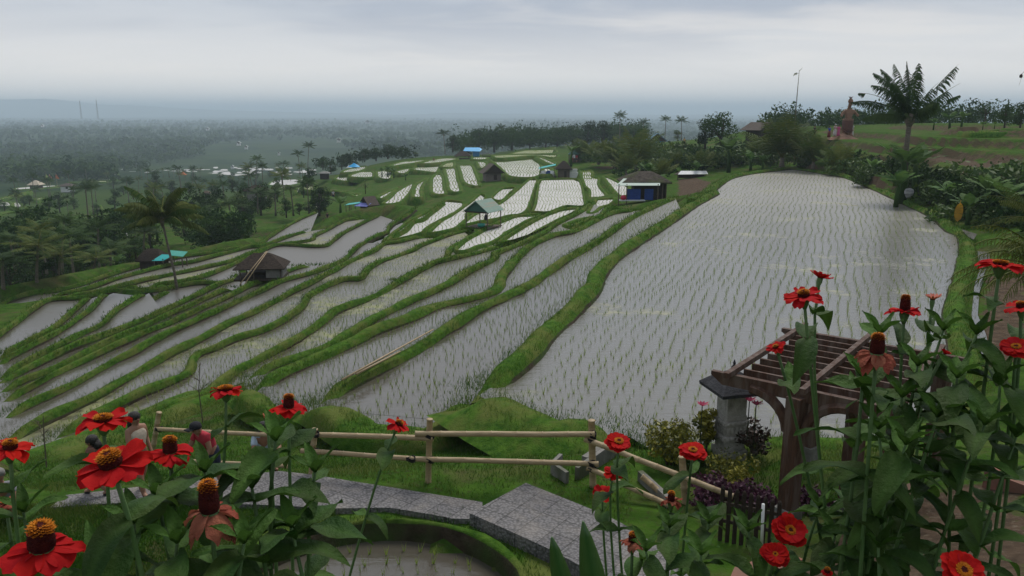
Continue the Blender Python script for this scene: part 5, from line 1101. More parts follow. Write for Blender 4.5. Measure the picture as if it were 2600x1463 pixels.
# blue tarpaulin heap behind the trees, orange sheet, pennants, radio masts
def heap(name, loc, w, h, mt, label, cat):
    m = MB(); vs = []; n = 10; r = random.Random(int(loc[0]*10))
    for j in range(4):
        for i in range(n): vs.append((math.cos(6.283*i/n)*w*(1-j*.3)*r.uniform(.8, 1.1), math.sin(6.283*i/n)*w*.6*(1-j*.3), h*j/3*r.uniform(.8, 1.1)))
    m.add(vs, [(j*n+i, j*n+(i+1) % n, (j+1)*n+(i+1) % n, (j+1)*n+i) for j in range(3) for i in range(n)]+[tuple(3*n+i for i in range(n))])
    o = m.build(name, mt if not isinstance(mt, str) else M[mt], None); o.location = Vector([float(c) for c in loc]); return tag(o, label, cat)
heap('tarpaulin', aty(899, 424, 214), 1.7, 1.0, 'blue_roof', 'bright blue tarpaulin shelter behind the ridge trees', 'tarpaulin'); heap('tarpaulin', aty(886, 426, 216), .9, .6, 'white', 'white tarpaulin left of the bright blue one', 'tarpaulin')
heap('tarpaulin', aty(464, 444, 380), 2.0, 1.5, mat('orange_sheet', (.45,.13,.05), None), 'orange sheet among the far valley trees', 'tarpaulin')
for x, ty, c, lab in ((120, 441, (.42,.55,.14), 'yellow green pennant flag on a tall pole at the valley edge'), (128, 443, (.55,.22,.20), 'pink pennant flag beside the yellow green one'), (145, 443, (.55,.16,.06), 'orange pennant flag, right of the pink one')):
    b_ = aty(x, 468, 320); k = .16; o = empty('pennant', b_, 0, lab, 'flag'); MB().tube([(0,0,-1),(0,0,28*k*.95)], .05, 5).build('pole', M['bamboo'], o)
    MB().add([(0,0,26*k),(1.1,0,15*k),(.9,.25,13*k),(0,.03,14*k),(-.4,.02,15*k)], [(0,1,2,3),(0,3,4)]).build('flag', mat('flag_cloth', c, None), o)
for x, ty, lab in ((207, 258, 'faint lattice radio mast on the horizon, left one of two'), (249, 255, 'faint lattice radio mast on the horizon, right one of two')):
    b_ = aty(x, 300, 2300); h = (300-ty)*2300/2002; m = MB()
    for sx_, sy_ in ((-1,-1),(1,-1),(1,1),(-1,1)): m.tube([(sx_*1.6, sy_*1.6, -3), (sx_*.35, sy_*.35, h)], .28, 4)
    for j in range(9):
        z0, z1 = h*j/9, h*(j+1)/9; w0, w1 = 1.6-1.25*j/9, 1.6-1.25*(j+1)/9
        m.tube([(-w0,-w0,z0),(w1,-w1,z1)], .18, 4); m.tube([(w0,w0,z0),(-w1,w1,z1)], .18, 4)
    o = m.build('radio_mast', M['plaster'], None); o.location = Vector([float(c) for c in b_]); tag(o, lab, 'mast', 'radio masts')
# tall bamboo pole with a dry leaf tuft, and the curved festival pole at the right edge
b_ = aty(2016, 345, 120); k = 120/2002; o = empty('bamboo_flagpole', b_, 0, 'tall straight bamboo pole with a tuft of dry leaves at its top', 'pole')
MB().tube([(0,0,-.5),(0,0,100*k),(.05,0,158*k)], [.07,.06,.03], 7).build('pole', M['wood'], o)
f = dict(V=[], F=[], t=[]); frond(f, (0,0,150*k), 3.1, .5, 1.0, 2.6, 10, .06, .5, .9, 0, 1, None, .5); frond(f, (0,0,154*k), .2, 1.0, .8, .3, 6, .05, .2, .4, 0, 2, None, .5); link('leaf_tuft', fmesh(f, 'leaf_tuft', 'frond_y'), o)
b_ = aty(2612, 335, 62); k = 62/2002; o = empty('festival_pole', b_, 0, 'thin curved bamboo festival pole bending over at the right edge', 'pole')
MB().tube([(0,0,-.5),(-2*k,0,70*k),(-8*k,0,120*k),(-20*k,0,142*k),(-32*k,0,145*k),(-38*k,0,138*k)], [.06,.05,.035,.02,.014,.01], 6).build('pole', M['wood'], o); MB().lathe([(.02,.3),(.10,.2),(.12,.05),(.05,0)], 8, (-38*k, 0, 130*k)).build('pendant', M['wood_d'], o)
MB().tube([(-34*k,0,144*k),(-40*k,0,112*k)], .008, 4).build('streamer', M['wood'], o)
# white sacks under the banana clump, hanging yellow banana leaf
for i, (x, y, r_, lab) in enumerate(((2308,492,.3,'white striped sack on the bank below the dark banana clump'),(2330,502,.2,'small dark bundle beside the white striped sack'))):
    p = aty(x, y, 56); s_ = MB().lathe([(r_*.5,-.3),(r_,0),(r_*1.05,r_*.6),(r_*.8,r_*1.1),(r_*.2,r_*1.3)], 12).build('sack', mat('striped_sack', (.62,.62,.62), (.08,.08,.09), 5, stretch=(.2, .2, 3)) if i == 0 else M['dark'], None, True); s_.location = Vector([float(c) for c in p]); tag(s_, lab, 'sack')
p = aty(2436, 540, 44); f = dict(V=[], F=[], t=[]); banana_leaf(f, (0,0,.7), 1.2, -1.2, 1.3, .2, .3, 9, .5)
me = fmesh(f, 'dry_leaf', 'banana'); me.materials.clear(); me.materials.append(mat('dry_yellow_leaf', (.50,.28,.03), (.4,.22,.03), 3, .6, trans=.2)); o = link('dry_leaf', me); o.location = Vector([float(c) for c in p]); tag(o, 'hanging dead banana leaf, orange yellow, over the right bank', 'leaf')
# dry straw-like fronds at the right edge
f = dict(V=[], F=[], t=[]); 
for i in range(16): frond(f, (0,0,0), 3.1+random.uniform(-.9, .9), .5+random.uniform(-.5, .5), random.uniform(1.4, 2.4), 1.3, 22, .03, .35, .9, 0, i, None, random.uniform(.4, .9), .05)
p = aty(2660, 690, 17); o = empty('dry_palm_tuft', p, 0, 'tuft of drooping straw coloured palm leaves entering from the right edge', 'palm tuft'); link('leaves', fmesh(f, 'leaves', 'frond_y'), o); MB().tube([(0,0,-2.2),(0,0,.1)], .07, 7).build('stem', M['palm_bark'], o)
f = dict(V=[], F=[], t=[])
for i in range(10): frond(f, (0,0,0), 3.0+random.uniform(-.6, .6), .7+random.uniform(-.5, .4), random.uniform(1.8, 3), 1.2, 22, .03, .4, .9, 0, i+50, None, random.uniform(.3, .8), .05)
p = aty(2640, 560, 36); o = empty('dry_palm_tuft', p, 0, 'paler straw coloured tuft behind the bright banana at the right edge', 'palm tuft'); link('leaves', fmesh(f, 'leaves', 'frond_y'), o); MB().tube([(0,0,-2.2),(0,0,.1)], .07, 7).build('stem', M['palm_bark'], o)
# bamboo poles lying on the bank, dry sticks in the paddies
for i, (a, c) in enumerate(((px('B',1200,985,1860,620), 0), (px('B',1300,945,1620,780), 1))):
    P0, P1 = atz(*a[0], BZ['b1']+.16), atz(*a[1], BZ['b1']+.16)
    tag(MB().tube([P0, (P0+P1)/2, P1], [.032, .028, .02], 8).build('bamboo_pole', M['bamboo'], None, True), ['long split bamboo lying along the crest of the grassy bank', 'shorter split bamboo lying beside the long one on the bank'][i], 'pole', 'bamboo lying on the bank')
def sticks(x, y, Y, h, lab, seed):
    r = random.Random(seed); p = aty(x, y, Y); o = empty('dry_plant', p, 0, lab, 'dead plant'); m = MB()
    m.tube([(0,0,-.4),(r.uniform(-.05,.05),0,h*.5),(r.uniform(-.1,.1),0,h)], [.018,.014,.008], 5); m.build('stem', M['wood'], o); m = MB()
    for i in range(9):
        z = h*r.uniform(.45, .95); a = r.uniform(0, 6.28); l = h*r.uniform(.15, .35); m.tube([(0,0,z),(math.cos(a)*l*.6, math.sin(a)*l*.6, z+l*.5),(math.cos(a)*l, math.sin(a)*l, z+l*.35)], [.008,.006,.003], 4)
    m.build('twigs', M['wood'], o)
sticks(514, 1058, 20.5, 1.55, 'tall dry brown plant stalk with twigs standing on the grass bank', 1); sticks(113, 1150, 17.5, .95, 'short dry stalk at the edge of the lower left paddies', 2); sticks(1040, 498, 118, 1.9, 'bare stick scarecrow in the upper paddies', 3); sticks(1074, 500, 117, 2.3, 'thin pale stick right of the stick scarecrow', 4); sticks(1083, 502, 116, 2.6, 'tallest pale pole in the upper paddies beside the round bank', 6)
sticks(2308, 330, 120, 4.2, 'leafless twiggy sapling on the skyline', 7)
# ---------------------------------------------------------------- garden in front: paving, fence, pergola, shrine, plants
def paving_mat():
    m = bpy.data.materials.new('pebble_paving'); m.use_nodes = True; nt = m.node_tree; N = nt.nodes; L = nt.links; b = N['Principled BSDF']; b.inputs['Roughness'].default_value = .8
    tc = N.new('ShaderNodeTexCoord'); v = N.new('ShaderNodeTexVoronoi'); v.inputs['Scale'].default_value = 22; L.new(tc.outputs['Object'], v.inputs['Vector'])
    mp = N.new('ShaderNodeMapping'); mp.inputs['Rotation'].default_value = (0, 0, .62); L.new(tc.outputs['Object'], mp.inputs[0])
    br = N.new('ShaderNodeTexBrick'); br.offset = 0; br.inputs['Scale'].default_value = 1; br.inputs['Brick Width'].default_value = .42; br.inputs['Row Height'].default_value = .42; br.inputs['Mortar Size'].default_value = .008; br.inputs['Mortar Smooth'].default_value = .3
    br.inputs['Color1'].default_value = (1,1,1,1); br.inputs['Color2'].default_value = (.72,.72,.75,1); br.inputs['Mortar'].default_value = (.22,.22,.2,1); L.new(mp.outputs[0], br.inputs['Vector'])
    n = N.new('ShaderNodeTexNoise'); n.inputs['Scale'].default_value = 2.2; n.inputs['Detail'].default_value = 5; L.new(tc.outputs['Object'], n.inputs['Vector'])
    cr = N.new('ShaderNodeValToRGB'); L.new(v.outputs['Distance'], cr.inputs[0]); cr.color_ramp.elements[0].color = (.21,.20,.20,1); cr.color_ramp.elements[1].color = (.085,.082,.08,1); cr.color_ramp.elements[0].position = .2; cr.color_ramp.elements[1].position = .75
    m1 = N.new('ShaderNodeMix'); m1.data_type = 'RGBA'; m1.blend_type = 'MULTIPLY'; m1.inputs[0].default_value = 1; L.new(cr.outputs[0], m1.inputs[6]); L.new(br.outputs[0], m1.inputs[7])
    m2 = N.new('ShaderNodeMix'); m2.data_type = 'RGBA'; mr = N.new('ShaderNodeMapRange'); mr.inputs['From Min'].default_value = .48; mr.inputs['From Max'].default_value = .75; mr.inputs['To Max'].default_value = .6; L.new(n.outputs[0], mr.inputs[0]); L.new(mr.outputs[0], m2.inputs[0]); L.new(m1.outputs[2], m2.inputs[6]); m2.inputs[7].default_value = (.26,.23,.20,1); L.new(m2.outputs[2], b.inputs['Base Color'])
    bp = N.new('ShaderNodeBump'); bp.inputs['Strength'].default_value = .8; bp.inputs['Distance'].default_value = .02; bp.invert = True; L.new(v.outputs['Distance'], bp.inputs['Height']); L.new(bp.outputs[0], b.inputs['Normal'])
    return m
M['paving'] = paving_mat()
pa = PATHPX[:11]+[(1217,1273)]+PATHPX[20:]
zp = .12
def flat(pts, z): return [tuple(atz(x, y, z)[:2]) for x, y in pts]
up = [(126,1289),(168,1257),(353,1236),(500,1218),(600,1206),(713,1196),(800,1206),(878,1219),(990,1237),(1140,1261),(1225,1275)]
lo = [(1225,1318),(1150,1317),(1095,1306),(990,1289),(850,1291),(675,1282),(500,1277),(350,1275),(230,1281)]
tag(MB().prism(flat(up+lo, zp)[::-1], -.35, zp).build('path', M['paving'], None), kind='structure')
ld = [(1335,1226),(1535,1306),(1600,1340),(1690,1400),(1760,1475),(1540,1475),(1480,1440),(1395,1394),(1287,1345),(1192,1303)]
tag(MB().prism(flat(ld, .24)[::-1], -.3, .24).build('path_landing', M['paving'], None), kind='structure')
# concrete inlet box with its channel
M['concrete'] = mat('concrete', (.24,.23,.21), (.15,.145,.13), 5, .9, .4, 18, .2, c3=(.09,.10,.06))
o = empty('inlet_box', atz(1462, 1200, 0), 0, 'open concrete water inlet box behind the corner post of the bamboo fence', 'drain box')
c0 = np.array(o.location)
def wl(pts, w, h, name, z=0):
    P = [Vector(atz(x, y, z))-Vector(o.location) for x, y in pts]
    for a, b_ in zip(P[:-1], P[1:]): MB().beam(a, b_, w, h).build(name, M['concrete'], o)
wl([(1424,1184),(1402,1206),(1440,1232)], .07, .5, 'wall', .05); wl([(1464,1220),(1508,1188),(1560,1150)], .08, .5, 'wall', .07); wl([(1484,1182),(1524,1155),(1565,1128)], .12, .35, 'slab', .1)
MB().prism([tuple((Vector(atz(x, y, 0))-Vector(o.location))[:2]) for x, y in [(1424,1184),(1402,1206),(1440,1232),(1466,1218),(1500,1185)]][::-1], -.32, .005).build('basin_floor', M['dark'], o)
for xy, lab in (([(1625,1215),(1700,1285)], 'concrete channel edge running down beside the fence rail'),):
    A_, B_ = atz(*xy[0], .08), atz(*xy[1], .1); tag(MB().beam(A_, B_, .1, .3).build('channel_edge', M['concrete'], None), lab, 'channel edge')
# bamboo fence: posts, jointed rails, black ties
fence = empty('bamboo_fence', atz(1093, 1239, 0), 0, 'low bamboo rail fence with two rails tied by black rope along the path', 'fence'); fo = fence.location.copy()
def rail(p0, p1, r, name='rail', nodes=9):
    p0, p1 = Vector(p0)-fo, Vector(p1)-fo; m = MB(); pts = []; rad = []
    for i in range(nodes):
        f = i/(nodes-1); q = p0.lerp(p1, f)+Vector((0, 0, random.uniform(-.006, .006)))
        d = (p1-p0).normalized()*.012
        pts += [q-d, q, q+d]; rad += [r*.98, r*1.13, r*.98]
    m.tube(pts, rad, 9); return m.build(name, M['bamboo'], fence, True)
def post(x, ytop, ybot, Y, r=.055):
    p = aty(x, ytop, Y); b_ = aty(x, ybot, Y); return rail((b_[0]+(x-1300)*.0002, Y, b_[2]-.3), p, r, 'post', 5)
def tie(P, r, ax=(0, 0, 1)):
    m = MB(); q = Vector(P)-fo
    for dz in (-.022, 0, .022): 
        pts = [q+Vector((math.cos(a)*r, math.sin(a)*r*.9, dz+.02*math.sin(a*2))) for a in np.linspace(0, 6.28, 11)]; m.tube(pts, .012, 5)
    m.build('tie', M['tie'], fence, True)
YA, YB, YC, YD = 12.9, 12.75, 13.3, 12.2
post(1091, 1065, 1237, YA); post(1502, 1068, 1245, YB, .062); post(799, 1090, 1205, YC); post(1732, 1160, 1275, YD, .06); post(404, 1048, 1120, 15.5)
def R_(x, y, Y): return aty(x, y, Y)
rail(R_(395,1090,15.4), R_(735,1107,13.5), .045, nodes=8); rail(R_(725,1102,13.45), R_(1098,1113,12.75), .05, nodes=7); rail(R_(1056,1102,12.78), R_(1508,1103,12.6), .05, nodes=8)
rail(R_(1486,1115,12.62), R_(1860,1260,11.6), .05, nodes=9); rail(R_(415,1167,15.1), R_(730,1184,13.4), .04, nodes=7); rail(R_(766,1145,13.2), R_(1088,1168,12.75), .045, nodes=7); rail(R_(1044,1165,12.78), R_(1518,1178,12.6), .048, nodes=8)
rail(R_(1492,1188,12.6), R_(1700,1284,12.0), .048, nodes=6); rail(R_(1630,1210,12.5), R_(1720,1290,12.2), .05, nodes=5)
for x, y, Y in ((1091,1107,12.8),(1091,1168,12.8),(1502,1103,12.65),(1502,1118,12.62),(1502,1178,12.64),(1502,1192,12.62),(799,1103,13.25),(799,1147,13.2),(1732,1208,12.1),(1043,1166,12.76),(404,1090,15.4)): tie(R_(x, y, Y-.02), .075)
# dark picket fence and white pipe by the pergola
pk = empty('picket_fence', atz(1880, 1310, .1), 0, 'low dark wooden picket fence below the pergola post', 'fence'); po = pk.location.copy()
for i in range(9):
    x = 1836+i*18; Y = 10.9-.06*i; p = aty(x, 1240+i*5, Y); q = aty(x, 1345+i*4, Y); m = MB(); w = .05
    a, c = Vector(p)-po, Vector(q)-po; m.box((a.x, a.y, (a.z+c.z)/2-.1), (.06, .025, a.z-c.z+.2)); m.lathe([(.03, 0), (.022, .035), (.004, .055)], 8, (a.x, a.y, a.z)); m.build('picket', M['wood_d'], pk)
for yy in (1275, 1320): A_, B_ = Vector(aty(1826, yy, 10.93))-po, Vector(aty(1990, yy+34, 10.4))-po; MB().beam(A_, B_, .03, .05).build('rail', M['wood_d'], pk)
A_, B_ = aty(1938, 1280, 10.2), aty(1934, 1385, 10.2); tag(MB().tube([B_, A_], .022, 8).build('white_pipe', M['white'], None, True), 'thin white upright pipe in front of the dark picket fence', 'pipe')
# pergola
M['pergola'] = mat('stained_timber', (.10,.048,.028), (.055,.029,.02), 5, .6, .5, 16, .2, stretch=(7, 7, 1), c3=(.14,.10,.08))
pu, pvv = Vector((.614, .789, 0)), Vector((.789, -.614, 0)); P0 = Vector((3.5, 12.2, 0)); zt = 2.34
pg = empty('pergola', (4.4, 11.5, .15), 0, 'dark stained wooden pergola with open slatted top and braced thick posts', 'pergola'); po2 = Vector((4.4, 11.5, .15))
def pl(u, v, z): return P0+pu*u+pvv*v+Vector((0, 0, z))-po2
def beam_cut(a, b, w, h, name):      # beam with scooped tips
    a, b = Vector(a), Vector(b); d = (b-a).normalized(); r = Vector((d.y, -d.x, 0)).normalized(); L_ = (b-a).length; pr = []
    for t, z in [(0, h*.5), (L_, h*.5), (L_, h*.18), (L_-.06, .0), (L_-.14, -h*.3), (L_-.2, -h*.5), (.2, -h*.5), (.14, -h*.3), (.06, 0), (0, h*.18)]: pr.append(a+d*t+Vector((0, 0, z)))
    n = len(pr); m = MB(); m.add([q-r*w/2 for q in pr]+[q+r*w/2 for q in pr], [tuple(range(n)), tuple(range(2*n-1, n-1, -1))]+[(i, n+i, n+(i+1) % n, (i+1) % n) for i in range(n)]); m.build(name, M['pergola'], pg)
beam_cut(pl(.05, -.28, zt-.10), pl(.05, 2.9, zt-.10), .10, .2, 'front_beam'); beam_cut(pl(3.35, -.28, zt-.10), pl(3.35, 2.9, zt-.10), .10, .2, 'back_beam')
for v in (.08, 1.28, 2.5): MB().beam(pl(-.25, v, zt+.055), pl(3.65, v, zt+.055), .09, .09).build('long_rafter', M['pergola'], pg)
for i in range(9): MB().beam(pl(.36+i*.36, .14, zt-.04), pl(.36+i*.36, 2.62, zt-.04), .05, .13).build('slat', M['pergola'], pg)
for (x, y) in ((4.4, 11.5), (5.42, 11.65), (5.6, 13.9), (7.58, 13.22), (5.56, 10.66)):
    b_ = Vector((x, y, 0))-po2; MB().box((b_.x, b_.y, 1.0-.15), (.24, .24, 2.42), .66).build('post', M['pergola'], pg); MB().box((b_.x, b_.y, .05), (.32, .32, .3), .66).build('post_base', M['concrete'], pg)
def brace(c, d):
    m = MB(); c = Vector(c)-po2; d = Vector(d).normalized(); pts = [c+d*(.12+.62*(1-math.cos(a)))+Vector((0, 0, .62*math.sin(a)-.62)) for a in np.linspace(.1, 1.57, 8)]; m.tube(pts, [.085]*8, 6); m.build('brace', M['pergola'], pg)
brace((4.4, 11.5, zt-.16), -pvv); brace((4.4, 11.5, zt-.16), pvv); brace((4.4, 11.5, zt-.16), pu); brace((5.42, 11.65, zt-.16), -pu)
# stone shrine
M['shrine'] = mat('carved_stone', (.44,.42,.38), (.28,.27,.24), 5, .9, .8, 18, .2, c3=(.20,.20,.17))
M['slate'] = mat('black_palm_fibre', (.022,.022,.026), (.045,.045,.05), 6, .85, .6, 20)
sp = atz(1850, 1152, .1); sh = empty('stone_shrine', sp, .25, 'small carved grey stone shrine pillar with a black hipped roof', 'shrine')
for z0, z1, w, nm in ((-.3,.14,.5,'plinth'),(.14,.34,.40,'base'),(.34,.44,.50,'moulding'),(.44,.66,.42,'carved_block'),(.66,.74,.50,'moulding'),(.74,.84,.43,'neck'),(.84,1.28,.40,'shaft'),(1.28,1.34,.46,'capital')):
    m = MB(); m.box((0, 0, (z0+z1)/2), (w, w, z1-z0))
    if nm in ('moulding', 'carved_block'):
        for s in range(4):
            for i in range(5):
                a = s*math.pi/2; q = Matrix.Rotation(a, 3, 'Z') @ Vector((-w*.4+i*w*.2, -w/2, 0)); m.box((q.x, q.y, (z0+z1)/2+.01*(i % 2)), (.055, .05, (z1-z0)*.6), a)
    if nm == 'shaft':
        for s in range(4):
            a = s*math.pi/2; q = Matrix.Rotation(a, 3, 'Z') @ Vector((0, -w/2-.004, 0)); m.box((q.x, q.y, (z0+z1)/2), (.26, .012, .3), a)
    o = m.build(nm, M['shrine'], sh); bv = o.modifiers.new('bevel', 'BEVEL'); bv.width = .012; bv.segments = 2
hip(.92, .92, .06, 1.36, 1.70, .06).build('roof', M['slate'], sh); MB().lathe([(.05,0),(.06,.05),(.02,.1),(.03,.13),(.005,.2)], 8, (0, 0, 1.69)).build('finial', M['slate'], sh)
# garden shrubs
M['croton'] = mat('croton_leaves', (.05,.07,.012), None, rough=.5, tint=(.30,.27,.03), trans=.15); M['purple_l'] = mat('purple_leaves', (.045,.012,.025), None, rough=.5, tint=(.10,.03,.06), trans=.1)
M['cordy'] = mat('cordyline_leaves', (.02,.03,.012), None, rough=.5, tint=(.09,.03,.03), trans=.1); M['pink'] = mat('pink_bloom', (.42,.05,.11), (.5,.09,.16), 6, .5, trans=.2)
shrub(atz(1705, 1172, .1), 1.05, .95, 901, 'round clipped bush with yellowish green leaves left of the shrine', None, 'croton', 2400, .05, clumps=26)
shrub(atz(1790, 1150, .1), .55, 1.15, 902, 'upright croton with yellow top leaves right behind the round bush', None, 'croton', 900, .06, clumps=12)
shrub(atz(1900, 1150, .1), .85, .85, 903, 'dark stemmed shrub with narrow reddish leaves right of the shrine', None, 'cordy', 1000, .06, clumps=14)
shrub(atz(1850, 1222, .1), .95, .5, 904, 'low bush with yellow tipped leaves in front of the shrine', None, 'croton', 1400, .04, clumps=16)
shrub(atz(1800, 1275, .1), .9, .45, 905, 'purple leaved bush behind the bamboo rail end', None, 'purple_l', 1200, .05, clumps=14)
shrub(atz(1905, 1290, .1), .8, .45, 906, 'purple leaved bush behind the picket fence', None, 'purple_l', 1100, .05, clumps=14)
shrub(atz(2060, 1300, .1), .9, .4, 907, 'dark purple ground bush between the two front pergola posts', None, 'purple_l', 1000, .05, clumps=14)
shrub(atz(1760, 1190, .1), .6, .55, 908, 'dark green bush at the foot of the upright croton', None, 'shrub', 700, .06)
for i, (x, y, Y) in enumerate(((1783, 1032, 13.4), (1903, 1020, 13.6), (1920, 1030, 13.7))):
    m = MB(); p = aty(x, y, Y)
    for j in range(9):
        a = j*2.4; tl = .3+.12*(j % 3)
        d = Vector((math.cos(a), math.sin(a), 0)); s = Vector((-d.y, d.x, 0)); m.add([(0,0,0), d*.05*tl*3+s*.03+Vector((0,0,.05)), d*.09*tl*3+Vector((0,0,.1-.05*tl)), d*.05*tl*3-s*.03+Vector((0,0,.05))], [(0,1,2,3)])
    o = empty('pink_flower', p, 0, ['pink lily like flower on the croton left of the shrine roof', 'pink lily like flower just right of the shrine roof', 'second pink flower right of the shrine, beside the brace'][i], 'flower', 'pink garden flowers'); m.build('petals', M['pink'], o); MB().tube([(0,0,-.75),(0,0,0)], .01, 5).build('stem', M['cordy'], o)
# terracotta garden edging
M['terra'] = mat('terracotta_paint', (.30,.13,.095), (.22,.09,.065), 3, .8, .3, 14, .2, c3=(.16,.10,.07))
def edging(top, z, lab, h=.5):
    P = [tuple(atz(x, y, z)[:2]) for x, y in top]; tag(MB().prism(P[::-1], z-h, z).build('garden_edging', M['terra'], None), lab, 'edging')
edging([(2150,1312),(2205,1280),(2250,1252),(2311,1226),(2332,1254),(2280,1286),(2242,1304),(2170,1340)], .75, 'terracotta painted edging slab beside the right pergola post'); edging([(2514,1168),(2600,1208),(2620,1240),(2540,1210),(2500,1190)], 1.0, 'terracotta painted edging slab at the far right')
edging([(1865,1440),(1990,1398),(2040,1420),(1900,1475),(1850,1475)], 1.2, 'terracotta edging slab low between the front zinnias')
# ---------------------------------------------------------------- people and the big statue
M['skin'] = mat('skin', (.30,.16,.10), (.26,.135,.085), 8, .5); M['hair'] = mat('black_hair', (.012,.010,.010), (.02,.016,.014), 20, .5, .5, 40)
def skin_mesh(name, pts, edges, rad, m, sub=2):
    me = bpy.data.meshes.new(name); me.from_pydata([tuple(p) for p in pts], edges, []); o = bpy.data.objects.new(name, me); COL.objects.link(o)
    o.modifiers.new('skin', 'SKIN').use_smooth_shade = True
    for i, r in enumerate(rad): me.skin_vertices[0].data[i].radius = (r, r) if not hasattr(r, '__len__') else r; me.skin_vertices[0].data[i].use_root = (i == 0)
    sb = o.modifiers.new('sub', 'SUBSURF'); sb.levels = sub; sb.render_levels = sub
    bpy.context.view_layer.update(); dg = bpy.context.evaluated_depsgraph_get(); me2 = bpy.data.meshes.new_from_object(o.evaluated_get(dg)); me2.name = name
    bpy.data.objects.remove(o); bpy.data.meshes.remove(me); me2.materials.clear(); me2.materials.append(m); return me2
def chain(nodes, links, keys):
    idx = {k: i for i, k in enumerate(keys)}; return [(idx[a], idx[b]) for a, b in links if a in idx and b in idx]
def person(loc, rz, label, J, shirt, pants, hair_len=0, hat=None, skirt=False, group=None, scale=1.0, hands=True, sleeve=True):
    """J: joint positions (metres, x right, y away, z up), one continuous skinned body; clothing and hair are children"""
    o = empty('person', loc, rz, label, 'person', group); o.scale = (scale,)*3
    V = {k: Vector(v) for k, v in J.items()}
    up0 = (V['top']-V['neck']).normalized(); V['tip'] = V['top']+up0*.035*scale; V['jaw'] = V['neck'].lerp(V['head'], .62)
    rad = dict(pel=.115, bel=.105, chest=.12, neck=.05, jaw=.066, head=.088, top=.078, tip=.03, shl=.06, shr=.06, ell=.042, elr=.042, wrl=.028, wrr=.028, hpl=.095, hpr=.095, knl=.06, knr=.06, anl=.04, anr=.04, tol=.035, tor=.035)
    L = [('pel','bel'),('bel','chest'),('chest','neck'),('neck','jaw'),('jaw','head'),('head','top'),('top','tip'),('chest','shl'),('chest','shr'),('shl','ell'),('ell','wrl'),('shr','elr'),('elr','wrr'),('pel','hpl'),('pel','hpr'),('hpl','knl'),('hpr','knr'),('knl','anl'),('knr','anr'),('anl','tol'),('anr','tor')]
    keys = [k for k in rad if k in V]; pts = [V[k] for k in keys]; rr_ = [rad[k] for k in keys]; E = chain(V, L, keys)
    if hands:
        for s in 'lr':
            w = V['wr'+s]; d = (w-V['el'+s]).normalized(); sd = d.cross(Vector((0,1,0))).normalized() if abs(d.y) < .9 else Vector((1,0,0)); wi = keys.index('wr'+s)
            pi = len(pts); pts.append(w+d*.05); rr_.append((.026, .018)); keys.append('palm'+s); E.append((wi, pi))
            for f, (off, ln) in enumerate(((-.028,.062),(-.010,.074),(.010,.07),(.027,.055))):
                a = len(pts); pts += [w+d*.09+sd*off, w+d*(.09+ln*.55)+sd*off*1.1+Vector((0,.008,-.004)), w+d*(.09+ln)+sd*off*1.1+Vector((0,.022,-.01))]; rr_ += [.009,.0085,.007]; keys += ['f']*3; E += [(pi, a), (a, a+1), (a+1, a+2)]
            a = len(pts); pts += [w+d*.045-sd*.04, w+d*.075-sd*.055+Vector((0,.012,0))]; rr_ += [.011,.009]; keys += ['t']*2; E += [(pi, a), (a, a+1)]
    link('body', skin_mesh('body', pts, E, rr_, M['skin']), o)
    # face: nose, eyes, mouth, ears on the head
    f = (V['face']-V['head']).normalized() if 'face' in V else Vector((0,-1,0)); h = (V['head']+V['top'])/2; up = (V['top']-V['neck']).normalized(); sd = f.cross(up).normalized()
    fm = MB(); fm.lathe([(.006,.02),(.014,-.012),(.004,-.02)], 6, tuple(h+f*.088+up*-.01)); fm.build('nose', M['skin'], o, True)
    for s in (-1, 1):
        fm = MB().lathe([(.004,.006),(.011,0),(.004,-.006)], 8, tuple(h+f*.078+sd*s*.032+up*.015)); fm.build('eye', M['hair'], o, True); fm = MB().lathe([(.005,.028),(.016,.0),(.005,-.026)], 8, tuple(h+sd*s*.085)); fm.build('ear', M['skin'], o, True)
    MB().box(tuple(h+f*.08-up*.045), (.04,.012,.01)).build('mouth', mat('lips', (.25,.07,.06), None), o)
    k2 = ['bel','chest','shl','shr','pel']; 
    if sleeve: 
        for s in 'lr': V['sl'+s] = V['sh'+s].lerp(V['el'+s], .6); k2.append('sl'+s)
    k2 = ['pel']+[k for k in k2 if k != 'pel']; r2 = dict(pel=.136, bel=.13, chest=.15, shl=.078, shr=.078, sll=.064, slr=.064)
    link('shirt', skin_mesh('shirt', [V[k] for k in k2], chain(V, [('pel','bel'),('bel','chest'),('chest','shl'),('chest','shr'),('shl','sll'),('shr','slr')], k2), [r2[k] for k in k2], shirt), o)
    if skirt:
        m = MB(); c = V['pel']; b_ = (V['anl']+V['anr'])/2; n = 12; m.tube([c+Vector((0,0,.1)), c, c.lerp(b_, .5), b_+Vector((0,0,.08))], [.13,.17,.2,.24], n); m.build('skirt', pants, o, True)
    else:
        ext = .62 if skirt is False else 1.9; V['pl'] = V['hpl'].lerp(V['knl'], .85); V['pr'] = V['hpr'].lerp(V['knr'], .85); V['bl'] = V['pel'].lerp(V['bel'], .6); k3 = ['pel','bl','hpl','hpr','pl','pr']
        link('shorts', skin_mesh('shorts', [V[k] for k in k3], chain(V, [('pel','bl'),('pel','hpl'),('pel','hpr'),('hpl','pl'),('hpr','pr')], k3), [.128,.12,.115,.115,.088,.088], pants), o)
    for s in 'lr':
        if 'to'+s in V: link('shoe', skin_mesh('shoe', [V['an'+s]+Vector((0,0,-.03)), V['an'+s].lerp(V['to'+s], .5)+Vector((0,0,-.02)), V['to'+s]], [(0,1),(1,2)], [.05,.046,.042], M['dark'], 1), o)
    Mh = Matrix((sd, f*-1, up)).transposed(); hc = h+up*.004-f*.012; m = MB(); m.lathe([(.085,-.045),(.099,.0),(.1,.035),(.088,.072),(.058,.1),(.02,.113),(.002,.115)], 14)
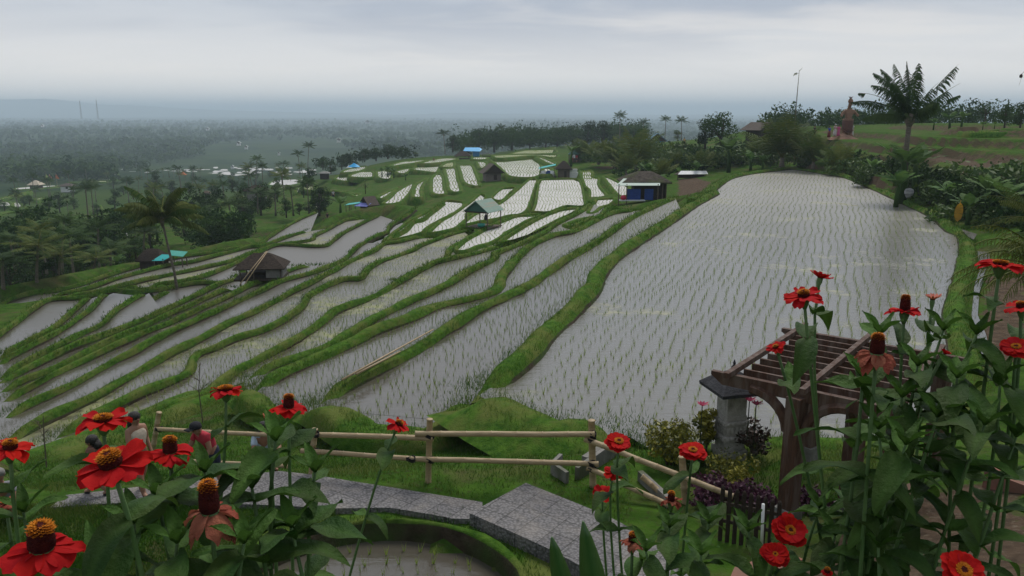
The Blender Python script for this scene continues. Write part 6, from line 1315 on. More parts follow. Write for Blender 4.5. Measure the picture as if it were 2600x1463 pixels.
    m.v = [tuple(Mh @ Vector((a, b+(.035 if c < -.02 else 0), c))+hc) for a, b, c in m.v]
    if hair_len:
        k_ = MB().tube([h-f*.05, h-f*.085-up*.08, V['neck']-f*.1-up*hair_len*.6, V['neck']-f*.1-up*hair_len], [.075, .08, .07, .03], 10); m.add(k_.v, k_.f)
    if not hat: m.build('hair', M['hair'] if hat is None else M['plaster'], o, True)
    else:
        m = MB(); c = h+up*.04; m.lathe([(.1,-.005),(.102,.03),(.085,.075),(.04,.1),(.005,.105)], 14, tuple(c)); q = c+f*.12; m.box(tuple(q), (.13,.12,.015), math.atan2(f.y, f.x)-math.pi/2); m.build('cap', hat, o, True)
    return o
def stand(h=1.6, lean=0.0, stride=.18, arm=.1, face=(0, -1, 0), bend=0.0):
    s = h/1.7; b = bend
    J = dict(pel=(0,0,.92), bel=(0,-b*.12,1.08), chest=(0,-b*.35,1.30-b*.08), neck=(0,-b*.5,1.46-b*.16), head=(0,-b*.56-.01,1.56-b*.2), top=(0,-b*.62,1.64-b*.24), shl=(-.17,-b*.4,1.38-b*.1), shr=(.17,-b*.4,1.38-b*.1), ell=(-.24,-b*.5-arm,1.12-b*.15), elr=(.24,-b*.5+arm*.6,1.12-b*.15),
             wrl=(-.22,-b*.6-arm*2.2,.92-b*.1), wrr=(.23,-b*.6-arm*.6,.88-b*.1), hpl=(-.09,0,.86), hpr=(.09,0,.86), knl=(-.1,-stride*.7,.47), knr=(.1,stride*.2,.47), anl=(-.1,-stride,.09), anr=(.1,stride*1.3,.09), tol=(-.11,-stride-.15,.035), tor=(.11,stride*1.3-.14,.035))
    J = {k: Vector(v)*s for k, v in J.items()}; J['face'] = J['head']+Vector(face)*.1; return J
def squat(h=1.0):
    J = dict(pel=(0,.12,.30), bel=(0,.05,.44), chest=(0,-.06,.62), neck=(0,-.1,.77), head=(0,-.12,.87), top=(0,-.12,.95), shl=(-.17,-.07,.70), shr=(.17,-.07,.70), ell=(-.25,-.24,.50), elr=(.25,-.24,.50), wrl=(-.12,-.42,.46), wrr=(.12,-.42,.44), hpl=(-.1,.08,.27), hpr=(.1,.08,.27), knl=(-.17,-.30,.46), knr=(.17,-.30,.46), anl=(-.15,-.12,.09), anr=(.15,-.12,.09), tol=(-.16,-.27,.035), tor=(.16,-.27,.035))
    J = {k: Vector(v) for k, v in J.items()}; J['face'] = J['head']+Vector((0,-.1,0)); return J
def cloth(n, c, c2=None): return mat(n, c, c2 or tuple(q*.8 for q in c), 9, .85, .3, 20)
cream, red, navy, khaki = cloth('cream_top', (.50,.42,.33)), cloth('red_shirt', (.42,.03,.05)), cloth('navy_cloth', (.02,.025,.05)), cloth('khaki_cloth', (.25,.19,.12))
ltblue, black, sand, whitec = cloth('pale_blue_shirt', (.45,.55,.65)), cloth('black_cloth', (.015,.015,.02)), cloth('patterned_shorts', (.28,.22,.14), (.05,.05,.06)), cloth('white_shirt', (.6,.6,.6))
def pz(x, y, Y): return aty(x, y, Y)
g = 'visitors on the garden path'
person((pz(366, 1283, 12.4)[0], 12.4, .12), R(60), 'person with long dark hair in a sleeveless cream top behind the flowers', stand(1.46), cream, khaki, .28, group=g, sleeve=False)
person((pz(252, 1281, 12.4)[0], 12.4, .12), R(-80), 'child in patterned shorts and dark boots striding along the left end of the path', stand(1.02, stride=.24), cloth('brown_top', (.2,.1,.07)), sand, .05, group=g)
person((pz(548, 1272, 12.6)[0], 12.6, .12), R(-35), 'person in a red shirt and black cap bending forward on the path', stand(1.34, stride=.1, bend=.5), red, navy, hat=black, group=g)
person(pz(672, 1192, 14.1), R(35), 'person in a pale blue shirt squatting on the grass by the bamboo rail', squat(), ltblue, black, .04, group=g)
person(pz(20, 1330, 11.6), R(20), 'grey haired person low at the left edge of the picture', squat(), cloth('grey_top', (.25,.25,.27)), navy, hat=False, group=g)
gf = 'people on the terraces and the hill'
person(pz(822, 572, 112), R(60), 'person in an orange shirt crouching on the bright green bank', squat(), cloth('orange_shirt', (.55,.16,.08)), black, group=gf)
person(pz(832, 566, 113), R(20), 'person in black standing beside the crouching person in orange', stand(1.5), black, black, group=gf)
person(pz(1101, 415, 200), R(20), 'dark clad farmer stooping in the ridge paddy', stand(1.6, bend=.9), black, navy, group=gf)
person(pz(2104, 352, 106), R(10), 'person in a blue top and long red skirt left of the statue', stand(1.62, stride=.02), cloth('blue_top', (.04,.08,.35)), cloth('red_skirt', (.16,.02,.02)), skirt=True, group=gf)
person(pz(2128, 349, 106), R(-10), 'person in a bright pink dress at the foot of the statue', stand(1.6, stride=.02), cloth('pink_dress', (.55,.07,.22)), cloth('pink_skirt', (.5,.08,.2)), skirt=True, group=gf)
person(pz(2119, 348, 107), R(10), 'person in pale clothes between the blue and the pink dressed people', stand(1.68, stride=.03), cloth('pale_pink', (.5,.36,.36)), whitec, skirt=True, hat=whitec, group=gf)
person(pz(2162, 348, 108), R(-10), 'person in white on the right of the statue', stand(1.75, stride=.03), whitec, whitec, skirt=True, group=gf)
person(pz(2067, 349, 112), R(10), 'dark clad person standing alone between the bamboo pole and the statue', stand(1.6), black, navy, group=gf)
person(pz(1737, 372, 150), R(0), 'person in a yellow top above the white tin shed', stand(1.65), cloth('yellow_top', (.5,.33,.12)), black, group=gf)
person(pz(1453, 413, 158), R(0), 'person in white and red at the green roofed stall', stand(1.65), whitec, red, group=gf)
person(pz(1464, 413, 158), R(10), 'person in red at the counter of the green roofed stall', stand(1.6), red, black, group=gf)
person(pz(1536, 418, 148), R(30), 'person in pale grey walking on the dirt track', stand(1.7), cloth('pale_grey', (.4,.42,.45)), black, group=gf)
person(pz(1556, 419, 146), R(-20), 'person in orange red on the dirt track under the young palms', stand(1.65), cloth('rust_shirt', (.40,.12,.08)), khaki, group=gf)
person(pz(1563, 420, 146), R(20), 'person with a white hat on the dirt track under the young palms', stand(1.7), cloth('brick_shirt', (.35,.16,.12)), black, hat=whitec, group=gf)
person(pz(1582, 424, 140), R(0), 'person in a white shirt at the right end of the dirt track', stand(1.65), whitec, black, group=gf)
person(pz(847, 508, 130), R(0), 'person in white and dark blue on the terrace above the teal awning', stand(1.6), whitec, navy, group=gf)
# statue
M['straw'] = mat('straw_clay', (.27,.155,.10), (.19,.105,.07), 2.2, .9, .9, 9); M['straw_d'] = mat('straw_clay_dark', (.13,.06,.045), (.09,.045,.035), 2.2, .9, .8, 9)
b_ = pz(2149, 350, 108); k = 108/2002/1.03
st = empty('giant_statue', b_, 0, 'giant brown straw figure with raised bent arms standing on the hill beside the coconut palm', 'statue')
def q(x, y, dy=0): return ((x-250)/5.152*k, dy, (775-y)/5.152*k)
P_ = [q(252,560), q(252,510), q(255,450), q(258,405), q(262,350), q(266,305), q(205,430), q(165,470), q(150,500,-.3), q(312,430), q(352,465), q(372,500,-.3), q(200,455), q(305,455)]
link('body', skin_mesh('body', P_, [(0,1),(1,2),(2,3),(3,4),(4,5),(2,6),(6,7),(7,8),(2,9),(9,10),(10,11)], [.5,.42,.55,.3,.27,.25,.26,.19,.18,.26,.19,.18,.2,.2], M['straw'], 2), st)
link('headdress', skin_mesh('headdress', [q(262,335), q(264,300), q(262,262,.05), q(250,285), q(282,285)], [(0,1),(1,2),(1,3),(1,4)], [.36,.34,.12,.2,.2], M['straw'], 2), st)
m = MB(); 
for i in range(9): a = i*.7; m.tube([q(262,268), (q(262,268)[0]+math.cos(a)*.3, math.sin(a)*.3, q(0,245)[2])], [.05,.015], 5)
m.build('crest', M['straw_d'], st)
m = MB().tube([q(250,545), q(250,560), q(250,600), q(248,660), q(245,705)], [.62,.72,.70,.72,.66], 14); m.build('loincloth', M['straw_d'], st, True); MB().lathe([(.66,-.12),(.72,0),(.66,.12)], 16, q(252,540)).build('belt', M['straw'], st, True)
link('legs', skin_mesh('legs', [q(245,650), q(215,690), q(205,745), q(185,770,-.5), q(285,690), q(290,745), q(310,768,-.5)], [(0,1),(1,2),(2,3),(0,4),(4,5),(5,6)], [.6,.42,.34,.28,.42,.34,.28], M['straw'], 2), st)
heap('rock', pz(2140, 355, 107), 2.6, .8, 'straw', 'brown straw base and debris under the giant statue', 'base').name = 'straw_base'
for s in (-1, 1):
    MB().lathe([(.02,.06),(.09,0),(.02,-.06)], 8, (q(262,318)[0]+s*.13, -.3, q(262,318)[2])).build('eye', M['straw_d'], st, True)
m = MB().lathe([(.03,.1),(.1,0),(.03,-.1)], 8, (q(262,330)[0], -.36, q(262,330)[2]-.05)); m.build('nose', M['straw'], st, True)
# ---------------------------------------------------------------- zinnias in front of the lens
M['petal'] = mat('red_petal', (.44,.010,.008), (.52,.016,.008), 30, .7, .15, 90, .06, tint=(.36,.010,.022), trans=.25)
M['petal_f'] = mat('faded_petal', (.24,.035,.03), (.36,.10,.06), 40, .75, .5, 90, .1, tint=(.40,.17,.10), trans=.2)
M['petal_p'] = mat('salmon_petal', (.50,.12,.08), None, 30, .6, tint=(.6,.22,.14), trans=.2)
M['cone'] = mat('seed_cone', (.13,.022,.018), (.06,.012,.014), 90, .8, .8, 200, .1, tint=(.38,.09,.015)); M['floret'] = mat('orange_florets', (.62,.23,.012), (.55,.16,.01), 120, .7, .4, 200, .2, trans=.1)
M['zleaf'] = mat('zinnia_leaf', (.017,.052,.010), (.032,.078,.014), 14, .55, .35, 60, .13, c3=(.06,.085,.016), tint=(.06,.13,.022), trans=.22, rnd=.3)
M['zstem'] = mat('zinnia_stem', (.06,.12,.035), (.09,.15,.05), 20, .55, .2, 60, tint=None, rnd=.2); M['bud'] = mat('green_bud', (.10,.17,.03), (.16,.2,.04), 40, .6)
def petals_mesh(n, Rp, wp, r0, tilt, ruffle, seed, mt, layers=1, droop=.3):
    r = np.random.default_rng(seed); V = []; F = []; t = []; NU, NV = 7, 5
    for ly in range(layers):
        for i in range(n):
            az = 2*math.pi*(i+.5*ly)/n+r.uniform(-.13, .13); L = Rp*r.uniform(.78, 1.08)*(1-.16*ly); w = wp*r.uniform(.9, 1.12); ti = tilt+r.uniform(-.16, .16)*ruffle*2+.2*ly; tw = r.uniform(-.35, .35)*ruffle; dr = droop*r.uniform(.5, 1.4); tv = r.uniform(0, .8)
            cu = r.uniform(.1, .5); o = len(V); ph = r.uniform(0, 6)
            for a in range(NU):
                s = a/(NU-1); wd = w*.5*(.28+.72*math.sin(min(1, s*1.05+.05)*math.pi*.62)**.8)*(1 if s < .82 else math.sqrt(max(.10, 1-((s-.82)/.2)**2)))
                rad = r0+L*s*math.cos(ti)*(1-.12*dr*s); z = L*s*math.sin(ti)-dr*L*s*s*.55+ly*.002
                for b in range(NV):
                    q_ = (b/(NV-1)-.5)*2; y = wd*q_; zz = z+.018*wd*math.sin(q_*9+ph)+cu*wd*(q_*q_)*.7-cu*wd*.2+ruffle*.10*L*math.sin(3*q_+ph+4*s)*s; yy = y*math.cos(tw*s); zz += y*math.sin(tw*s); rd = rad-(.0 if abs(q_) > .2 or s < .99 else L*.03)
                    V.append((rd*math.cos(az)-yy*math.sin(az), rd*math.sin(az)+yy*math.cos(az), zz)); t.append(tv*(1-.3*s))
            F += [(o+a*NV+b, o+a*NV+b+1, o+(a+1)*NV+b+1, o+(a+1)*NV+b) for a in range(NU-1) for b in range(NV-1)]
    return np_mesh('petals', V, F, M[mt], np.array(t), True)
def cone_mesh(rc, hc, seed, flat=False):
    """seed head covered in overlapping scales + ring of star florets on top"""
    r = np.random.default_rng(seed); m = MB(); prof = [(rc*.62, -.004), (rc, hc*.12), (rc*.98, hc*.45), (rc*.86, hc*.75), (rc*.6, hc*.95), (rc*.2, hc*1.0)]
    m.lathe(prof, 18); V = []; F = []; t = []
    n = int(70+hc*2600)
    for i in range(n):
        f = (i+.5)/n; z = hc*f; rr_ = np.interp(z, [p[1] for p in prof], [p[0] for p in prof]); az = i*2.39996; d = np.array([math.cos(az), math.sin(az), 0]); s = np.array([-d[1], d[0], 0]); c = d*rr_*.97+np.array([0, 0, z]); l = rc*.20*r.uniform(.8, 1.3)
        o = len(V); V += [c-s*l*.5, c+s*l*.5, c+d*l*.6+np.array([0, 0, l*.9])]; F.append((o, o+1, o+2)); t += [f*.7]*3
    base = m.mesh('cone', M['cone'], True); sc = np_mesh('scales', V, F, M['cone'], np.array(t))
    V = []; F = []; nf = 70 if not flat else 60; top = .58 if hc < rc*1.3 else .72
    for i in range(nf):
        f = (i+.5)/nf
        if flat: rr_ = rc*(.45+.55*f); z = hc*(1.0-.2*f)
        else:
            z = hc*(1-(1-top)*f**1.3); rr_ = rc*(.25+.75*f**.6) if f < .55 else np.interp(z, [p[1] for p in prof], [p[0] for p in prof])
        az = i*2.39996; c = np.array([math.cos(az)*rr_, math.sin(az)*rr_, z+rc*.01]); L = rc*.24*r.uniform(.8, 1.2); out = np.array([math.cos(az), math.sin(az), 0])
        for j in range(5):
            a = j*1.2566+r.uniform(-.2, .2); d = np.array([math.cos(a), math.sin(a), .6]); d += out*.5; s = np.array([-d[1], d[0], 0]); o = len(V); V += [c-s*L*.3, c+s*L*.3, c+d*L*.9+s*L*.05]; F.append((o, o+1, o+2))
        o = len(V); V += [c+np.array([0, 0, L*.7]), c+out*L*.4, c-out*L*.4]; F.append((o, o+1, o+2))
    return base, sc, np_mesh('florets', V, F, M['floret'])
def leaf_mesh(L, w, droop, fold, seed, tv):
    r = np.random.default_rng(seed); NU, NV = 9, 5; V = []; t = []; ph = r.uniform(0, 6); bend = r.uniform(-.25, .25)
    for a in range(NU):
        s = a/(NU-1); wd = w*.5*max(.02, math.sin(math.pi*(s*.93+.05))**.75*(1.15-.45*s)); e = droop*s; x = L*(math.sin(e)/droop if droop > .05 else s); z = -L*((1-math.cos(e))/droop if droop > .05 else 0)
        for b in range(NV):
            q_ = (b/(NV-1)-.5)*2; V.append((x, q_*wd*math.cos(fold)+bend*L*s*s, z+abs(q_)*wd*math.sin(fold)+.012*w/.03*math.sin(7*s+ph+q_*2)*abs(q_)*.35)); t.append(tv+(.35 if b == 2 else 0))
    F = [(a*NV+b, a*NV+b+1, (a+1)*NV+b+1, (a+1)*NV+b) for a in range(NU-1) for b in range(NV-1)]
    return np_mesh('leaf', V, F, M['zleaf'], np.array(t), True)
LEAVES = [leaf_mesh(*a) for a in ((.085,.036,.7,.25,1,.1),(.10,.04,1.1,.3,2,.3),(.07,.032,.4,.35,3,.5),(.11,.042,1.4,.2,4,.15),(.06,.024,.3,.45,5,.75),(.095,.044,.9,.12,6,.0))]
rz_ = random.Random(21)
def add_leaves(o, path, n, s=1.0, lo=.12, hi=.95):
    P = [Vector(p) for p in path]
    for i in range(n):
        f = lo+(hi-lo)*i/max(1, n-1); g = f*(len(P)-1); j = min(int(g), len(P)-2); c = P[j].lerp(P[j+1], g-j); a0 = i*1.5708+rz_.uniform(-.4, .4)+1.2
        for sd in (0, math.pi):
            l = link('leaf', LEAVES[rz_.randrange(6)], o); k_ = s*rz_.uniform(.75, 1.15)*(1.1-.35*f); l.location = c; l.rotation_euler = (rz_.uniform(-.3, .3), rz_.uniform(-.75, .05), a0+sd+rz_.uniform(-.3, .3)); l.scale = (k_,)*3
def stem_path(top, via, root):
    top, via, root = Vector(top), Vector(via), Vector(root); return [top.lerp(via, t).lerp(via.lerp(root, t), t) if False else (top*(1-t)**2+via*2*t*(1-t)+root*t*t) for t in [i/8 for i in range(9)]]
def zinnia(x, y, d, dia_px, label, kind='open', tilt=(0, 0), sx=None, nleaf=3, cone=(.32, .5), droop=.3, seed=1, lsc=1.0, low=1.4, pt=.12):
    """x, y: bloom centre in the survey, d: distance; dia_px: petal spread"""
    p = Vector(aty(x, y, d)); D = .86*dia_px/FL*(p-Vector((0, 0, CZ))).length; Rr = D/2
    root = Vector((p.x+(sx or 0)*.001, p.y+rz_.uniform(-.06, .10), 0)); root.z = min(float(T0(np.array([root.x]), np.array([root.y]))[0]), p.z-.5)-.02
    o = empty('zinnia', root, 0, label, 'zinnia', 'red zinnias in the flower bed')
    ax = Vector((math.sin(tilt[0]), -math.sin(tilt[1]), 1)).normalized(); tp = p-root
    path = stem_path(tp-ax*.004, tp-ax*(.16+.1*rz_.random()), Vector((0, 0, 0)))
    n_ = len(path); MB().tube(path[::-1], [.0038-.0012*i/n_ for i in range(n_)], 8).build('stem', M['zstem'], o, True)
    b = empty('bloom', tp, 0); b.parent = o; b.rotation_euler = ax.to_track_quat('Z', 'Y').to_euler()
    rc, hc = Rr*cone[0]*.86, Rr*cone[1]*.86
    np_ = {'open': 10, 'flat': 13, 'faded': 9, 'salmon': 26}[kind]; mt = {'open': 'petal', 'flat': 'petal', 'faded': 'petal_f', 'salmon': 'petal_p'}[kind]
    ruf = {'open': .85, 'flat': .25, 'faded': 1.5, 'salmon': .3}[kind]
    link('petals', petals_mesh(np_, Rr-rc*.6, (Rr*(.62 if kind != 'salmon' else .2)), rc*.6, pt, ruf, seed, mt, 2 if kind == 'flat' else 1, droop), b)
    c_, s_, f_ = cone_mesh(rc, hc, seed, kind == 'flat'); co_ = link('cone', c_, b); link('scales', s_, b); link('florets', f_, b)
    MB().lathe([(.003,-.024),(rc*.5,-.02),(rc*.95,-.008),(rc*.9,.001),(rc*.3,.002)], 12).build('calyx', M['zstem'], b, True)
    add_leaves(o, path, nleaf, lsc, .12, .55 if low < 1 else .7); return o, path
Z = []
def zi(*a, **k): Z.append(zinnia(*a, seed=len(Z)+3, **k))
# left group
zi(262,1068,1.12,140,'red zinnia with a yellow ring, seen edge on above the big left bloom',tilt=(.06,.0),cone=(.36,.22),droop=.5,sx=-40)
zi(283,1180,.80,200,'biggest open red zinnia with a thick yellow crowned centre, left of the path',tilt=(-.12,.22),cone=(.34,.42),droop=.25,nleaf=5,sx=60)
zi(432,1148,1.0,132,'red zinnia with a tall dark cone tipped orange, right beside the biggest bloom',tilt=(.05,-.02),cone=(.33,.75),droop=.6,sx=20,nleaf=4)
zi(573,990,1.42,104,'red zinnia on a long bare stem reaching up over the lower paddies',tilt=(.0,-.04),cone=(.42,.22),droop=.45,sx=-300,nleaf=3)
zi(733,1035,1.25,118,'red zinnia with a high orange cone in front of the second paddy',tilt=(.05,-.06),cone=(.30,.75),droop=.5,sx=-40,nleaf=4)
zi(1012,1078,1.75,80,'small red zinnia tilted to the right, in front of the bamboo rails',tilt=(.55,-.05),cone=(.34,.35),droop=.55,sx=-420,nleaf=4)
zi(533,1300,.86,170,'withered zinnia with a tall maroon cone and curled salmon petals',kind='faded',cone=(.36,1.2),droop=.9,sx=30,nleaf=4,pt=-.15)
zi(106,1392,.78,200,'red zinnia with ragged petals and a big maroon cone, lower left corner',tilt=(.15,.1),cone=(.36,.8),droop=.5,sx=40,nleaf=5,pt=-.05)
zi(26,1138,1.05,116,'red zinnia cut by the left edge, at the height of the path people',tilt=(.15,.0),cone=(.33,.4),droop=.4,sx=30)
zi(14,1280,1.2,66,'crumpled pinkish red zinnia at the left edge',kind='faded',cone=(.3,.3),droop=.8,sx=-20)
# right group
zi(2041,752,1.30,112,'red zinnia with an orange centre, topmost large bloom left of the garden foliage',tilt=(-.2,.12),cone=(.33,.35),droop=.35,sx=330,nleaf=3)
zi(2083,706,1.55,66,'small half open red zinnia behind the topmost large bloom',tilt=(.25,-.1),cone=(.3,.3),droop=-.1,sx=360,pt=.4,nleaf=3)
zi(2297,790,1.40,100,'dark red zinnia with a high pointed orange cone over the paddy',tilt=(.02,-.08),cone=(.31,1.0),droop=.35,sx=120,nleaf=4)
zi(2368,760,1.5,50,'salmon coloured fringed zinnia bud next to the pointed cone',kind='salmon',cone=(.3,.15),droop=-.2,pt=.55,sx=20,nleaf=4)
zi(2226,898,1.10,122,'withered zinnia with a black red cone hanging its faded petals',kind='faded',cone=(.36,1.05),droop=1.0,sx=60,nleaf=5,pt=-.1)
zi(1970,882,1.45,62,'small red zinnia facing left, just above the pergola beam',tilt=(-.45,.1),cone=(.3,.25),droop=.2,sx=420,nleaf=3)
zi(2540,672,1.30,112,'wide flat red zinnia at the upper right edge of the foliage',tilt=(.0,.02),cone=(.35,.2),droop=.35,sx=60,nleaf=3)
zi(2592,780,1.3,80,'dark red zinnia cut by the right edge below the wide flat one',tilt=(-.2,0),cone=(.3,.4),droop=.5,sx=30)
zi(2580,884,1.25,86,'pinkish red zinnia cut by the right edge, lower of the pair there',kind='flat',tilt=(-.3,.3),cone=(.28,.2),droop=.3,sx=20)
zi(1571,1124,1.7,84,'red zinnia with an orange centre over the corner of the bamboo fence',tilt=(.05,.30),cone=(.34,.25),droop=.35,sx=160,nleaf=4,kind='flat')
zi(1759,1146,1.65,88,'red zinnia with layered petals in front of the last fence post',tilt=(.0,.25),cone=(.3,.22),droop=.4,sx=-20,nleaf=5,kind='flat')
zi(1557,1200,1.75,66,'red zinnia in the middle of the three by the fence corner',tilt=(.2,.2),cone=(.3,.3),droop=.5,sx=180)
zi(1530,1252,1.8,66,'lowest of the three red zinnias by the fence corner, petals hanging',tilt=(-.05,.65),cone=(.22,.15),droop=.3,sx=140)
zi(1606,1376,1.3,84,'withered brown zinnia above the stone landing',kind='faded',cone=(.32,.8),droop=1.1,sx=20,nleaf=4)
zi(1704,1272,1.5,74,'faded zinnia half hidden by leaves right of the fence corner',kind='faded',cone=(.32,.9),droop=.9,sx=20)
zi(2006,1348,1.35,100,'fully open red zinnia facing us, upper one of the bottom pair',tilt=(.1,.75),cone=(.3,.15),droop=.2,kind='flat',nleaf=4,sx=20)
zi(1968,1408,1.3,80,'layered red zinnia, lower one of the bottom pair',tilt=(-.05,.6),cone=(.2,.12),droop=.3,kind='flat',nleaf=5,sx=-20)
zi(2445,1450,.95,112,'red zinnia with a yellow ring at the bottom right corner',tilt=(.0,.8),cone=(.36,.2),droop=.25,kind='flat',nleaf=4)
zi(2188,1202,1.35,50,'small red zinnia seen from the side before the dark pergola post',tilt=(.45,.2),cone=(.4,.5),droop=.6,sx=60)
zi(2100,1452,1.1,34,'orange topped young zinnia at the bottom edge',tilt=(0,.1),cone=(.5,.8),droop=.8,nleaf=4)
zi(2398,898,1.3,30,'tiny red zinnia bud deep in the right foliage',tilt=(.5,.2),cone=(.3,.3),droop=-.3,pt=.7,nleaf=5)
zi(680,1065,1.1,40,'green and yellow zinnia bud below the high orange cone',kind='salmon',cone=(.6,.6),droop=-.6,pt=1.1,nleaf=6,sx=-30)
# leafy shoots without open flowers
def shoot(x, y, d, h, n, label, s=1.0, sx=0):
    p = Vector(aty(x, y, d)); root = Vector((p.x+sx*.001+rz_.uniform(-.22, .22), p.y+rz_.uniform(-.1, .2), 0)); root.z = min(float(T0(np.array([root.x]), np.array([root.y]))[0]), p.z-h)-.02
    o = empty('leafy_shoot', root, 0, label, 'zinnia plant', 'leafy zinnia shoots'); tp = p-root; path = stem_path(tp, tp-Vector((rz_.uniform(-.1, .1), rz_.uniform(-.08, .08), .3)), Vector((0, 0, 0)))
    MB().tube(path[::-1], [.0036]*5+[.003]*3+[.002], 7).build('stem', M['zstem'], o, True); add_leaves(o, path, n, s, .02, .78)
    for a in range(4):
        l = link('leaf', LEAVES[4], o); l.location = tp; l.rotation_euler = (0, -.9, a*1.57+.4); l.scale = (.8*s,)*3
SH = [(2395,840,1.35,'leafy shoot below the salmon bud',8),(2235,850,1.3,'leafy shoot with upright top leaves left of the pointed cone stem',5),(2190,960,1.2,'leafy shoot leaning left over the right end of the pergola',5),(2480,850,1.3,'leafy shoot with broad arched leaves near the right bank',8),(2330,930,1.25,'dense shoot in the middle of the right foliage',9),(2430,960,1.2,'dense shoot right of the middle of the right foliage',9),(2540,960,1.25,'dark leafy shoot at the right edge',9),(2290,1010,1.2,'leafy shoot below the withered black red cone',9),(2230,1090,1.15,'leafy shoot in front of the right pergola post',8),(2380,1060,1.15,'dark shoot low in the right foliage',9),(2500,1080,1.15,'dark shoot low at the right edge',9),(2300,1130,1.1,'big leaved shoot before the right pergola post',8),(2580,1110,1.2,'leafy shoot cut by the right edge',9),
      (2080,1290,1.35,'bright leafy shoot above the bottom pair of zinnias',7),(2120,1360,1.25,'leafy shoot right of the bottom pair of zinnias',8),(1900,1350,1.35,'leafy shoot left of the bottom pair of zinnias',7),(1800,1330,1.4,'pale leafy shoot beside the picket fence',7),(1700,1340,1.4,'leafy shoot right of the withered brown zinnia',7),(1640,1400,1.25,'leafy shoot at the bottom below the stone landing corner',7),(1780,1410,1.2,'low leafy shoot left of the lower bottom bloom',7),(2230,1390,1.1,'dark leafy shoot before the bare soil',7),
      (700,1120,1.0,'leafy shoot with horizontal leaves under the yellow bud',7),(800,1200,1.05,'leafy shoot standing over the pebble path',7),(640,1240,.95,'broad leaved shoot between the withered bloom and the path',7),(520,1200,1.0,'dark leafy shoot behind the withered bloom',6),(400,1260,.95,'leafy shoot under the biggest bloom',6),(340,1330,.9,'leafy shoot at the lower left',7),(450,1380,.85,'bright leafy shoot at the bottom left centre',7),(620,1380,.85,'dark leafy shoot at the bottom left of the pond',7),(240,1420,.85,'leafy shoot at the bottom behind the ragged bloom',6),(740,1340,.95,'drooping dark leafy shoot at the left side of the pond',7),(60,1300,1.1,'leafy shoot at the left edge over the grass',5)]
for x, y, d, lab, n in SH: shoot(x, y, d, .55, n+(3 if x > 2100 and y < 1250 else 1), lab, 1.05)
# sword leaved plant at the bottom
M['sword'] = mat('sword_leaf', (.035,.10,.022), (.02,.06,.014), 6, .4, .2, 30, .4, stretch=(1, 1, .25), tint=(.10,.16,.04))
def sword(x, y0, y1, d, w, lab):
    a, c = Vector(aty(x[0], y0, d)), Vector(aty(x[1], y1, d)); c = a+(c-a)*3.2; n = 12; V = []
    for i in range(n):
        f = i/(n-1); p = a.lerp(c, f); wd = w*min(1, (f*3.2/1.0)**.7)*.5+.0004
        for q_ in (-1, 0, 1): V.append((p.x+q_*wd-c.x, p.y+abs(q_)*wd*.35-c.y, p.z-c.z))
    F = [(i*3+b, i*3+b+1, (i+1)*3+b+1, (i+1)*3+b) for i in range(n-1) for b in range(2)]
    o = link('sword_leaf', np_mesh('sword_leaf', V, F, M['sword'], np.array([0.9 if i % 3 != 1 else 0 for i in range(len(V))])*.5, True)); o.location = c; sm = o.modifiers.new('solid', 'SOLIDIFY'); sm.thickness = .004; tag(o, lab, 'leaf', 'sword shaped leaves at the bottom')
sword((1401,1425),1362,1463,1.0,.026,'left, shorter sword shaped leaf standing up before the landing'); sword((1480,1505),1322,1463,1.0,.034,'taller sword shaped leaf standing up before the landing'); sword((2195,2196),1300,1463,1.15,.035,'dark sword shaped leaf beside the bare soil')
# ---------------------------------------------------------------- camera, light, sky
cam = bpy.data.cameras.new('camera'); co = bpy.data.objects.new('camera', cam); COL.objects.link(co)
cam.sensor_width = 36; cam.lens = 18/(1300/FL); cam.clip_start = .05; cam.clip_end = 90000
co.location = (0, 0, CZ); co.rotation_euler = (R(90)-PITCH, 0, 0); SC.camera = co
SUN_EL, SUN_RZ = R(58), R(20)
sun = bpy.data.lights.new('sun', 'SUN'); so = bpy.data.objects.new('sun', sun); COL.objects.link(so)
sun.energy = 2.2; sun.angle = R(25); sun.color = (1, .96, .9)
so.rotation_euler = (R(90)-SUN_EL, 0, R(180)-SUN_RZ)
w = bpy.data.worlds.new('World'); SC.world = w; w.use_nodes = True
nt = w.node_tree; N = nt.nodes; L = nt.links
sky = N.new('ShaderNodeTexSky'); sky.sky_type = 'NISHITA'; sky.sun_disc = False; sky.sun_elevation = SUN_EL; sky.sun_rotation = SUN_RZ; sky.air_density = 1.5; sky.dust_density = 4
bg = N['Background']; bg.inputs['Strength'].default_value = .1
tc = N.new('ShaderNodeTexCoord'); sx = N.new('ShaderNodeSeparateXYZ'); L.new(tc.outputs['Generated'], sx.inputs[0])
def mth(op, a, b=None):
    x = N.new('ShaderNodeMath'); x.operation = op
    for i, q in enumerate((a, b)):
        if q is None: continue
        if isinstance(q, (int, float)): x.inputs[i].default_value = q
        else: L.new(q, x.inputs[i])
    return x.outputs[0]
dz = mth('ADD', mth('MAXIMUM', sx.outputs[2], 0.0), .12)
cv = N.new('ShaderNodeCombineXYZ'); L.new(mth('DIVIDE', sx.outputs[0], dz), cv.inputs[0]); L.new(mth('DIVIDE', sx.outputs[1], dz), cv.inputs[1]); cv.inputs[2].default_value = 3.7
def wn(sc, dt, ro, off):
    mp = N.new('ShaderNodeMapping'); mp.inputs['Location'].default_value = off; mp.inputs['Scale'].default_value = (.75, 1.35, 1); L.new(cv.outputs[0], mp.inputs[0])
    n = N.new('ShaderNodeTexNoise'); n.inputs['Scale'].default_value = sc; n.inputs['Detail'].default_value = dt; n.inputs['Roughness'].default_value = ro
    n.inputs['Distortion'].default_value = .4; L.new(mp.outputs[0], n.inputs['Vector']); return n.outputs['Fac']
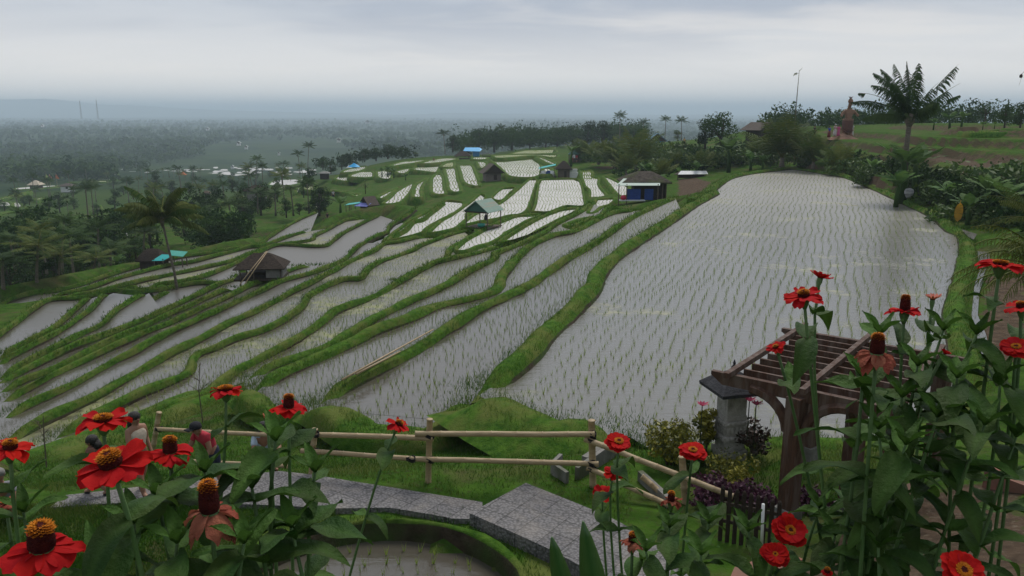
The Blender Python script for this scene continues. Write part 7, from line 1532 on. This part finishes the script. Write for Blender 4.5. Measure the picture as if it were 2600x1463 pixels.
def wmr(v, a, b, c=0, d=1):
    x = N.new('ShaderNodeMapRange'); x.interpolation_type = 'SMOOTHSTEP'; L.new(v, x.inputs['Value'])
    for k_, q in zip(('From Min', 'From Max', 'To Min', 'To Max'), (a, b, c, d)): x.inputs[k_].default_value = q
    return x.outputs[0]
def wmix(f, a, b):
    x = N.new('ShaderNodeMix'); x.data_type = 'RGBA'; L.new(f, x.inputs['Factor'])
    for s_, i in ((a, 6), (b, 7)):
        if isinstance(s_, tuple): x.inputs[i].default_value = (*s_, 1)
        else: L.new(s_, x.inputs[i])
    return x.outputs[2]
# cloud layer: grey undersides with brighter gaps (values are 10x, the background runs at 0.1)
cl = wmix(wmr(wn(.42, 4, .5, (2.1, .4, 0)), .40, .60), (4.1, 4.55, 5.5), (6.0, 6.3, 6.9))
cl = wmix(wmr(wn(.95, 5, .55, (7.3, 2.2, 0)), .48, .72, 0, .75), cl, (7.6, 7.4, 7.4))
cl = wmix(wmr(wn(2.6, 5, .6, (1.3, 5.2, 0)),   .40, .7, .12, 0), cl, (4.4, 5.0, 5.8))
cl = wmix(wmr(sx.outputs[2], .0, .13, .92, 0), cl, (11.4, 10.7, 9.9))
cl = wmix(wmr(sx.outputs[2], .22, .8, 0, .5), cl, (2.6, 2.8, 3.2))
L.new(wmix(.93 if False else wmr(sx.outputs[2], -1, 1, .94, .94), sky.outputs[0], cl), bg.inputs[0])
SC.view_settings.view_transform = 'Standard'; SC.view_settings.look = 'None'; SC.view_settings.exposure = .15; SC.view_settings.gamma = 1
# ---------------------------------------------------------------- the air
hz = MB().box((0, 20000, 14), (83000, 46000, 200)); hm = bpy.data.materials.new('haze'); hm.use_nodes = True
nt2 = hm.node_tree; nt2.nodes.remove(nt2.nodes['Principled BSDF']); pv_ = nt2.nodes.new('ShaderNodeVolumePrincipled')
pv_.inputs['Color'].default_value = (.74, .88, 1.0, 1); pv_.inputs['Density'].default_value = .00031; pv_.inputs['Anisotropy'].default_value = 0
nt2.links.new(pv_.outputs[0], nt2.nodes['Material Output'].inputs['Volume'])
tag(hz.build('haze', hm), kind='stuff')
SC.cycles.use_denoising = True
SC.cycles.max_bounces = 8; SC.cycles.transparent_max_bounces = 8; SC.cycles.volume_bounces = 3
